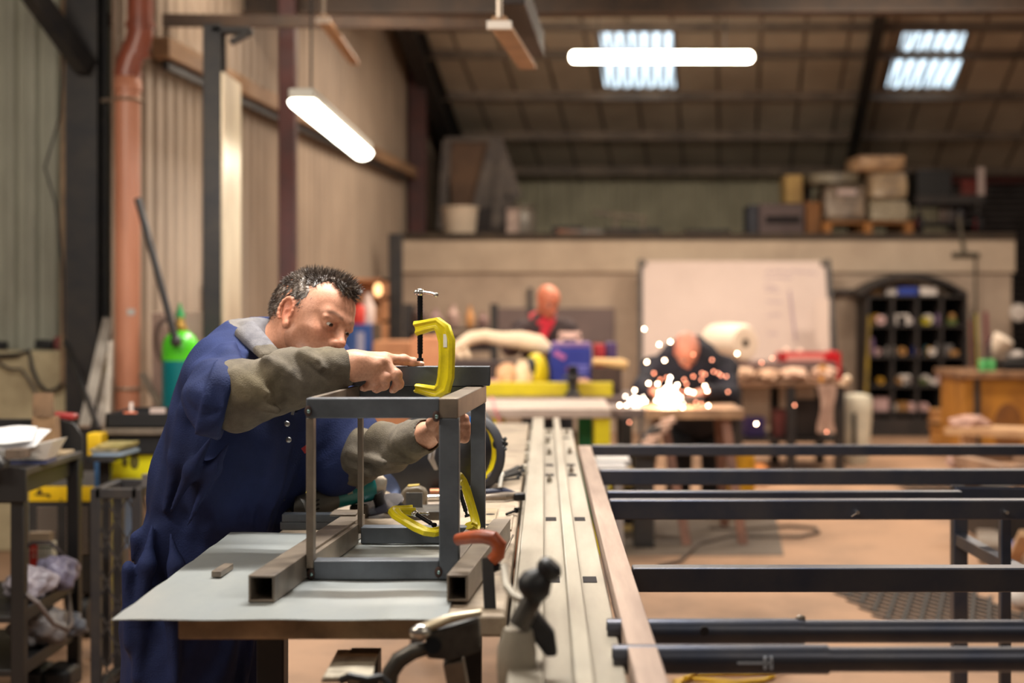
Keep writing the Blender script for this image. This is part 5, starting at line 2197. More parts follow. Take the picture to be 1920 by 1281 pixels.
for z, yy0 in ((.355, yA), (.185, yA)):
    b = MB()
    b.mm(xA, xB - .02, yA, yB, z - .02, z)
    b.build('shelf', m_desk, t, bevel=.002)
    b = MB()
    b.mm(xB - .024, xB - .016, yA, yB, z - .03, z + .012)
    b.build('shelf_lip', m_desk, t, bevel=.001)
b = MB()
pp = P(12, 880, 4.52)
b.prism([(pp.x - .06, 4.43, zD + .01), (xB - .03, 4.43, zD + .01), (xB - .03, 4.43, zD + .03), (xB - .055, 4.43, zD + .055), (pp.x - .06, 4.43, zD + .06)], (0, .05, 0))
b.build('corner_pad', m_black, t, bevel=.004)
# things on it
t = thing('paper_bag', 'brown paper bag with folded top standing on the black trolley', 'bag', P(80, 838, 4.98))
ybag = 4.98
b = MB()
x0, x1 = P(58, 0, ybag).x, P(104, 0, ybag).x
z1 = P(0, 782, ybag).z
b.hexa([(x0, ybag, zD), (x1, ybag, zD), (x1, ybag + .07, zD), (x0, ybag + .07, zD), (x0 + .002, ybag + .004, z1), (x1 - .004, ybag + .004, z1), (x1 - .006, ybag + .06, z1), (x0 + .004, ybag + .06, z1)])
b.build('sack', M('kraft', (150, 118, 84), (124, 94, 66), rough=.8, scale=9, bump=.3, bscale=12), t, bevel=.002)
b = MB()
z2 = P(0, 738, ybag).z
b.sheet([[(x0 + .004, ybag + .006, z1 - .004), ((x0 + x1) / 2, ybag - .004, z1 + .004), (x1 - .006, ybag + .006, z1 - .004)],
         [(x0 + .002, ybag + .010, (z1 + z2) / 2), ((x0 + x1) / 2 - .008, ybag + .002, (z1 + z2) / 2), (x1 - .012, ybag + .012, (z1 + z2) / 2)],
         [(x0 + .003, ybag + .016, z2), ((x0 + x1) / 2, ybag + .022, z2 + .002), (x1 - .014, ybag + .018, z2)]], thick=.004)
b.build('folded_top', M('kraft_dark', (120, 92, 66), (92, 70, 50), rough=.8, scale=9), t)
t = thing('plastic_tub', 'white plastic tub tipped among papers on the black trolley', 'tub', P(70, 850, 4.75))
b = MB()
tb = P(62, 846, 4.72)
rows = []
for u in np.linspace(0, 1, 5):
    w = .045 + .025 * u
    rows.append([(tb.x + w * sx * 1.3, 4.72 + w * sy, zD + .015 + .045 * u + .02 * sx * u) for sx, sy in ((-1, -1), (1, -1), (1, 1), (-1, 1), (-1, -1))])
b.sheet(rows)
b.build('tub_body', M('tub_white', (222, 220, 214), rough=.4), t)
b = MB()
b.mm(tb.x - .06, tb.x + .06, 4.68, 4.77, zD, zD + .016)
b.build('tub_base', M('base_navy', (60, 64, 96), rough=.5), t)
random.seed(9)
for k, (px, py, rz, tl, lab) in enumerate(((20, 815, 10, 24, 'white paper sheet leaning at the left end of the trolley papers'), (44, 822, -14, 30, 'white paper sheet lying over the tub on the trolley'),
                                          (14, 838, 4, 10, 'lowest white paper sheet at the edge of the trolley top'))):
    c = P(px, py, 4.66 + .03 * k)
    Rm = rotz(rz) @ rotx(tl)
    b = MB()
    rows = [[c + Rm @ Vector((.075 * u, .05 * v, .006 * math.sin(u * 2 + v) * (1 if k < 2 else .5))) for u in np.linspace(-1, 1, 6)] for v in np.linspace(-1, 1, 5)]
    b.sheet(rows, thick=.001)
    tag(b.build('paper_sheet', M('paper_white', (230, 230, 232), rough=.7)), lab, 'paper')
b = MB()
rp_ = P(128, 790, 5.12)
b.bar((P(105, 0, 5.16).x, 5.14, zD + .127), (P(146, 0, 5.16).x, 5.14, zD + .119), .06, .022)
tag(b.build('red_plate', M('lid_red', (150, 40, 40), rough=.5), bevel=.006), 'flat red lid behind the raised trolley end', 'plate')
b = MB()
b.bar(P(24, 852, 4.50), P(44, 848, 4.62), .05, .03)
tag(b.build('wood_block', M('block_wood', (104, 86, 70), (80, 66, 54), rough=.7, scale=9), bevel=.002), 'grey wooden block at the near corner of the trolley top', 'block')
for k, (px, w, m, lab) in enumerate(((86, .06, m_black, 'flat black gauge on the trolley top right of the papers'), (110, .05, M('note_tan', (170, 150, 120), rough=.6), 'tan card on the trolley top near the far end'))):
    b = MB()
    xx = P(px, 0, 4.95).x
    b.mm(xx - w / 2, xx + w / 2, 4.80 + .16 * k, 4.88 + .16 * k, zD, zD + .012)
    tag(b.build('flat_item', m, bevel=.002), lab, 'tool')
# on the shelf: scrap plastic bags, cable, box
m_bag = M('bag_grey', (176, 168, 176), (120, 112, 122), rough=.35, scale=14, lo=.4, hi=.65)


def crumple(name, c, r, seed, m, label, cat, flat=1.0):
    rg = np.random.default_rng(seed)
    ph = rg.uniform(0, 6, 9)
    b = MB()
    rows, n1, n2 = [], 22, 34
    for i in range(n1 + 1):
        th = math.pi * i / n1
        row = []
        for j in range(n2 + 1):
            a = 2 * math.pi * (j % n2) / n2
            d = 1 + .18 * math.sin(3 * a + ph[0] + 2 * th) * math.sin(th) + .14 * abs(math.sin(4 * th + ph[1] + 2 * a)) + .10 * math.sin(7 * a - 5 * th + ph[2]) * math.sin(th)
            row.append((c[0] + r[0] * d * math.sin(th) * math.cos(a), c[1] + r[1] * d * math.sin(th) * math.sin(a), max(c[2] - r[2] * .96, c[2] - r[2] * d * math.cos(th))))
        rows.append(row)
    b.sheet(rows)
    return tag(b.build(name, m, angle=50), label, cat)


crumple('plastic_bag', (P(54, 0, 4.8).x, 4.8, .355 + .05), (.075, .08, .052), 1, m_bag, 'grey crumpled plastic bag on the upper trolley shelf, nearest the frame edge', 'bag')
crumple('plastic_bag', (P(102, 0, 4.9).x, 4.92, .355 + .06), (.07, .06, .055), 2, M('bag_lilac', (150, 144, 166), (110, 104, 124), rough=.35, scale=14), 'lilac-grey torn bag on the upper trolley shelf in front of the red box', 'bag')
crumple('plastic_bag', (P(66, 0, 4.8).x, 4.86, .185 + .06), (.085, .09, .06), 3, M('bag_pale', (150, 144, 142), (92, 86, 86), rough=.4, scale=12), 'pale rag-like bag on the lower trolley shelf', 'bag')
crumple('plastic_bag', (P(128, 0, 4.95).x - .01, 4.98, .185 + .04), (.055, .05, .04), 4, M('bag_blue', (120, 126, 140), (96, 100, 110), rough=.4, scale=12), 'blue-grey scrap of bag at the far end of the lower trolley shelf', 'bag')
t = thing('electrode_box', 'red and white box with red spine letters standing behind the trolley shelf', 'box', P(78, 1080, 5.3))
yb_ = 5.32
x0, x1 = P(57, 0, yb_).x, P(98, 0, yb_).x
z0, z1 = .362, P(0, 1018, yb_).z
b = MB()
b.mm(x0, x1, yb_, yb_ + .05, z0, z1)
b.build('carton', M('box_white', (214, 208, 190), rough=.6), t, bevel=.002)
b = MB()
b.mm(x0 - .001, x0 + .026, yb_ - .0015, yb_ + .001, z0, z1 - .006)
b.build('red_spine', M('spine_red', (214, 52, 40), rough=.5), t)
for ch, zz in (('S', z1 - .028), ('A', z1 - .050)):
    text(ch, 'spine_letter', M('box_white', (214, 208, 190)), t, (x0 + .013, yb_ - .0018, zz), .024)
b = MB()
for k in range(3):
    xx = x0 + .042 + k * .013
    b.mm(xx, xx + .0015, yb_ - .001, yb_ + .001, z0 + .01, z1 - .02)
b.mm(x0 + .028, x1, yb_ - .0012, yb_ + .001, z1 - .020, z1 - .014)
b.build('printed_lines', M('print_green', (50, 70, 60), rough=.6), t)
b = MB()
b.mm(x0 - .012, x1 - .012, yb_ + .01, yb_ + .05, z1 + .001, z1 + .035)
b.build('flap', M('kraft_lid', (150, 130, 108), rough=.8), t)
b = MB()
b.mm(x0 - .05, x1 + .06, yb_ - .02, yb_ + .08, .345, .361)
b.mm(x0 - .02, x0 + .02, yb_ + .02, yb_ + .04, 0, .345)
tag(b.build('low_stand', m_dark), 'low dark stand under the red and white box', 'stand')
b = MB()
b.tube([P(28, 1085, 5.15), P(34, 1040, 5.15), P(60, 1018, 5.15), P(95, 1018, 5.15), P(118, 1040, 5.15), P(124, 1075, 5.15), P(130, 1130, 4.95), P(134, 1170, 4.8), P(126, 1182, 4.7), P(100, 1170, 4.6), P(70, 1130, 4.55), P(50, 1115, 4.55), P(28, 1122, 4.55)], .008, 8)
tag(b.build('lead_cable', M('cable_grey', (88, 78, 76), rough=.5)), 'grey lead looping over the bags on the trolley shelves', 'cable')
for k, (px, lab) in enumerate(((62, 'black boot-like block on the floor under the trolley, left one'), (112, 'dark rounded tool case on the floor under the trolley, right one'))):
    b = MB()
    c = gp(px, 5.0)
    b.mm(c.x - .05, c.x + .05, 4.95, 5.10, 0, .075)
    tag(b.build('floor_block', m_black, bevel=.02), lab, 'case')

# yellow and black welding set behind the trolley
t = thing('welding_set', 'black welding set with a yellow name strip and louvred front behind the trolley', 'welder', gp(110, 5.75))
yw_ = 5.72
x0, x1 = P(52, 0, yw_).x, P(178, 0, yw_).x
zt3, zb3 = P(0, 910, yw_).z, .18
b = MB()
b.mm(x0, x1, yw_, yw_ + .5, zb3, zt3)
b.build('case', M('case_dark', (58, 54, 52), (44, 42, 42), rough=.5, scale=6), t, bevel=.01)
b = MB()
b.mm(x0 + .006, x1 - .002, yw_ - .004, yw_, P(0, 940, yw_).z, zt3 - .004)
b.build('name_strip', M('strip_yellow', (238, 196, 20), (224, 178, 24), rough=.45, scale=7), t)
b = MB()
for p0, p1, hh in (((66, 927), (94, 928), .008), ((71, 921), (79, 921), .016), ((90, 930), (95, 931), .012), ((113, 937), (117, 937), .006)):
    b.bar((P(p0[0], 0, yw_).x, yw_ - .0045, P(0, p0[1], yw_).z), (P(p1[0], 0, yw_).x, yw_ - .0045, P(0, p1[1], yw_).z), hh, .001, (0, -1, 0))
b.build('worn_marking', m_black, t)
b = MB()
b.mm(x0 - .012, x0 + .0, yw_ - .004, yw_ + .004, .1, zt3)
b.build('edge_trim', M('trim_blue', (90, 120, 140), rough=.5), t)
for xs, xe in ((70, 108), (124, 166)):
    for k in range(11):
        b = MB()
        z = P(0, 952 + k * 8.2, yw_).z
        b.prism([(P(xs, 0, yw_).x, yw_, z), (P(xs, 0, yw_).x, yw_ - .008, z - .004), (P(xs, 0, yw_).x, yw_ - .001, z - .011)], (P(xe, 0, yw_).x - P(xs, 0, yw_).x, 0, 0))
        b.build('louvre', M('louvre_tan', (128, 114, 102), rough=.5), t)
for xx in (x0 + .04, x1 - .04):
    for yy in (yw_ + .06, yw_ + .44):
        b = MB()
        b.cyl((xx - .015, yy, .09), (xx + .015, yy, .09), .09, n=24)
        b.build('wheel', m_black, t)
# ------------------------------------------------------------------ the back of the shop
YW = 14.98
m_cab = M('cabinet_ochre', (178, 122, 42), (120, 74, 30), rough=.6, scale=3.2, lo=.45, hi=.72, stretch=(1, 1, .5))
m_blk = M('iron_black', (34, 31, 32), (50, 44, 42), rough=.6, scale=6)
GZ = 2.0955       # gallery floor


def on(px, py, y, z=None):
    p = P(px, py, y)
    return Vector((p.x, y, p.z if z is None else z))


# whiteboard
t = thing('whiteboard', 'large pale whiteboard with dark posts leaning on the block wall', 'whiteboard', on(1380, 0, 14.6, 0))
yb_ = 14.72
x0, x1 = P(1200, 0, yb_).x, P(1548, 0, yb_).x
z0, z1 = P(0, 715, yb_).z, P(0, 490, yb_).z
b = MB()
b.hexa([(x0, yb_ - .18, z0), (x1 + .05, yb_ - .18, z0), (x1 + .05, yb_ - .16, z0), (x0, yb_ - .16, z0), (x0, yb_, z1), (x1, yb_, z1), (x1, yb_ + .02, z1), (x0, yb_ + .02, z1)])
b.build('board', M('board_white', (226, 206, 198), (214, 194, 186), rough=.35, scale=1), t)
m_post = M('board_post', (74, 72, 72), (54, 52, 54), rough=.5)
b = MB(); b.bar((x0 - .015, yb_ - .30, 0), (x0 + .005, yb_, z1 + .02), .045, .04, (0, 1, 0)); b.build('post', m_post, t)
b = MB(); b.bar((x1 + .09, yb_ - .30, 0), (x1 + .02, yb_, z1 + .02), .055, .04, (0, 1, 0)); b.build('post', m_post, t)
for x in (x0 + .02, x1 - .01):
    b = MB(); b.box((x, yb_ - .01, z1 - .02), (.09, .05, .06)); b.build('corner_cap', M('cap_grey', (110, 104, 98), rough=.5), t, bevel=.008)
for zz in (1.78, 1.52):
    b = MB(); b.box((x0 - .005, yb_ - .05, zz - .2), (.04, .04, .05)); b.build('clip', m_post, t)
m_ink = M('ink_faded', (176, 156, 176), rough=.6)
random.seed(2)
for r, (py, xa, xb) in enumerate(((510, 1436, 1500), (512, 1500, 1532), (520, 1434, 1486), (538, 1432, 1458), (545, 1436, 1462), (566, 1438, 1466), (592, 1440, 1462), (626, 1440, 1458))):
    b = MB()
    tt = (715 - py) / 225
    yy = yb_ - .18 * (1 - tt) - .003
    xx = xa
    while xx < xb:
        wv = random.uniform(4, 8)
        b.bar(on(xx, py + random.uniform(-3, 3), yy), on(min(xx + wv, xb), py + random.uniform(-3, 3), yy), .012, .002, (0, -1, 0))
        xx += wv + 1.5
    b.build('handwriting', m_ink, t)
b = MB()
b.bar(on(1480, 545, yb_ - .06), on(1492, 640, yb_ - .14), .016, .004, (0, -1, 0))
b.build('drawn_line', m_ink, t)
b = MB()
b.mm(P(1531, 0, 14.2).x, P(1556, 0, 14.2).x, 14.22, 14.24, .95, P(0, 560, 14.2).z)
b.mm(P(1538, 0, 14.2).x, P(1549, 0, 14.2).x, 14.22, 14.24, 0, .95)
tag(b.build('leaning_panel', M('panel_pink', (222, 202, 192), rough=.5)), 'narrow pale panel standing at the right edge of the whiteboard', 'panel')

# grey panel on the wall behind the man with the red neckerchief
b = MB()
b.mm(P(928, 0, YW).x, P(1152, 0, YW).x, YW - .03, YW, P(0, 642, YW).z, P(0, 578, YW).z)
tag(b.build('wall_panel', M('panel_mauve', (120, 102, 100), (104, 90, 90), rough=.6, scale=2)), 'grey-mauve board on the wall behind the man in the red neckerchief', 'board')
b = MB()
b.mm(P(990, 0, YW).x, P(999, 0, YW).x, YW - .04, YW, P(0, 600, YW).z, P(0, 540, YW).z)
tag(b.build('wall_pipe', m_post), 'short dark upright bar on the block wall beside the bald man', 'bar')

# arched iron shelf unit with its jumble
t = thing('shelf_unit', 'tall black iron shelf unit with an arched top against the block wall', 'shelf', on(1718, 0, 14.7, 0))
ys0, ys1 = 14.45, 14.95
x0, x1 = P(1628, 0, ys0).x, P(1812, 0, ys0).x
zt4 = P(0, 553, ys0).z
ncol = 4
for i in range(ncol + 1):
    x = x0 + (x1 - x0) * i / ncol
    b = MB(); b.mm(x - .014, x + .014, ys0, ys1, .0, zt4); b.build('upright', m_blk, t)
zs_ = [.07, .26, .50, .76, 1.02, 1.24, zt4]
zs_ = [P(0, py, ys0).z for py in (802, 775, 725, 670, 612, 556)]
for z in zs_:
    b = MB(); b.mm(x0, x1, ys0, ys1, z - .012, z + .012); b.build('shelf_board', m_blk, t)
b = MB(); b.mm(x0, x1, ys1 - .012, ys1, 0, zt4); b.build('back_panel', M('shelf_back', (24, 22, 23), rough=.8), t)
b = MB(); b.mm(x0 - .01, x1 + .01, ys0 - .02, ys0 + .02, 0, P(0, 785, ys0).z); b.build('plinth', m_blk, t)
b = MB()
arch = []
for k in range(21):
    u = k / 20
    px = 1612 + (1815 - 1612) * u
    py = 548 - 36 * math.sin(math.pi * min(u * 1.02, 1)) ** .8
    arch.append((px, py))
pts = [on(px, py, ys0 - .03) for px, py in arch] + [on(px, py + 9, ys0 - .03) for px, py in reversed(arch)]
b.prism(pts, (0, .5, 0))
b.build('arched_top', m_blk, t)
junk_cols = dict(white=(214, 204, 198), pink=(196, 160, 158), yellow=(206, 186, 40), navy=(34, 36, 96), blue=(36, 60, 150), tan=(160, 116, 66), grey=(120, 116, 116), mauve=(110, 84, 120), teal=(50, 90, 96), olive=(84, 96, 44), ochre=(170, 126, 36))
items = [  # px, py(bottom), w, h (px), colour, shape, label
    (1652, 577, 12, 18, 'pink', 'r', 'pinkish roll at the top left of the shelf unit'), (1692, 575, 26, 20, 'white', 'b', 'large crumpled white bundle in the second bay at the top of the shelf unit'),
    (1705, 580, 14, 14, 'white', 'r', 'white roll beside the crumpled bundle in the shelf unit'), (1738, 577, 16, 15, 'yellow', 'b', 'bright yellow packet near the top of the shelf unit'),
    (1762, 592, 10, 22, 'mauve', 'c', 'mauve tin near the top of the shelf unit'), (1787, 578, 14, 22, 'tan', 'c', 'tan tin in the top right bay of the shelf unit'),
    (1643, 607, 14, 20, 'ochre', 'c', 'ochre tin in the left bay below the pinkish roll'), (1659, 607, 10, 18, 'grey', 'c', 'grey tin beside the ochre tin in the shelf unit'),
    (1676, 607, 9, 18, 'grey', 'c', 'slim grey bottle left of the navy box'), (1691, 607, 17, 18, 'navy', 'b', 'navy box in the upper middle of the shelf unit'),
    (1714, 607, 10, 14, 'mauve', 'c', 'small mauve pot right of the navy box'), (1741, 609, 20, 10, 'white', 'r', 'white roll lying under the yellow packet'),
    (1786, 607, 16, 12, 'olive', 'b', 'olive packet at the right of the shelf unit'), (1636, 660, 10, 34, 'mauve', 'c', 'tall mauve tube at the far left of the shelf unit'),
    (1646, 667, 13, 14, 'pink', 'r', 'small pink roll in the left middle bay'), (1672, 667, 18, 20, 'white', 'c', 'white tub with dark band in the middle of the shelf unit'),
    (1693, 666, 16, 16, 'tan', 'r', 'brown roll right of the white tub'), (1718, 652, 12, 20, 'blue', 'c', 'bright blue can in the middle of the shelf unit'),
    (1719, 665, 13, 10, 'pink', 'r', 'pink roll under the blue can'), (1738, 664, 10, 18, 'teal', 'c', 'teal bottle in the middle bay of the shelf unit'),
    (1749, 667, 14, 14, 'white', 'r', 'white roll right of the teal bottle'), (1745, 636, 12, 16, 'ochre', 'c', 'ochre bottle above the teal bottle'),
    (1760, 652, 10, 24, 'grey', 'c', 'grey tube near the right of the shelf unit'), (1779, 630, 16, 20, 'grey', 'b', 'grey packet in the right bay of the shelf unit'),
    (1790, 662, 16, 10, 'tan', 'b', 'flat tan box in the right bay of the shelf unit'), (1652, 690, 14, 14, 'ochre', 'r', 'ochre roll in the lower left bay'),
    (1697, 697, 22, 18, 'white', 'b', 'white bundle in the second bay, fourth row of the shelf unit'), (1736, 697, 14, 18, 'white', 'r', 'white roll in the third bay, fourth row'),
    (1752, 685, 11, 11, 'white', 'r', 'smaller white roll in the third bay, fourth row'), (1687, 722, 14, 12, 'tan', 'r', 'brown roll low in the second bay'),
    (1702, 722, 14, 14, 'pink', 'r', 'pink ball-like roll low in the second bay'), (1733, 720, 16, 12, 'olive', 'b', 'olive packet low in the third bay'),
    (1763, 722, 12, 20, 'pink', 'c', 'pinkish tin low in the fourth bay'), (1778, 718, 10, 16, 'pink', 'c', 'slim pinkish bottle low in the fourth bay'),
    (1652, 752, 30, 26, 'pink', 'b', 'large pinkish rag bundle at the lower left of the shelf unit'), (1692, 752, 22, 18, 'tan', 'b', 'brown box low in the shelf unit'),
    (1735, 755, 14, 16, 'pink', 'r', 'pink roll on the second lowest shelf'), (1782, 752, 26, 26, 'grey', 'b', 'grey lattice basket low at the right of the shelf unit'),
    (1672, 772, 10, 16, 'white', 'c', 'white bottle on the lowest shelf'), (1677, 782, 13, 13, 'white', 'r', 'white roll hanging at the lowest shelf edge'),
    (1717, 780, 20, 16, 'pink', 'b', 'pinkish packet on the lowest shelf'), (1640, 804, 12, 18, 'pink', 'r', 'pinkish roll at the foot of the shelf unit'),
    (1672, 552, 20, 14, 'white', 'b', 'white packet on top of the shelf unit under the arch'), (1642, 551, 24, 11, 'tan', 'b', 'rusty packet on top of the shelf unit at the left'),
    (1703, 551, 36, 15, 'blue', 'b', 'long blue box on top of the shelf unit under the arch'), (1742, 551, 32, 16, 'white', 'b', 'white crumpled packet on top of the shelf unit right of the blue box')]
shelf_z = sorted(zs_)
for k, (px, py, wp, hp_, col, shp, lab) in enumerate(items):
    y = 14.50 + .03 * (k % 4)
    c = on(px, py, y)
    below = [z for z in shelf_z if z < c.z + .05]
    z = (max(below) if below else 0) + .0125
    w, h = wp * y / F, hp_ * y / F
    m = M('goods_' + col, junk_cols[col], rough=.55)
    b = MB()
    if shp == 'b':
        b.mm(c.x - w / 2, c.x + w / 2, y, y + .12, z, z + h)
        name = 'packet'
    elif shp == 'c':
        b.lathe([(w * .46, 0), (w * .5, .004), (w * .5, h * .78), (w * .38, h * .86), (w * .36, h)], (c.x, y + w / 2, z), n=14)
        name = 'tin'
    else:
        r = max(w, h) / 2
        b.lathe([(r * .35, 0), (r * .9, 0), (r, .006), (r, .09), (r * .9, .096), (r * .35, .096), (r * .35, 0)], (c.x, y, z + r), (0, 1, 0), 18, caps=False)
        name = 'tape_roll'
    tag(b.build(name, m, bevel=.006 if shp == 'b' else 0), lab, {'b': 'packet', 'c': 'tin', 'r': 'roll'}[shp], 'goods on the arched shelf unit')
b = MB()
b.bar(on(1622, 770, 14.40), on(1630, 592, 14.44), .03, .03)
tag(b.build('yellow_pole', M('pole_yellow', (150, 124, 30), (70, 60, 40), rough=.6, scale=3)), 'dull yellow pole leaning at the left side of the arched shelf unit', 'pole')
# tools beside it
for k, (px, pt, pb, w, col, lab) in enumerate(((1824, 586, 690, .05, (38, 36, 46), 'dark shovel leaning right of the arched shelf unit'), (1822, 600, 680, .03, (196, 70, 40), 'orange-red handle leaning right of the arched shelf unit'),
                                              (1848, 585, 640, .045, (120, 34, 60), 'crimson handle standing above the ochre cabinet'), (1829, 588, 640, .016, (200, 180, 60), 'thin yellow stick leaning by the dark shovel'))):
    b = MB()
    yy = 14.3 + k * .12
    b.bar((P(px - 4, 0, yy).x, yy - .2, .02), on(px, pt, yy), w, .025)
    tag(b.build('long_handle', M('handle_%s' % ''.join(map(str, col)), col, rough=.5)), lab, 'tool')

# ochre cabinet at the right edge
yc_ = 12.2
t = thing('ochre_cabinet', 'scorched ochre cabinet with a worn wooden top at the right edge', 'cabinet', on(1880, 0, 12.5, 0))
x0, x1 = P(1802, 0, yc_).x, P(2060, 0, yc_).x
zt5 = P(0, 697, yc_).z
b = MB(); b.mm(x0 + .02, x1, yc_, yc_ + .7, .0, zt5 - .06); b.build('carcass', m_cab, t, bevel=.006)
b = MB(); b.mm(x0 - .03, x1 + .03, yc_ - .05, yc_ + .75, zt5 - .06, zt5); b.build('top', M('top_worn', (150, 112, 80), (96, 70, 52), rough=.6, scale=9), t, bevel=.008)
b = MB(); b.mm(x0 + .11, x0 + .16, yc_ - .02, yc_, .0, zt5 - .06); b.build('upright_trim', m_blk, t, bevel=.003)
b = MB(); b.mm(x0 + .18, x1 - .02, yc_ - .012, yc_, .06, zt5 - .10)
b.build('door', m_cab, t, bevel=.004)
b = MB(); b.ell((x0 + .40, yc_ - .013, .28), (.13, .003, .22), nu=20, nv=10); b.build('scorch_mark', M('scorch', (92, 54, 26), (140, 90, 34), rough=.7, scale=5, lo=.3, hi=.7), t)
for k, (px, w, h, col, lab) in enumerate(((1846, .085, .10, (70, 150, 84), 'green tin on the ochre cabinet, left one of two'), (1862, .06, .10, (84, 166, 96), 'green tin on the ochre cabinet, right one of two'))):
    b = MB()
    xx = P(px, 0, 12.3).x
    b.lathe([(w / 2, 0), (w / 2, h * .9), (w * .42, h)], (xx, 12.33, zt5), n=16)
    tag(b.build('green_tin', M('tin_green%d' % k, col, rough=.45)), lab, 'tin')
t = thing('work_lamp', 'white cone lamp head on a dark arm standing on the ochre cabinet', 'lamp', on(1872, 690, 12.5, zt5))
b = MB(); b.lathe([(.02, -.10), (.05, -.05), (.085, .02), (.095, .09), (.08, .10)], on(1872, 650, 12.5), Vector((.45, -.3, .85)), 20); b.build('shade', M('lamp_cream', (222, 206, 190), rough=.4), t)
b = MB(); b.tube([(P(1850, 0, 12.5).x, 12.5, zt5), on(1856, 640, 12.5), on(1864, 628, 12.5), on(1872, 645, 12.5)], .018, 8); b.build('arm', m_dark, t)
b = MB(); b.lathe([(.09, 0), (.09, .02), (.03, .03)], (P(1850, 0, 12.5).x, 12.5, zt5), n=18); b.build('base', m_dark, t)
b = MB(); b.mm(P(1880, 0, 12.4).x, P(1990, 0, 12.4).x, 12.35, 12.7, zt5, zt5 + .09)
tag(b.build('black_case', m_black, bevel=.01), 'low black case on the ochre cabinet at the right edge', 'case')
b = MB(); b.ell((P(1903, 0, 12.5).x, 12.5, zt5 + .13), (.09, .09, .045), nu=18, nv=10)
tag(b.build('cloth_pad', M('pad_grey', (176, 168, 164), rough=.8)), 'pale pad lying on the low black case at the right edge', 'pad')
b = MB(); b.lathe([(.0, .0), (.06, .02), (.085, .06), (.09, .12), (.075, .125)], on(1904, 582, 14.85), Vector((0, -.9, -.2)), 20)
tag(b.build('hard_hat', M('hat_white', (214, 206, 200), rough=.4)), 'white hard hat hanging on the right end of the block wall', 'hat')
# wooden discs and planks on the floor by it
for k, (pyb, pyt, lab, col) in enumerate(((823, 797, 'lower of the two stacked wooden cable drums by the ochre cabinet', (176, 124, 62)), (790, 768, 'upper of the two stacked wooden cable drums by the ochre cabinet', (196, 146, 92)))):
    yy = 13.2
    t = thing('cable_drum', lab, 'drum', on(1770, 0, yy, 0))
    r = 34 * yy / F * 1.02
    z0_, z1_ = P(0, pyb, yy).z, P(0, pyt, yy).z
    z0_ = .02 if k == 0 else z0_
    m = M('drum_wood%d' % k, col, (col[0] - 40, col[1] - 36, col[2] - 26), rough=.7, scale=5)
    b = MB(); b.lathe([(r, 0), (r, .025)], (P(1776, 0, yy).x, yy, z0_), n=32); b.build('lower_flange', m, t)
    b = MB(); b.lathe([(r * .9, .026), (r * .9, max(z1_ - z0_ - .026, .05))], (P(1776, 0, yy).x, yy, z0_), n=32); b.build('barrel', m, t)
    b = MB(); b.lathe([(r, 0), (r, .025)], (P(1776, 0, yy).x, yy, z0_ + max(z1_ - z0_ - .025, .052)), n=32); b.build('upper_flange', m, t)
b = MB()
b.bar(on(1806, 806, 10.4), on(1960, 812, 9.8), .4, .05)
for pxl, yl in ((1815, 10.3), (1940, 9.86)):
    b.mm(P(pxl, 0, yl).x - .03, P(pxl, 0, yl).x + .03, yl - .1, yl + .1, 0, .41)
tag(b.build('low_bench', M('timber_pale', (206, 168, 128), (180, 140, 104), rough=.7, scale=4)), 'low pale timber bench in front of the ochre cabinet', 'board')
crumple('rag_heap', on(1820, 796, 10.33), (.13, .1, .06), 11, M('rag_pink', (196, 160, 148), (150, 116, 104), rough=.9, scale=10), 'pinkish rag heap at the left end of the low timber bench', 'rag')
b = MB()
c0, c1, c2, c3 = on(1795, 862, 8.3), on(1890, 885, 7.6), on(1990, 880, 7.7), on(1900, 855, 8.6)
b.bar(c0, c1, .07, .06); b.bar(c1, c2, .07, .06); b.bar(c2, c3, .07, .06); b.bar(c3, c0, .07, .06)
tag(b.build('pallet_collar', M('timber_grey', (170, 136, 110), (126, 98, 80), rough=.7, scale=6)), 'low wooden frame lying behind the farthest cross bar at the right', 'timber')
for x, y in ((c0.x, c0.y), (c2.x, c2.y), (c1.x, c1.y)):
    pass
b = MB()
b.mm(c0.x + .1, c2.x - .1, 7.75, 8.5, 0, .30)
tag(b.build('pallet_block', m_blk), 'dark block carrying the low wooden frame at the right', 'block')
crumple('rag_heap', on(1798, 866, 8.3), (.06, .06, .04), 12, M('rag_pink', (196, 160, 148)), 'small pinkish rag on the corner of the low wooden frame', 'rag')

# white container on the floor
t = thing('plastic_container', 'tall white plastic container with a dark handle slot standing on the floor', 'container', on(1604, 0, 12.0, 0))
yy = 12.0
xc = P(1606, 0, yy).x
zt6 = P(0, 738, yy).z
prof = [(.09, .0), (.105, .05), (.115, zt6 * .4), (.128, zt6 * .75), (.130, zt6 * .9), (.115, zt6 * .97), (.05, zt6)]
b = MB(); b.lathe(prof, (xc, yy, 0), n=28); b.build('vessel', M('container_white', (232, 226, 206), (206, 202, 186), rough=.45, scale=5), t)
b = MB(); b.bar((xc - .045, yy - .125, .10), (xc - .045, yy - .125, zt6 * .74), .035, .03, (0, 1, 0)); b.build('handle_slot', m_slot, t, bevel=.01)

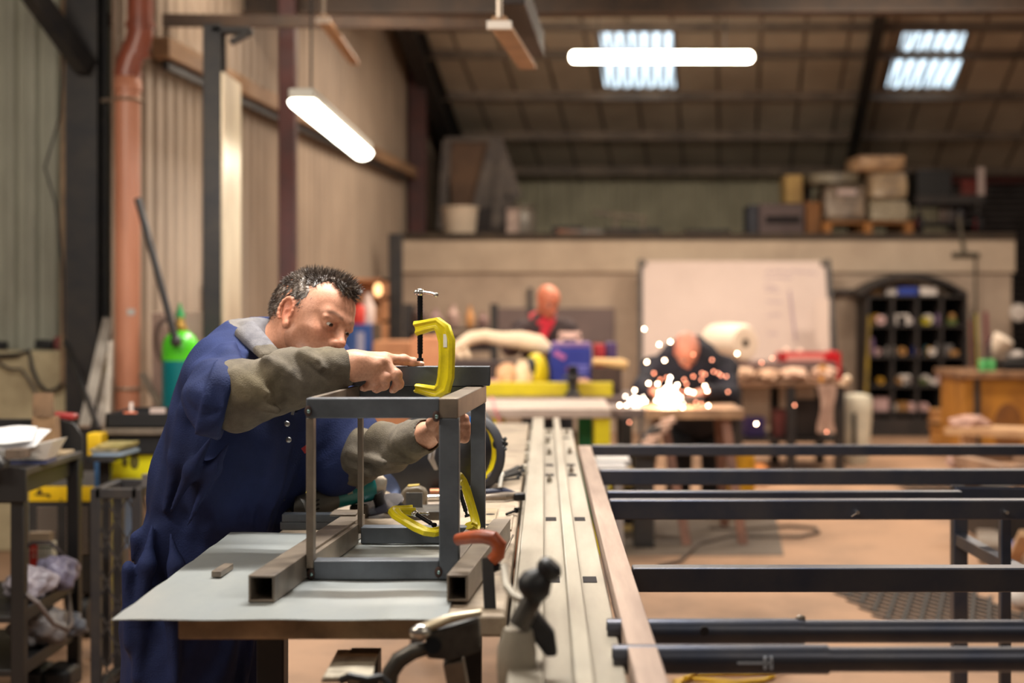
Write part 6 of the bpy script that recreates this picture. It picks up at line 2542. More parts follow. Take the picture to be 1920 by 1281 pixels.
# back bench with roll, red tray, cloths
t = thing('back_bench', 'cluttered dark-legged bench before the whiteboard', 'bench', on(1480, 0, 12.0, 0))
yk = 11.2
x0, x1 = P(1372, 0, yk).x, P(1588, 0, yk).x
zk = P(0, 716, yk).z
b = MB(); b.mm(x0, x1, yk, yk + .9, zk - .04, zk); b.build('bench_top', M('bench_wood_back', (150, 112, 86), (110, 82, 62), rough=.7, scale=5), t, bevel=.004)
for x in (x0 + .05, (x0 + x1) / 2 + .02, x1 - .05):
    for y in (yk + .05, yk + .85):
        b = MB(); b.bar((x, y, 0), (x, y, zk - .04), .07, .07, (0, 1, 0)); b.build('leg', m_dark, t)
b = MB(); b.mm(x0, x1, yk + .1, yk + .8, .25, .28); b.build('lower_shelf', m_blk, t)
b = MB(); b.mm(x0 + .02, x1 + .1, yk + .55, yk + .9, zk, P(0, 690, yk + .6).z)
tag(b.build('case_row', M('case_brown', (74, 54, 46), (50, 40, 38), rough=.7, scale=5)), 'long dark case along the back of the cluttered bench', 'case')
zr = P(0, 690, yk + .6).z + .0
b = MB(); b.mm(x0 + .0, x1 + .03, yk + .45, yk + .95, zr, zr + .05)
tag(b.build('grey_board', M('board_mauve', (140, 116, 112), (116, 96, 94), rough=.6, scale=5)), 'grey board lying across the dark case behind the grinding man', 'board')
# big roll
t = thing('foam_roll', 'big white foam roll with a dark core hole, behind the grinding man', 'roll', on(1372, 668, yk + .7, zr + .05))
rc = on(1380, 637, yk + .62)
R_ = .158
ax = Vector((.55, -.80, 0)).normalized()
b = MB()
b.lathe([(.026, 0), (.09, -.012), (R_ - .02, -.004), (R_, .03), (R_ * 1.02, .2), (R_ * .98, .36), (R_ - .02, .40), (.026, .40)], Vector((rc.x + .06, rc.y - .12, zr + .05 + R_)) , -ax, 36, caps=False)
b.build('roll_body', M('foam_white', (240, 224, 206), (226, 208, 188), rough=.8, scale=3), t)
b = MB(); b.cyl(Vector((rc.x + .06, rc.y - .12, zr + .05 + R_)) + ax * .008, Vector((rc.x + .06, rc.y - .12, zr + .05 + R_)) - ax * .1, .032, n=20); b.build('core', m_slot, t)
# red tray with pale front
t = thing('red_toolbox', 'red open toolbox with a pale strip, in front of the whiteboard', 'toolbox', on(1512, 665, yk + .6, zr + .05))
x0r, x1r = P(1462, 0, yk + .6).x, P(1566, 0, yk + .6).x
m_redbox = M('toolbox_red', (212, 36, 46), (190, 30, 40), rough=.4, scale=4)
b = MB()
z0r = zr + .051
for q in ((x0r, x1r, yk + .56, yk + .575, z0r, z0r + .075), (x0r, x1r, yk + .8, yk + .815, z0r, z0r + .075), (x0r, x0r + .015, yk + .56, yk + .815, z0r, z0r + .075), (x1r - .02, x1r, yk + .56, yk + .815, z0r, z0r + .09), (x0r, x1r, yk + .56, yk + .815, z0r, z0r + .008)):
    b.mm(*q)
b.build('tray', m_redbox, t)
b = MB(); b.mm(x0r + .05, x1r - .1, yk + .555, yk + .56, z0r + .012, z0r + .05); b.build('pale_strip', M('strip_pink', (236, 170, 160), rough=.5), t)
b = MB(); b.mm(x1r - .02, x1r + .01, yk + .42, yk + .445, z0r - .16, z0r + .085); b.mm(x1r - .02, x1r + .01, yk + .445, yk + .559, z0r + .005, z0r + .085); b.build('side_flap', m_redbox, t)
for k, (px, py, r, lab) in enumerate(((1475, 636, .03, 'pale ball of string in the left of the red toolbox'), (1500, 640, .026, 'white round jar in the middle of the red toolbox'))):
    b = MB(); b.ell((P(px, 0, yk + .7).x, yk + .7, z0r + .055 + r), (r, r, r), nu=14, nv=10)
    tag(b.build('round_jar', M('jar_pale', (226, 196, 180), rough=.4)), lab, 'jar')
# cloths along the bench front
for k, (px, py, rx, rz, col, lab) in enumerate(((1395, 706, .12, .05, (222, 186, 158), 'peach cloth heap at the left of the cluttered bench'), (1440, 710, .14, .045, (206, 168, 140), 'tan cloth heap in the middle of the cluttered bench'),
                                               (1490, 708, .13, .05, (226, 190, 166), 'pale cloth heap right of the middle of the cluttered bench'), (1545, 706, .12, .055, (214, 178, 156), 'cloth heap at the right end of the cluttered bench'))):
    crumple('cloth_heap', (P(px, 0, yk + .2).x, yk + .2, zk + rz * .96), (rx * .72, .18, rz), 20 + k, M('cloth_%d' % k, col, (col[0] - 50, col[1] - 46, col[2] - 40), rough=.9, scale=7), lab, 'cloth')
b = MB(); b.cyl((P(1545, 0, yk).x, yk + .05, zk), (P(1545, 0, yk).x, yk + .05, zk + .13), .03, n=16)
tag(b.build('orange_tin', M('tin_amber', (222, 160, 84), rough=.4)), 'amber tin standing at the right end of the cluttered bench', 'tin')
b = MB(); b.ell((P(1587, 0, yk).x, yk - .02, zk + .02), (.035, .03, .035), nu=14, nv=10); b.cyl((P(1587, 0, yk).x, yk, zk - .02), (P(1575, 0, yk).x, yk, zk - .02), .02, n=10)
tag(b.build('lamp_knob', M('knob_cream', (232, 208, 180), rough=.4)), 'cream knob sticking out of the right end of the cluttered bench', 'knob')
b = MB()
rows = []
for v in np.linspace(0, 1, 7):
    rows.append([(P(1548 + 14 * u + 4 * math.sin(v * 6 + u), 0, yk).x, yk - .012 - .02 * math.sin(u * 5) ** 2, zk - .02 - .38 * v) for u in np.linspace(-1, 1, 9)])
b.sheet(rows, thick=.008)
tag(b.build('hanging_cloth', M('cloth_hang', (206, 176, 160), (160, 132, 120), rough=.9, scale=6)), 'pale cloth hanging off the right end of the cluttered bench', 'cloth')
# under the bench: bits
for k, (px, py, yy, w, h, col, lab) in enumerate(((1402, 840, 8.7, .09, .17, (232, 170, 20), 'amber-yellow bottle crate standing on the floor by the grinding man'), (1424, 800, 10.6, .07, .12, (206, 120, 30), 'orange tin under the cluttered bench'),
                                                 (1487, 770, 11.3, .05, .08, (216, 110, 40), 'orange pot on the lower shelf of the cluttered bench'), (1420, 750, 11.3, .16, .16, (66, 48, 110), 'purple bundle under the cluttered bench'),
                                                 (1470, 750, 11.3, .12, .22, (116, 54, 50), 'dark red sack under the cluttered bench'), (1520, 760, 11.3, .2, .3, (48, 38, 36), 'dark sack under the right of the cluttered bench'))):
    b = MB()
    xx = P(px, 0, yy).x
    if k == 0:
        z0_ = 0
        b.lathe([(w * .9, 0), (w, .02), (w, h * 2.2), (w * .6, h * 2.6)], (xx, yy + .3, 0), n=20)
    elif k == 1:
        b.lathe([(w * .9, 0), (w, .02), (w, h), (w * .5, h * 1.3)], (xx, yy, 0), n=20)
    else:
        z0_ = .281
        b.box((xx, yy + .2, z0_ + h / 2), (w, .2, h))
    tag(b.build('under_bench_item', M('ub_%d' % k, col, (int(col[0] * .7), int(col[1] * .7), int(col[2] * .7)), rough=.6, scale=8), bevel=.01 if k > 1 else 0), lab, 'container')

# ------------------------------------------------------------------ middle benches
# white-topped table right behind the rails
t = thing('welding_table', 'white-topped steel table with yellow legs beyond the far end of the rails', 'table', on(1030, 0, 8.0, 0))
y0_ = 7.6
x0, x1 = P(880, 0, y0_).x, P(1146, 0, y0_).x
zw = P(0, 767, y0_).z
b = MB(); b.mm(x0, x1, y0_, y0_ + .8, zw - .048, zw); b.build('table_top', M('table_white', (190, 172, 160), (164, 146, 136), rough=.5, scale=4), t, bevel=.004)
for px, y in ((1130, y0_ + .03), (925, y0_ + .03), (1130, y0_ + .7), (925, y0_ + .7)):
    x = P(px, 0, y0_).x
    b = MB(); b.mm(x - .043, x + .043, y, y + .08, 0, zw - .048); b.build('leg', M('leg_yellow', (222, 206, 14), (206, 190, 20), rough=.45, scale=4), t, bevel=.004)
b = MB(); b.mm(P(1084, 0, 8).x, P(1110, 0, 8).x, 8.0, 8.2, 0, zw - .06)
tag(b.build('green_bin', M('bin_green', (0, 120, 72), (0, 100, 60), rough=.5, scale=4), bevel=.006), 'green bin under the white-topped table', 'bin')
b = MB(); b.mm(P(950, 0, 8.1).x, P(1080, 0, 8.1).x, 8.1, 8.3, 0, .62)
tag(b.build('dark_cabinet', m_blk, bevel=.006), 'dark cabinet under the white-topped table behind the rails', 'cabinet')
t = thing('gas_torch', 'white and pink torch hose hanging over the left corner of the white-topped table', 'torch', on(935, 800, 7.4, zw))
b = MB(); b.tube([on(922, 745, 7.75, zw + .05), on(930, 772, 7.56), on(937, 790, 7.55), on(940, 806, 7.55)], .008, 8); b.build('hose', M('hose_pink', (196, 120, 120), rough=.5), t)
b = MB(); b.cyl(on(940, 800, 7.54), on(943, 850, 7.54), .017, .014, 14); b.build('torch_body', M('torch_white', (236, 226, 214), rough=.4), t)
# steel bench with the yellow beam
t = thing('beam_bench', 'long grey steel bench with a bright yellow beam on it, behind the white-topped table', 'bench', on(1040, 0, 9.2, 0))
y1_ = 9.0
x0, x1 = P(880, 0, y1_).x, P(1205, 0, y1_).x
zb2 = P(0, 745, y1_).z
b = MB(); b.mm(x0, x1, y1_, y1_ + .7, zb2 - .07, zb2); b.build('bench_top', M('bench_grey', (112, 92, 90), (88, 74, 74), rough=.5, scale=5), t, bevel=.004)
for x in (x0 + .1, x1 - .1):
    for y in (y1_ + .05, y1_ + .6):
        b = MB(); b.bar((x, y, 0), (x, y, zb2 - .07), .07, .07, (0, 1, 0)); b.build('leg', m_dark, t)
b = MB(); b.mm(P(905, 0, y1_).x, P(1150, 0, y1_).x, y1_ + .08, y1_ + .16, zb2 + .001, P(0, 719, y1_).z)
tag(b.build('yellow_beam', M('beam_yellow', (226, 206, 24), (196, 176, 36), rough=.45, scale=6), bevel=.004), 'long bright yellow beam lying along the grey steel bench', 'beam')
# blue welder
t = thing('blue_welder', 'blue boxy welding machine on the grey steel bench, in front of the bald man', 'welder', on(1070, 740, 9.4, zb2))
yv = 9.3
x0, x1 = P(1031, 0, yv).x, P(1109, 0, yv).x
z1_ = P(0, 652, yv).z
b = MB(); b.mm(x0, x1, yv, yv + .4, zb2 + .03, z1_); b.build('case', M('welder_blue', (30, 44, 138), (38, 54, 150), rough=.4, scale=4), t, bevel=.012)
b = MB(); b.mm(x0 - .03, x0 - .001, yv + .01, yv + .39, zb2 + .03, z1_ - .03); b.build('side_grille', m_black, t)
b = MB(); b.mm(x0 + .01, x1, yv + .01, yv + .39, z1_ + .001, z1_ + .03); b.build('lid', M('lid_mauve', (122, 92, 150), rough=.4), t, bevel=.006)
b = MB(); b.bar((x0 + .06, yv + .1, z1_ + .08), (x1 - .07, yv + .1, z1_ + .08), .03, .045); b.bar((x0 + .07, yv + .1, z1_ + .03), (x0 + .07, yv + .1, z1_ + .08), .03, .03); b.bar((x1 - .08, yv + .1, z1_ + .03), (x1 - .08, yv + .1, z1_ + .08), .03, .03); b.build('handle', M('handle_pink', (236, 196, 180), rough=.4), t)
b = MB(); b.bar((x0 + .03, yv - .004, z1_ - .03), (x0 + .10, yv - .004, z1_ - .07), .035, .006, (0, -1, 0)); b.build('brand_flash', M('flash_mauve', (170, 96, 160), rough=.4), t)
for zz in (z1_ - .12, z1_ - .15):
    b = MB(); b.mm(x0 + .13, x1 - .02, yv - .003, yv, zz - .009, zz + .009); b.build('control_strip', M('strip_lilac', (110, 110, 196), rough=.4), t)
for dx, dz, r, col in ((.12, -.14, .022, (96, 60, 120)), (.17, -.19, .022, (150, 90, 160))):
    b = MB(); b.cyl((x0 + dx, yv - .02, z1_ + dz), (x0 + dx, yv, z1_ + dz), r, n=16); b.build('dial', M('dial_%d' % col[0], col, rough=.4), t)
for x in (x0 + .03, x1 - .03):
    for y in (yv + .04, yv + .36):
        b = MB(); b.cyl((x, y, zb2), (x, y, zb2 + .031), .018, n=10); b.build('foot', m_black, t)
# vice
t = thing('bench_vice', 'dark bench vice in front of the blue welder', 'vice', on(1075, 745, 9.05, zb2))
xx = P(1074, 0, 9.05).x
b = MB(); b.lathe([(.05, 0), (.05, .02), (.03, .04), (.03, .10)], (xx, 9.05, zb2), n=16); b.build('base', m_dark, t)
b = MB(); b.mm(xx - .035, xx + .035, 9.0, 9.14, zb2 + .10, zb2 + .165); b.build('jaw_block', m_dark, t, bevel=.008)
b = MB(); b.mm(xx - .03, xx + .03, 8.98, 9.0, zb2 + .12, zb2 + .20); b.build('jaw', m_blackmetal, t, bevel=.004)
b = MB(); b.cyl((xx, 8.9, zb2 + .13), (xx, 8.98, zb2 + .13), .013, n=10); b.cyl((xx - .07, 8.9, zb2 + .13), (xx + .07, 8.9, zb2 + .13), .007, n=8); b.build('spindle', m_dark, t)
# helmet black and yellow
t = thing('yellow_helmet', 'black and yellow welding helmet left of the blue welder', 'helmet', on(1003, 740, 9.25, zb2))
cx = P(1005, 0, 9.3).x
b = MB()
b.ell((cx, 9.3, zb2 + .135), (.085, .10, .135), nu=22, nv=14)
b.build('shell', M('helmet_yellow', (224, 200, 20), rough=.4), t)
b = MB(); b.ell((cx - .045, 9.27, zb2 + .15), (.065, .085, .10), roty(20), 20, 12); b.build('visor', m_black, t)
# long padded white roll with hand-like end
t = thing('padded_roll', 'long cream padded roll lying across the tops of the bench, left of the blue welder', 'roll', on(940, 640, 9.5, zb2))
b = MB()
b.tube([on(838, 672, 9.5), on(858, 650, 9.5), on(884, 634, 9.5), on(908, 630, 9.5), on(940, 636, 9.5), on(975, 638, 9.5), on(1010, 646, 9.5), on(1030, 656, 9.5)], [.020, .038, .045, .043, .046, .060, .062, .035], 16)
b.build('padding', M('padding_cream', (246, 222, 194), (226, 198, 168), rough=.8, scale=5), t)
for p0, p1, r in ((on(846, 668, 9.5), on(842, 692, 9.45), .018), (on(858, 660, 9.5), on(866, 672, 9.45), .018), (on(872, 656, 9.48), on(880, 672, 9.44), .016)):
    b = MB(); b.tube([p0, (p0 + p1) / 2 + Vector((.005, -.01, 0)), p1], [r, r, r * .6], 10); b.build('loose_end', M('padding_cream', (246, 222, 194)), t)
b = MB(); b.mm(P(850, 0, 9.6).x, P(1020, 0, 9.6).x, 9.42, 9.62, zb2 + .001, P(0, 676, 9.5).z)
tag(b.build('dark_crate', M('crate_dark', (66, 50, 48), (46, 38, 38), rough=.7, scale=4), bevel=.01), 'dark crate on the bench under the cream padded roll', 'crate')
for k, (px, py, rx, rz, col, lab) in enumerate(((950, 712, .07, .10, (226, 180, 140), 'orange-tan cloth bundle left of the yellow helmet'), (975, 690, .05, .11, (240, 214, 180), 'cream cloth draped left of the yellow helmet'),
                                               (930, 728, .07, .05, (206, 160, 150), 'pinkish cloth at the left of the grey steel bench'), (1092, 722, .05, .055, (236, 186, 170), 'pink-white cloth ball right of the vice'),
                                               (1020, 735, .03, .04, (200, 150, 130), 'small pinkish rag below the yellow helmet'))):
    crumple('cloth_bundle', (P(px, 0, 9.16).x + (.02 if k == 1 else 0), 9.22, zb2 + rz * .96), (rx, .05, rz), 40 + k, M('bundle_%d' % k, col, (col[0] - 46, col[1] - 50, col[2] - 50), rough=.85, scale=8), lab, 'cloth')
t = thing('wooden_mallet', 'pale wooden mallet-shaped block lying right of the blue welder', 'mallet', on(1145, 700, 9.3, zb2))
b = MB(); b.tube([on(1112, 678, 9.3), on(1140, 680, 9.3), on(1165, 684, 9.3), on(1176, 686, 9.3)], [.022, .028, .04, .03], 14); b.build('head', M('wood_pale', (240, 200, 140), (222, 176, 116), rough=.6, scale=5), t)
b = MB(); b.mm(P(1108, 0, 9.3).x, P(1165, 0, 9.3).x, 9.26, 9.4, zb2, P(0, 690, 9.3).z); b.build('rest', M('rest_dark', (84, 62, 54), (60, 46, 42), rough=.7, scale=7), t)
b = MB(); b.mm(P(1112, 0, 9.45).x, P(1134, 0, 9.45).x, 9.42, 9.5, zb2, P(0, 645, 9.45).z)
tag(b.build('red_case', M('case_red', (176, 40, 52), rough=.5), bevel=.01), 'small red case behind the pale wooden mallet', 'case')
b = MB(); b.mm(P(1135, 0, 9.5).x, P(1156, 0, 9.5).x, 9.46, 9.56, zb2, P(0, 642, 9.5).z)
tag(b.build('purple_case', M('case_purple', (76, 52, 108), rough=.5), bevel=.01), 'small purple case right of the red case', 'case')

# dark shelves at the left of the block wall
t = thing('storage_rack', 'dark storage rack with odds and ends behind the standing clamp', 'rack', on(800, 0, 12.6, 0))
yr = 12.4
x0, x1 = P(762, 0, yr).x, P(925, 0, yr).x
for x in (x0, x1):
    for y in (yr, yr + .5):
        b = MB(); b.bar((x, y, 0), (x, y, 1.35), .05, .05, (0, 1, 0)); b.build('post', m_dark, t)
for py in (800, 720, 655, 616):
    z = P(0, py, yr).z
    b = MB(); b.mm(x0, x1, yr, yr + .5, z - .02, z); b.build('shelf_board', m_blk, t)
goods = ((785, 616, 26, 46, (96, 76, 72), 'dark tall canister on the top of the dark rack'), (815, 616, 22, 36, (166, 136, 136), 'pale canister on the top of the dark rack'), (848, 616, 24, 44, (186, 156, 146), 'pinkish white bottle on the top of the dark rack'),
         (880, 616, 16, 42, (204, 146, 90), 'amber bottle on the top of the dark rack'), (905, 616, 22, 30, (150, 120, 116), 'grey pot at the right of the top of the dark rack'),
         (790, 655, 46, 30, (56, 44, 44), 'dark box on the middle shelf of the dark rack'), (845, 655, 50, 26, (70, 54, 52), 'brown box on the middle shelf of the dark rack'), (898, 655, 40, 28, (84, 60, 56), 'dull red box on the middle shelf of the dark rack'),
         (785, 720, 40, 44, (216, 150, 104), 'orange-tan carton on the lower shelf of the dark rack'), (828, 720, 36, 40, (230, 166, 120), 'bright orange-tan carton on the lower shelf of the dark rack'), (885, 720, 60, 40, (150, 104, 84), 'brown carton on the lower shelf of the dark rack'))
for k, (px, py, wp, hp_, col, lab) in enumerate(goods):
    yy = yr + .08
    w, h = wp * yy / F, hp_ * yy / F
    xx = P(px, 0, yy).x
    z = P(0, py, yr).z + .0005
    b = MB()
    if k < 5:
        b.lathe([(w * .45, 0), (w * .5, .01), (w * .5, h * .6), (w * .25, h * .75), (w * .2, h)], (xx, yy + .1, z), n=18)
    else:
        b.mm(xx - w / 2, xx + w / 2, yy, yy + .25, z, z + h)
    tag(b.build('canister' if k < 5 else 'carton', M('rackgood_%d' % k, col, (int(col[0] * .8), int(col[1] * .78), int(col[2] * .76)), rough=.6, scale=5), bevel=.01 if k > 4 else 0), lab, 'canister' if k < 5 else 'carton', 'goods on the dark rack')
# blue drum and orange-lit clutter left of it
t = thing('blue_drum', 'blue steel drum just right of the worker\'s face', 'drum', on(664, 0, 11, 0))
yd = 11.0
xx = P(662, 0, yd).x
rd = 36 * yd / F
zd = P(0, 608, yd).z
b = MB(); b.lathe([(rd, 0), (rd * 1.02, .01), (rd, .03), (rd, zd * .33), (rd * 1.03, zd * .34), (rd, zd * .35), (rd, zd * .66), (rd * 1.03, zd * .67), (rd, zd * .68), (rd, zd - .02), (rd * 1.02, zd), (rd * .96, zd)], (xx, yd, 0), n=32); b.build('drum_body', M('drum_blue', (34, 70, 138), (52, 92, 160), rough=.4, scale=4), t)
b = MB(); b.bar((xx + rd * .4, yd - rd * .93, zd * .5), (xx + rd * .4, yd - rd * .93, zd * .95), .09, .004, (0, -1, 0)); b.build('label', M('label_lilac', (170, 170, 196), rough=.5), t)
b = MB(); b.lathe([(.045, 0), (.05, .02), (.05, .12), (.03, .15)], (P(672, 0, yd).x, yd, zd), n=16)
tag(b.build('red_can', M('can_red', (216, 60, 44), rough=.45)), 'red can standing on the blue drum', 'can')
b = MB(); b.lathe([(.05, 0), (.055, .02), (.055, .14), (.025, .2), (.022, .24)], (P(688, 0, yd).x, yd + .05, zd), n=16)
tag(b.build('white_bottle', M('bottle_white', (226, 206, 198), rough=.4)), 'white bottle on the right of the blue drum', 'bottle')
t = thing('parts_shelf', 'tan wooden shelf box on the cladding with a glowing bulb, behind the worker\'s head', 'shelf', on(690, 560, 12.6, 1.3))
ysf = 12.3
x0, x1 = P(640, 0, ysf).x, P(722, 0, ysf).x
m_tanb = M('shelf_tan', (198, 140, 96), (160, 108, 74), rough=.6, scale=4)
for z in (P(0, 556, ysf).z, P(0, 600, ysf).z, P(0, 522, ysf).z):
    b = MB(); b.mm(x0, x1, ysf, ysf + .3, z - .03, z); b.build('board', m_tanb, t)
for x in (x0, x1 - .03):
    b = MB(); b.mm(x, x + .03, ysf, ysf + .3, .02, P(0, 522, ysf).z); b.build('side', m_tanb, t)
b = MB(); b.mm(x0, x1, ysf + .28, ysf + .3, P(0, 600, ysf).z, P(0, 522, ysf).z); b.build('back_board', M('shelf_back_tan', (170, 122, 90), rough=.7), t)
b = MB(); b.ell(on(709, 536, ysf + .1, P(0, 556, ysf).z + .06), (.035, .035, .055), nu=16, nv=10)  # glowing ball added to stand for a bright highlight
tag(b.build('highlight_ball', M('highlight_glow', (255, 226, 176), emit=3.0, emit_color=(255, 206, 140))), 'small glowing ball added as a highlight in the tan shelf box', 'highlight')
for k, (px, py, w, col, lab) in enumerate(((660, 556, .10, (178, 120, 84), 'brown pot in the tan shelf box'), (684, 600, .10, (214, 140, 90), 'orange jar in the lower part of the tan shelf box'), (706, 600, .09, (224, 176, 130), 'pale jar in the lower part of the tan shelf box'))):
    b = MB(); b.lathe([(w * .4, 0), (w * .5, .02), (w * .48, .10), (w * .3, .13)], (P(px, 0, ysf).x, ysf + .12, P(0, py, ysf).z), n=16)
    tag(b.build('jar', M('shelfjar_%d' % k, col, rough=.35)), lab, 'jar')
t = thing('tan_carton', 'big tan carton behind the held tube, right of the blue drum', 'carton', on(740, 0, 10.6, 0))
b = MB(); b.mm(P(700, 0, 10.6).x, P(770, 0, 10.6).x, 10.6, 11.0, 0, P(0, 640, 10.6).z); b.build('box', M('carton_tan', (206, 150, 108), (176, 120, 84), rough=.7, scale=4), t, bevel=.01)
b = MB(); b.mm(P(716, 0, 10.6).x, P(756, 0, 10.6).x, 10.595, 10.6, P(0, 700, 10.6).z, P(0, 665, 10.6).z); b.build('tape_patch', M('patch_tan', (226, 176, 130), rough=.6), t)
b = MB(); b.mm(P(772, 0, 10.2).x, P(838, 0, 10.2).x, 10.2, 10.6, 0, P(0, 632, 10.2).z)
tag(b.build('peach_crate', M('crate_peach', (226, 160, 116), (196, 128, 90), rough=.6, scale=4), bevel=.012), 'peach-coloured crate behind the standing clamp', 'crate')

# ------------------------------------------------------------------ on the gallery
# hopper-shaped tilted crate
t = thing('hopper', 'large grey-brown hopper-shaped bin with sloping sides at the left of the gallery', 'bin', on(885, 432, 16.2, GZ))
yh = 16.2
b = MB()
A = [on(836, 266, yh), on(925, 266, yh), on(905, 388, yh), on(850, 388, yh)]
b.prism(A, (0, .02, 0)); b.build('face', M('hopper_brown', (124, 94, 72), (92, 70, 58), rough=.7, scale=2), t)
for p0, p1, w in ((on(838, 264, yh - .05), on(828, 430, yh - .05), .10), (on(928, 262, yh - .05), on(895, 390, yh - .05), .12), (on(930, 262, yh - .02), on(968, 372, yh - .02), .14), (on(945, 300, yh - .03), on(930, 430, yh - .03), .12)):
    b = MB(); b.bar(p0, p1, w, .05, (0, 1, 0)); b.build('side_plate', M('hopper_grey', (120, 108, 100), (84, 76, 74), rough=.6, scale=6), t)
b = MB(); b.bar(on(834, 262, yh - .03), on(940, 262, yh - .03), .06, .05); b.build('rim', M('hopper_grey', (120, 108, 100)), t)
b = MB()
C_ = [on(925, 266, yh), on(968, 372, yh), on(960, 432, yh), on(905, 388, yh)]
b.prism(C_, (0, .5, 0)); b.build('flank', M('hopper_grey', (120, 108, 100)), t)
b = MB(); b.mm(P(835, 0, yh).x, P(960, 0, yh).x, yh - .02, yh + .6, GZ, P(0, 388, yh).z); b.build('base', M('hopper_dark', (66, 58, 58), (50, 44, 46), rough=.7, scale=3), t)
b = MB()
xx = P(862, 0, 15.3).x
zt7 = P(0, 388, 15.3).z
b.lathe([(.16, 0), (.17, .01), (.196, zt7 - GZ - .03), (.206, zt7 - GZ - .025), (.206, zt7 - GZ), (.19, zt7 - GZ), (.165, .02), (0, .02)], (xx, 15.3, GZ), n=32, caps=False)
tag(b.build('white_bucket', M('bucket_white', (214, 196, 176), (196, 178, 158), rough=.45, scale=3)), 'white bucket at the left edge of the gallery', 'bucket')
t = thing('glass_demijohn', 'pale cloudy glass jar beside a white post on the gallery', 'jar', on(976, 430, 15.6, GZ))
b = MB(); b.lathe([(.10, 0), (.14, .03), (.15, .22), (.12, .30), (.15, .315), (.15, .33)], (P(980, 0, 15.6).x, 15.6, GZ), n=28); b.build('jar_body', M('jar_cloudy', (128, 118, 106), (110, 102, 94), rough=.3, scale=4), t)
b = MB(); b.mm(P(950, 0, 15.45).x, P(973, 0, 15.45).x, 15.4, 15.46, GZ, GZ + .29)
tag(b.build('white_post', M('post_white', (196, 172, 160), (120, 100, 96), rough=.6, scale=7)), 'short white post in front of the cloudy jar on the gallery', 'post')
for k, (px0, px1, y, h, col, lab, dz) in enumerate(((1045, 1130, 15.4, .06, (160, 108, 84), 'reddish timber lying on the gallery edge', 0), (1035, 1095, 15.8, .12, (58, 50, 48), 'dark heap of sheet behind the reddish timber on the gallery', 0),
                                                   (1135, 1240, 15.5, .08, (54, 46, 46), 'dark long box on the gallery right of the reddish timber', 0), (1285, 1370, 15.6, .07, (58, 50, 46), 'low dark bundle on the gallery above the whiteboard', 0))):
    b = MB(); b.mm(P(px0, 0, y).x, P(px1, 0, y).x, y, y + .2, GZ + dz, GZ + dz + h)
    tag(b.build('timber_length', M('gal_%d' % k, col, (int(col[0] * .75),) * 3, rough=.7, scale=6), bevel=.01), lab, 'timber')
b = MB(); b.bar(on(1110, 398, 15.85), on(1212, 410, 15.85), .1, .05)
b.mm(P(1150, 0, 15.85).x, P(1160, 0, 15.85).x, 15.83, 15.87, GZ, P(0, 405, 15.85).z)
b.mm(P(1200, 0, 15.85).x, P(1210, 0, 15.85).x, 15.83, 15.87, GZ, P(0, 411, 15.85).z)
tag(b.build('grey_plank', M('plank_grey', (134, 122, 104), (104, 94, 84), rough=.7, scale=5)), 'pale grey plank lying sloped on the gallery clutter', 'plank')
# boxes to the right
bx = ((1424, 1508, 382, 432, 15.5, (104, 88, 88), 'grey-mauve machine box on the gallery left of the tall cartons', 'machine_box'), (1510, 1540, 378, 432, 15.6, (150, 100, 56), 'orange-brown upright carton on the gallery beside the wrapped pallet', 'carton'),
      (1473, 1505, 328, 378, 15.7, (206, 172, 108), 'yellow-tan upright carton on top of the grey-mauve machine box', 'carton'), (1404, 1424, 384, 432, 15.6, (70, 72, 82), 'dark blue-grey crate at the left of the gallery boxes', 'crate'),
      (1506, 1522, 330, 378, 15.9, (60, 48, 46), 'dark narrow box behind the yellow-tan carton on the gallery', 'crate'))
for k, (a0, a1, t0, t1, y, col, lab, nm) in enumerate(bx):
    b = MB(); z0_, z1_ = (GZ, P(0, t0, y).z) if t1 > 400 else (P(0, 381, y).z, P(0, t0, y).z)
    b.mm(P(a0, 0, y).x, P(a1, 0, y).x, y, y + .4, z0_, z1_)
    tag(b.build(nm, M('galbox_%d' % k, col, (int(col[0] * .82), int(col[1] * .8), int(col[2] * .8)), rough=.7, scale=3), bevel=.01), lab, 'box')
b = MB(); b.mm(P(1506, 0, 15.9).x, P(1522, 0, 15.9).x, 15.9, 16.2, GZ, P(0, 381, 15.9).z)
tag(b.build('crate', m_blk), 'dark crate on the gallery under the dark narrow box', 'box')
b = MB(); b.mm(P(1436, 0, 15.49).x, P(1500, 0, 15.49).x, 15.485, 15.499, P(0, 418, 15.49).z, P(0, 405, 15.49).z)
mb = bpy.data.objects['machine_box']
o = b.build('dark_opening', m_slot, mb)
# pallet with wrapped goods
t = thing('pallet', 'wooden pallet carrying wrapped goods on the gallery', 'pallet', on(1625, 430, 15.8, GZ))
yp = 15.35
x0, x1 = P(1545, 0, yp).x, P(1712, 0, yp).x
m_pal = M('pallet_wood', (176, 116, 56), (130, 84, 46), rough=.7, scale=5)
for z in (GZ, P(0, 416, yp).z - .02):
    for yy in (yp, yp + .4, yp + .8):
        b = MB(); b.mm(x0, x1, yy, yy + .1, z, z + .02); b.build('board', m_pal, t)
for x in (x0, (x0 + x1) / 2 - .04, x1 - .08):
    for yy in (yp, yp + .4, yp + .8):
        b = MB(); b.mm(x, x + .08, yy, yy + .1, GZ + .02, P(0, 416, yp).z - .02); b.build('block', m_pal, t)
zp = P(0, 416, yp).z
m_wrap = M('wrap_grey', (156, 138, 120), (104, 92, 84), rough=.3, scale=9, lo=.38, hi=.66, bump=.5, bscale=14)
m_wrap2 = M('wrap_pale', (196, 172, 140), (140, 122, 104), rough=.35, scale=9, lo=.38, hi=.66, bump=.5, bscale=12)


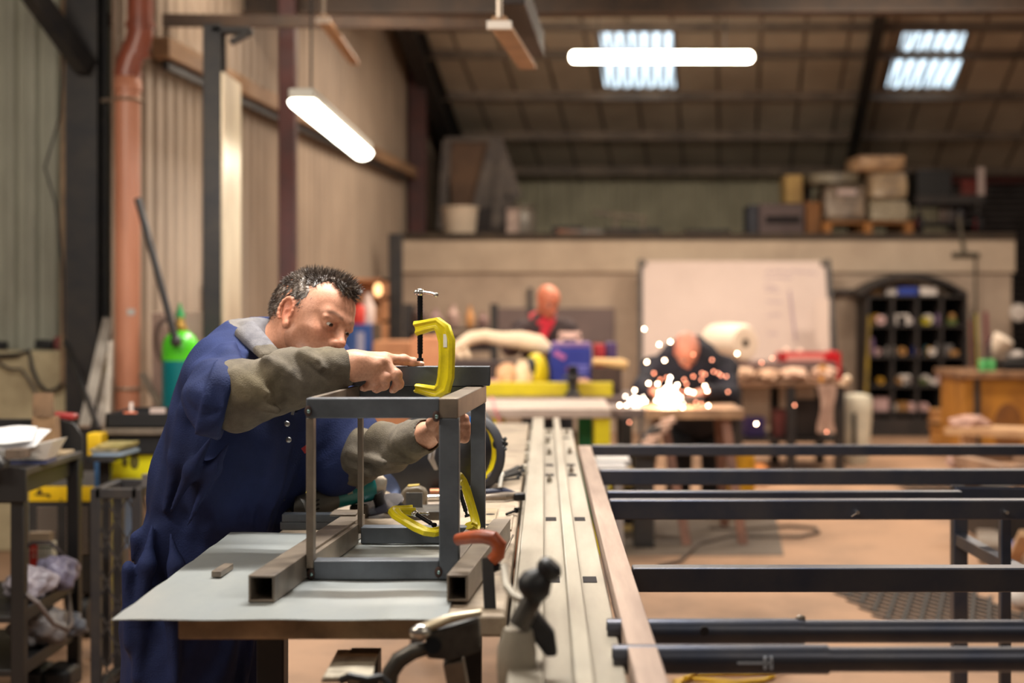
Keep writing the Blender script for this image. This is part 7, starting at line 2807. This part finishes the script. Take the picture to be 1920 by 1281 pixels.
def soft_box(name, a0, a1, t0, t1, y, d, m, label, seed, lean=0, z0=None):
    rg = np.random.default_rng(seed)
    ph = rg.uniform(0, 6, 6)
    x0, x1, z1 = P(a0, 0, y).x, P(a1, 0, y).x, P(0, t0, y).z
    z0 = P(0, t1, y).z if z0 is None else z0
    c = Vector(((x0 + x1) / 2, y + d / 2, (z0 + z1) / 2))
    h = Vector(((x1 - x0) / 2, d / 2, (z1 - z0) / 2))
    b = MB()
    rows = []
    for i in range(15):
        th = math.pi * i / 14
        row = []
        for j in range(33):
            a = 2 * math.pi * (j % 32) / 32
            v = [math.sin(th) * math.cos(a), math.sin(th) * math.sin(a), -math.cos(th)]
            e = .28
            v = [math.copysign(abs(q) ** e, q) for q in v]
            w = 1 + .03 * math.sin(5 * a + ph[0] + 3 * th) + .025 * math.sin(9 * th + ph[1] + 2 * a)
            row.append((c.x + h.x * min(max(v[0] * w, -1.04), 1.04) + lean * v[2], c.y + h.y * v[1] * w, c.z + h.z * min(max(v[2], -1), 1)))
        rows.append(row)
    b.sheet(rows)
    return tag(b.build(name, m, angle=30), label, 'bag', 'wrapped goods on the gallery pallet')


soft_box('wrapped_bundle', 1548, 1628, 345, 416, 15.4, .7, m_wrap, 'grey plastic-wrapped sack at the left of the gallery pallet', 1, z0=zp)
soft_box('wrapped_bundle', 1630, 1708, 374, 416, 15.4, .7, M('wrap_mesh', (176, 164, 140), (140, 128, 110), rough=.5, scale=30), 'pale woven sack at the lower right of the gallery pallet', 2, z0=zp)
zz = P(0, 374, 15.4).z
soft_box('wrapped_bundle', 1630, 1704, 322, 374, 15.4, .7, m_wrap2, 'buff sack in the middle of the right-hand stack on the pallet', 3, z0=zz)
zz2 = P(0, 322, 15.4).z
soft_box('wrapped_bundle', 1602, 1700, 290, 322, 15.4, .6, M('wrap_top', (206, 168, 128), (150, 118, 90), rough=.4, scale=12), 'tan-edged bundle at the very top of the pallet stack', 4, lean=.02, z0=zz2)
zz3 = P(0, 345, 15.4).z
soft_box('wrapped_bundle', 1522, 1612, 322, 345, 15.45, .6, M('wrap_side', (150, 140, 116), (110, 102, 90), rough=.4, scale=8), 'flat greyish bundle lying on the left wrapped sack', 5, z0=zz3)
b = MB(); b.mm(P(1570, 0, 15.38).x, P(1606, 0, 15.38).x, 15.385, 15.40, P(0, 365, 15.38).z, P(0, 355, 15.38).z)
o = b.build('printed_label', M('label_pink', (206, 184, 180), rough=.5), bpy.data.objects['wrapped_bundle'])
b = MB(); b.mm(P(1695, 0, 15.3).x, P(1712, 0, 15.3).x, 15.34, 15.38, P(0, 322, 15.3).z, P(0, 284, 15.3).z)
# trolley with red wheels
t = thing('hand_trolley', 'black two-deck trolley with red wheels at the right end of the gallery', 'trolley', on(1780, 430, 15.5, GZ))
yt = 15.4
x0, x1 = P(1718, 0, yt).x, P(1846, 0, yt).x
b = MB(); b.mm(x0, x1, yt, yt + .6, P(0, 374, yt).z - .05, P(0, 366, yt).z); b.build('upper_deck', m_blk, t)
b = MB(); b.mm(x0 + .05, x1 - .05, yt + .02, yt + .58, GZ + .12, GZ + .15); b.build('lower_deck', m_blk, t)
for x in (x0 + .04, x1 - .06):
    for yy in (yt + .05, yt + .5):
        b = MB(); b.bar((x, yy, GZ + .1), (x, yy, P(0, 374, yt).z), .035, .035, (0, 1, 0)); b.build('post', m_blk, t)
        b = MB(); b.cyl((x - .03, yy, GZ + .11), (x + .03, yy, GZ + .11), .11, n=24); w_ = b.build('wheel', M('tyre', (30, 26, 28), rough=.7), t)
        b = MB(); b.cyl((x - .032, yy - .01, GZ + .12), (x + .032, yy - .01, GZ + .12), .07, n=20); b.build('hub', M('hub_red', (120, 26, 34), rough=.5), w_)
b = MB(); b.mm(x0 + .02, x0 + .40, yt + .05, yt + .5, P(0, 366, yt).z, P(0, 318, yt).z)
tag(b.build('black_case', m_black, bevel=.01), 'black case on the upper deck of the gallery trolley', 'case')
b = MB(); b.mm(P(1834, 0, yt).x, P(1846, 0, yt).x, yt, yt + .04, P(0, 366, yt).z, P(0, 314, yt).z); b.build('handle_post', M('post_silver', (176, 160, 156), rough=.4), t)
b = MB(); b.cyl(on(1800, 345, 15.7), on(1846, 345, 15.7), .05, n=16); b.mm(P(1800, 0, 15.7).x, P(1846, 0, 15.7).x, 15.66, 15.74, P(0, 366, 15.7).z, P(0, 350, 15.7).z)
tag(b.build('red_pipe', M('pipe_red', (110, 40, 32), rough=.5)), 'dark red pipe lying on the gallery trolley', 'pipe')
for k, px in enumerate((1768, 1782, 1800)):
    b = MB(); b.lathe([(.05, 0), (.055, .02), (.055, .14), (.03, .2)], (P(px, 0, 15.6).x, 15.6, GZ + .151), n=14)
    tag(b.build('canister', M('trolley_can_%d' % k, ((90, 74, 66), (72, 62, 60), (56, 52, 56))[k], rough=.5)), ('leftmost of three dim canisters', 'middle one of three dim canisters', 'rightmost of three dim canisters')[k] + ' on the lower deck of the gallery trolley', 'canister')

# ------------------------------------------------------------------ on the floor at the right
b = MB(); b.hexa([(-.1, 7.62, 0), (1.285, 7.62, 0), (1.46, 8.95, 0), (-.1, 8.95, 0), (-.1, 7.62, .004), (1.285, 7.62, .004), (1.46, 8.95, .004), (-.1, 8.95, .004)])  # thin flat grey quad, darker than the concrete around it
tag(b.build('floor_patch', M('patch_grey', (112, 100, 88), (92, 82, 74), rough=.75, scale=3)), 'flat grey sheet on the floor under the grinding man\'s table', 'mat')


def mesh_mat(name, x0, x1, y0, y1, skew, nx, ny, label):
    b = MB()
    for i in range(ny):
        for j in range(nx):
            xa = x0 + (x1 - x0) * (j + .5 * (i % 2)) / nx + skew * i / ny
            ya = y0 + (y1 - y0) * i / ny
            dx, dy = (x1 - x0) / nx * .5, (y1 - y0) / ny
            b.bar((xa, ya, .006), (xa + dx, ya + dy, .006), .016, .008)
            b.bar((xa, ya, .006), (xa - dx, ya + dy, .006), .016, .008)
    return tag(b.build(name, m_blk), label, 'mesh')


mesh_mat('expanded_mesh', 1.50, 2.15, 5.75, 6.85, -.15, 9, 14, 'expanded metal mesh sheet lying on the floor beneath the near cross bars')
mesh_mat('expanded_mesh', 2.65, 3.9, 9.0, 10.6, 0, 13, 16, 'expanded metal mesh sheet lying on the floor far behind the rack leg')
b = MB()
cab = [on(1130, 1050, 7.2, .012), on(1240, 1048, 7.5, .012), on(1300, 1010, 8.0, .012), on(1380, 1000, 8.2, .012), on(1460, 1003, 8.3, .012), on(1535, 998, 8.35, .012), on(1540, 992, 8.5, .012), on(1440, 985, 8.7, .012), on(1330, 996, 8.3, .012), on(1250, 1040, 7.6, .012)]
def floorp(px, py, z=.012):
    y = (H - z) * F / (py - 570)
    return Vector((P(px, 0, y).x, y, z))
cab = [floorp(*q) for q in ((1235, 1062), (1275, 1052), (1310, 1020), (1370, 1004), (1430, 1006), (1500, 1006), (1535, 998), (1530, 990), (1480, 986), (1400, 992), (1330, 990))]
b.tube(cab, .010, 8)
tag(b.build('floor_cable', M('cable_brown', (84, 70, 60), rough=.6)), 'dark cable snaking over the grey floor patch', 'cable')
b = MB()
yel = [floorp(*q) for q in ((1262, 1290), (1290, 1266), (1340, 1262), (1400, 1262), (1440, 1260), (1450, 1268), (1430, 1276), (1380, 1280), (1330, 1276), (1290, 1272), (1265, 1278), (1280, 1290), (1350, 1284), (1400, 1290))]
b.tube(yel, .009, 8)
b.tube([p + Vector((.05, .06, .018)) for p in yel[:9]], .009, 8)
tag(b.build('yellow_hose', M('hose_yellow', (214, 170, 30), (190, 150, 28), rough=.5, scale=9)), 'yellow air hose coiled on the floor at the bottom of the picture', 'hose')
t = thing('pale_crate', 'pale open-fronted wooden crate on the floor behind the third cross bar', 'crate', floorp(1190, 1010, 0))
yy = 8.42
x0, x1 = P(1126, 0, yy).x, P(1222, 0, yy).x
z1_ = .35
m_cr = M('crate_pale', (206, 176, 112), (176, 148, 92), rough=.7, scale=5)
b = MB(); b.mm(x0, x0 + .03, yy, yy + .3, .005, z1_); b.mm(x1 - .10, x1, yy, yy + .3, .005, z1_); b.mm(x0, x1, yy, yy + .3, .005, .04); b.mm(x0, x1, yy, yy + .3, z1_ - .08, z1_); b.mm(x0, x1, yy + .28, yy + .3, .005, z1_)
b.build('crate_body', m_cr, t, bevel=.003)
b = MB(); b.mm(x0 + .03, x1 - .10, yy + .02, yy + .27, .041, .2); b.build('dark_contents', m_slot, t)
# silver plank stack and trestles between the bars
for k, (pa, pb, yy, h, col, lab) in enumerate(((1118, 1182, 6.6, .03, (196, 196, 198), 'upper pale aluminium plank seen between the far cross bars'), (1120, 1176, 6.35, .03, (176, 176, 180), 'lower pale aluminium plank seen between the far cross bars'))):
    b = MB(); z = P(0, 864 + 14 * k, yy).z
    b.mm(P(pa, 0, yy).x, P(pb, 0, yy).x, yy, yy + .25, z - h, z)
    b.mm(P(pa + 12, 0, yy).x, P(pa + 22, 0, yy).x, yy + .05, yy + .1, 0, z - h)
    b.mm(P(pb - 22, 0, yy).x, P(pb - 12, 0, yy).x, yy + .05, yy + .1, 0, z - h)
    tag(b.build('alu_trestle', M('alu_%d' % k, col, rough=.35, metal=.5)), lab, 'trestle')
t = thing('ducting', 'dark ridged ducting with pale corrugated top beside the grinding man', 'duct', floorp(1225, 960, 0))
yy = 7.72
b = MB()
for i in range(6):
    px, py = 1195 + i * 9, 842 - i * 10
    b.bar(on(px, py, yy + .05 * i), on(px + 26, py - 5, yy + .05 * i), .05, .03)
b.build('ribs', M('ribs_pale', (206, 170, 150), rough=.5), t)
b = MB(); b.prism([on(1186, 856, yy + .1), on(1232, 860, yy + .1), on(1240, 800, yy + .1), on(1222, 806, yy + .1)], (0, .2, 0)); b.mm(P(1192, 0, yy).x, P(1230, 0, yy).x, yy + .12, yy + .30, 0, P(0, 850, yy).z); b.build('duct_body', m_dark, t)
# dustpan and bits near the rack legs
t = thing('dustpan', 'brown dustpan with blue handle on the floor between the rack legs', 'dustpan', floorp(1862, 1052, 0))
q = [floorp(1836, 1056, .004), floorp(1894, 1056, .004), floorp(1886, 1022, .004), floorp(1830, 1022, .004)]
b = MB(); b.prism([p + Vector((0, 0, .0)) for p in q], (0, 0, .09)); b.build('pan', M('pan_brown', (104, 84, 66), (150, 140, 130), rough=.6, scale=6), t, bevel=.01)
b = MB(); b.bar(floorp(1888, 1050, .06), floorp(1910, 1020, .09), .05, .04); b.build('handle', M('handle_blue', (40, 70, 150), rough=.4), t)
b = MB(); b.bar(floorp(1900, 1050, .05), floorp(1925, 1000, .35), .06, .03)
tag(b.build('timber_offcut', M('timber_pale', (206, 168, 128))), 'pale timber offcut leaning beside the dustpan at the right edge', 'timber')
b = MB(); c = floorp(1915, 1140, 0); b.ell((c.x, c.y, .05), (.06, .06, .05), nu=16, nv=10)
tag(b.build('white_bottle', M('bottle_white2', (226, 216, 208), rough=.4)), 'white bottle lying on the floor at the right edge, below the dustpan', 'bottle')

for k, (px, py, y, r, col, lab) in enumerate(((962, 868, 7.3, (.06, .05, .10), (150, 110, 86), 'brown sack on the floor left of the far end of the rails'), (985, 846, 7.5, (.04, .04, .05), (206, 200, 198), 'pale crumpled sheet near the far end of the rails'),
                                              (1000, 820, 7.9, (.05, .05, .05), (170, 120, 92), 'tan rag under the white-topped table'))):
    crumple('floor_sack', (P(px, 0, y).x, y, r[2] * .96), r, 60 + k, M('sack_%d' % k, col, (int(col[0] * .7), int(col[1] * .68), int(col[2] * .66)), rough=.85, scale=9), lab, 'sack')
# ------------------------------------------------------------------ the two men at the back
def simple_hand(sd, wrist, d, n, side, r=1.0):
    """relaxed, curled hand: d = pointing direction, n = back-of-hand normal, side = +1/-1 for the thumb"""
    wrist, d, n = np.array(wrist, float), np.array(d, float), np.array(n, float)
    d /= np.linalg.norm(d)
    n -= d * (n @ d)
    n /= np.linalg.norm(n)
    s = np.cross(n, d) * side
    sd.cap(wrist, wrist + d * .05, .026, .030, .02, n=n, s=.6)
    for i, (o, L) in enumerate(((.032, .078), (.011, .086), (-.011, .080), (-.031, .064))):
        k0 = wrist + d * .085 + s * o
        sd.cap(wrist + d * .03 + s * o * .7, k0, .014, .012, .012)
        k1 = k0 + d * L * .45 - n * L * .15
        k2 = k1 + d * L * .12 - n * L * .34
        k3 = k2 - d * L * .16 - n * L * .22
        sd.chain([k0, k1, k2, k3], [.0115, .0105, .0095, .008], .004)
    t0 = wrist + d * .025 + s * .025
    sd.chain([t0, t0 + d * .03 + s * .025 - n * .01, t0 + d * .06 + s * .026 - n * .03, t0 + d * .08 + s * .015 - n * .04], [.015, .013, .0115, .009], .006)
    return sd


def seated_cloth(pts, rs, k, disp=None, sd=None, **kw):
    sd.chain([np.array(p, float) for p in pts], rs, k, disp=disp, **kw)


def make_person(label, base, O, yaw, pitch, roll, neck, sh, el, wr, hip, knee, foot, skin, m_top, m_leg, chest, facing, hands, hair=None):
    t = thing('person', label, 'person', base)
    R = head_axes(yaw, pitch, roll)
    f = np.array((math.cos(math.radians(-facing)), math.sin(math.radians(-facing)), 0))
    l = np.array((-f[1], f[0], 0))
    sh = [np.array(q, float) for q in sh]
    el = [np.array(q, float) for q in el]
    wr = [np.array(q, float) for q in wr]
    hip = [np.array(q, float) for q in hip]
    knee = [np.array(q, float) for q in knee]
    foot = [np.array(q, float) for q in foot]
    O = np.array(O, float)
    mid = (sh[0] + sh[1]) / 2
    pel = (hip[0] + hip[1]) / 2
    sd = SD()
    add_head(sd, O, R, neck, .055, fine=False)
    sd.cap(mid, pel, .10, .10, .03, n=f, s=.8)
    sd.cap(sh[0], sh[1], .045, .045, .04)
    for i in (0, 1):
        sd.chain([sh[i], el[i], wr[i]], [.048, .040, .028], .02)
        d, n, side = hands[i]
        simple_hand(sd, wr[i], d, n, side)
    allp = np.array([O + .16, O - .16] + [w + .17 for w in wr] + [w - .17 for w in wr] + sh + [pel + .12, pel - .12])
    tint = lambda v: head_colour(v, O, R, skin, stubble=.25)
    sd_object('body', sd, allp.min(0) - .05, allp.max(0) + .05, .0052, skin_m, t, tint, it=1)
    eyes(O, R, t)
    sd = SD()
    ax = mid - pel
    fold = lambda p: .006 * np.sin(p[:, 0] * 40 + 3 * np.sin(p[:, 2] * 24)) * np.sin(p[:, 2] * 32 + p[:, 1] * 20)
    sd.cap(pel, mid * .35 + pel * .65, chest * .95, chest, .05, n=f, s=.78, disp=fold)
    sd.cap(mid * .35 + pel * .65, mid - np.array((0, 0, .02)), chest, chest * .92, .05, n=f, s=.82, disp=fold)
    sd.cap(sh[0], sh[1], .082, .082, .05, disp=fold)
    nk = np.array(neck, float)
    sd.cap(mid, mid * .4 + nk * .6, .095, .078, .04)
    for i in (0, 1):
        sd.cap(sh[i], el[i], .074, .066, .04, disp=folds(sh[i], el[i], .006, 55, 1.8, i))
        sd.cap(el[i], wr[i], .062, .046, .03, disp=folds(el[i], wr[i], .006, 60, 1.5, i + 2))
        a = (wr[i] - el[i]) / np.linalg.norm(wr[i] - el[i])
        sd.cap(wr[i] + a * .03, wr[i] + a * .12, .045, .045, .004, sub=True)
    lo = np.min(sh + el + wr + [pel], axis=0) - .26
    hi = np.max(sh + el + wr + [pel, nk], axis=0) + .26
    sd_object('jacket', sd, lo, hi, .008, m_top, t, it=2)
    sd = SD()
    for i in (0, 1):
        sd.chain([hip[i] + (0, 0, .05), hip[i], knee[i], foot[i] + np.array((0, 0, .07))], [.125, .115, .088, .078], .04, disp=folds(hip[i], foot[i], .007, 32, 2, i))
    sd.cap(hip[0] + (0, 0, .03), hip[1] + (0, 0, .03), .13, .13, .04)
    lo = np.min(hip + knee + foot, axis=0) - .2
    hi = np.max(hip + knee + foot, axis=0) + .2
    lo[2] = .03
    sd_object('trousers', sd, lo, hi, .009, m_leg, t, it=2)
    for i in (0, 1):
        b = MB()
        q = foot[i]
        b.tube([q - f * .07 + np.array((0, 0, .045)), q + np.array((0, 0, .055)), q + f * .10 + np.array((0, 0, .045)), q + f * .18 + np.array((0, 0, .036))], [.040, .052, .048, .034], 14)
        b.build('boot', M('boot_black', (28, 26, 26), rough=.5), t)
    return t, R


V = lambda px, py, y: np.array(P(px, py, y))
# the grinding man
yg = 8.75
m_navy = M('hoodie_navy', (34, 32, 46), (24, 24, 34), rough=.9, scale=6)
m_trk = M('trousers_dark', (28, 27, 33), (20, 20, 25), rough=.9, scale=6)
g, gR = make_person('person with a bald head in a dark navy top bent over the table, grinding', (1.1, 9.2, 0),
                    V(1287, 660, 8.85), 80, 48, 0, V(1296, 668, 9.05),
                    [V(1224, 694, 9.0), V(1360, 692, 9.0)], [V(1206, 730, 8.72), V(1366, 742, 8.76)], [V(1226, 734, 8.52), V(1322, 734, 8.52)],
                    [V(1296, 772, 9.50), V(1350, 772, 9.52)], [(.90, 9.36, .43), (1.12, 9.38, .43)], [(.89, 9.48, .0), (1.13, 9.50, .0)],
                    (216, 146, 124), m_navy, m_trk, .245, 85,
                    [((.5, -.75, -.25), (0, -.2, 1), 1), ((-.75, -.5, -.2), (0, -.2, 1), -1)])
b = MB()
b.tube([V(1330, 655, 9.1), V(1310, 640, 9.15), V(1285, 640, 9.16), V(1258, 650, 9.1)], [.03, .04, .04, .03], 12)
b.build('hood', m_navy, g)
# his grinder
t = thing('hand_grinder', 'hand grinder held down on the table in the spray of sparks', 'power tool', V(1250, 756, 8.42))
b = MB(); b.tube([V(1236, 748, 8.42), V(1262, 752, 8.42), V(1290, 752, 8.42), V(1316, 750, 8.44)], [.03, .034, .032, .026], 14); b.build('tool_body', m_dark, t)
b = MB(); b.cyl(V(1244, 752, 8.40), V(1241, 762, 8.37), .055, n=28); b.build('disc', m_chrome, t)
# his table
t = thing('grinding_table', 'wood-edged work table carrying the grinding, sparks above it', 'table', V(1310, 770, 8.4))
yt_ = 8.05
zt8 = V(0, 768, yt_)[2]
x0, x1 = P(1212, 0, yt_).x, P(1396, 0, yt_).x
b = MB(); b.mm(x0, x1, yt_, 8.55, zt8 - .055, zt8); b.build('table_top', M('table_wood', (196, 156, 120), (140, 108, 84), rough=.6, scale=6), t, bevel=.004)
b = MB(); b.mm(P(1140, 0, yt_).x, x0 - .002, yt_ + .1, 8.6, zt8 - .06, zt8 - .005); b.build('side_plate', M('plate_steel', (120, 104, 100), (90, 80, 78), rough=.5, scale=6), t, bevel=.003)
for a, c in (((x0 + .10, yt_ + .08), (x0 + .22, yt_ - .10)), ((x0 + .10, 8.45), (x0 + .02, 8.62)), ((x1 - .10, yt_ + .08), (x1 - .02, yt_ - .08)), ((x1 - .1, 8.45), (x1 - .04, 8.62))):
    b = MB(); b.bar((a[0], a[1], zt8 - .05), (c[0], c[1], 0), .05, .05, (0, 1, 0)); b.build('leg', M('leg_rust', (150, 104, 84), (110, 78, 66), rough=.6, scale=6), t)

# the man with the red neckerchief
m_brown_j = M('jacket_brown', (72, 54, 54), (54, 42, 44), rough=.85, scale=5)
r, rR = make_person('person with a bald head and a red neckerchief standing behind the grey steel bench', (.03, 10.5, 0),
                    V(1028, 566, 10.35), 62, 26, 0, V(1018, 604, 10.45),
                    [V(978, 622, 10.40), V(1062, 620, 10.48)], [V(958, 652, 10.26), V(1080, 668, 10.36)], [V(990, 630, 10.05), V(1046, 650, 10.10)],
                    [V(1000, 760, 10.55), V(1050, 760, 10.56)], [(-.07, 10.5, .44), (.12, 10.5, .44)], [(-.08, 10.52, 0), (.13, 10.52, 0)],
                    (228, 140, 108), m_brown_j, m_trk, .185, 70,
                    [((.7, -.6, -.1), (0, -.3, 1), 1), ((-.6, -.7, -.1), (0, -.3, 1), -1)])
sd = SD()
O2, NK = V(1028, 566, 10.35), V(1018, 604, 10.45)
ringp = [NK + np.array((.085 * math.cos(a), .085 * math.sin(a) - .03, .02 - .035 * math.sin(-a))) for a in np.linspace(0, 2 * math.pi, 15)]
sd.chain(ringp, [.026] * 15, .02)
sd.cap(NK + np.array((.02, -.10, -.0)), V(1018, 640, 10.26), .055, .018, .03, n=(0, 1, 0), s=.4)
sd.cap(NK + np.array((-.05, -.06, .02)), NK + np.array((.03, -.11, -.03)), .035, .035, .03)
sd_object('neckerchief', sd, NK - .32, NK + .2, .006, M('neckerchief_red', (222, 44, 62), (190, 32, 50), rough=.8, scale=8), r, it=1)

# ------------------------------------------------------------------ sparks
m_spark = M('spark_glow', (255, 190, 140), emit=45.0, emit_color=(255, 214, 176))
m_spark2 = M('spark_dim', (255, 150, 110), emit=8.0, emit_color=(255, 160, 124))
m_core = M('spark_core', (255, 240, 220), emit=30.0, emit_color=(255, 236, 214))
bright = [(1208, 617), (1213, 679), (1246, 676), (1236, 646), (1257, 641), (1190, 732), (1322, 724), (1326, 733), (1300, 736), (1328, 761), (1280, 765), (1418, 795), (1216, 719), (1233, 720),
          (1382, 663), (1292, 734), (1254, 718), (1276, 745), (1290, 733), (1344, 766), (1175, 760), (1162, 760), (1270, 722)]
dim = [(1300, 665), (1335, 675), (1315, 712), (1347, 700), (1338, 697), (1322, 702), (1287, 720), (1270, 727), (1280, 735), (1305, 755), (1315, 757), (1365, 735), (1250, 708), (1238, 712), (1226, 700),
       (1300, 706), (1316, 700), (1428, 680), (1448, 672), (1214, 762), (1200, 760), (1294, 765), (1180, 792), (1245, 730), (1362, 706), (1352, 704), (1283, 712), (1490, 760), (1138, 762), (1550, 810)]
rg = np.random.default_rng(8)
proto = {}
for kind, lst, m, r0 in (('bright', bright, m_spark, .0055), ('dim', dim, m_spark2, .0055)):
    for k, (px, py) in enumerate(lst):
        y = 8.30 + rg.uniform(-.22, .10)
        loc = P(px, py, y)
        if kind not in proto:
            b = MB(); b.ell((0, 0, 0), (r0, r0, r0), nu=10, nv=8)
            o = b.build('spark', m, origin=(0, 0, 0))
            o.location = loc
            tag(o, 'white-hot grinding spark flying off the disc as a bright dot' if kind == 'bright' else 'orange cooling grinding spark flying off the disc as a dim dot', 'spark', 'white-hot sparks in the air' if kind == 'bright' else 'orange sparks in the air')
            proto[kind] = o
        else:
            copy_tree(proto[kind], loc, None)
b = MB()
for k in range(110):
    if k < 76:
        px, py = rg.normal(1254, 11), rg.normal(746, 12)
        py = min(py, 768)
        px -= (768 - py) * .12
    else:
        px, py = rg.normal(1192, 8), rg.normal(751, 4)
    rr2 = rg.uniform(.003, .006)
    b.ell(P(px, py, 8.36 + rg.uniform(-.05, .03)), (rr2, rr2, rr2), nu=8, nv=6)
o = b.build('spark_spray', m_core, origin=tuple(P(1250, 768, 8.36)))
tag(o, 'dense white-hot spray of sparks where the disc meets the work', 'sparks', None, 'stuff')
d = bpy.data.lights.new('spark_glow_light', 'POINT')
d.energy = 9
d.color = (1, .62, .38)
d.shadow_soft_size = .06
o = bpy.data.objects.new('spark_glow_light', d)
COL.objects.link(o)
o.location = P(1252, 735, 8.28)
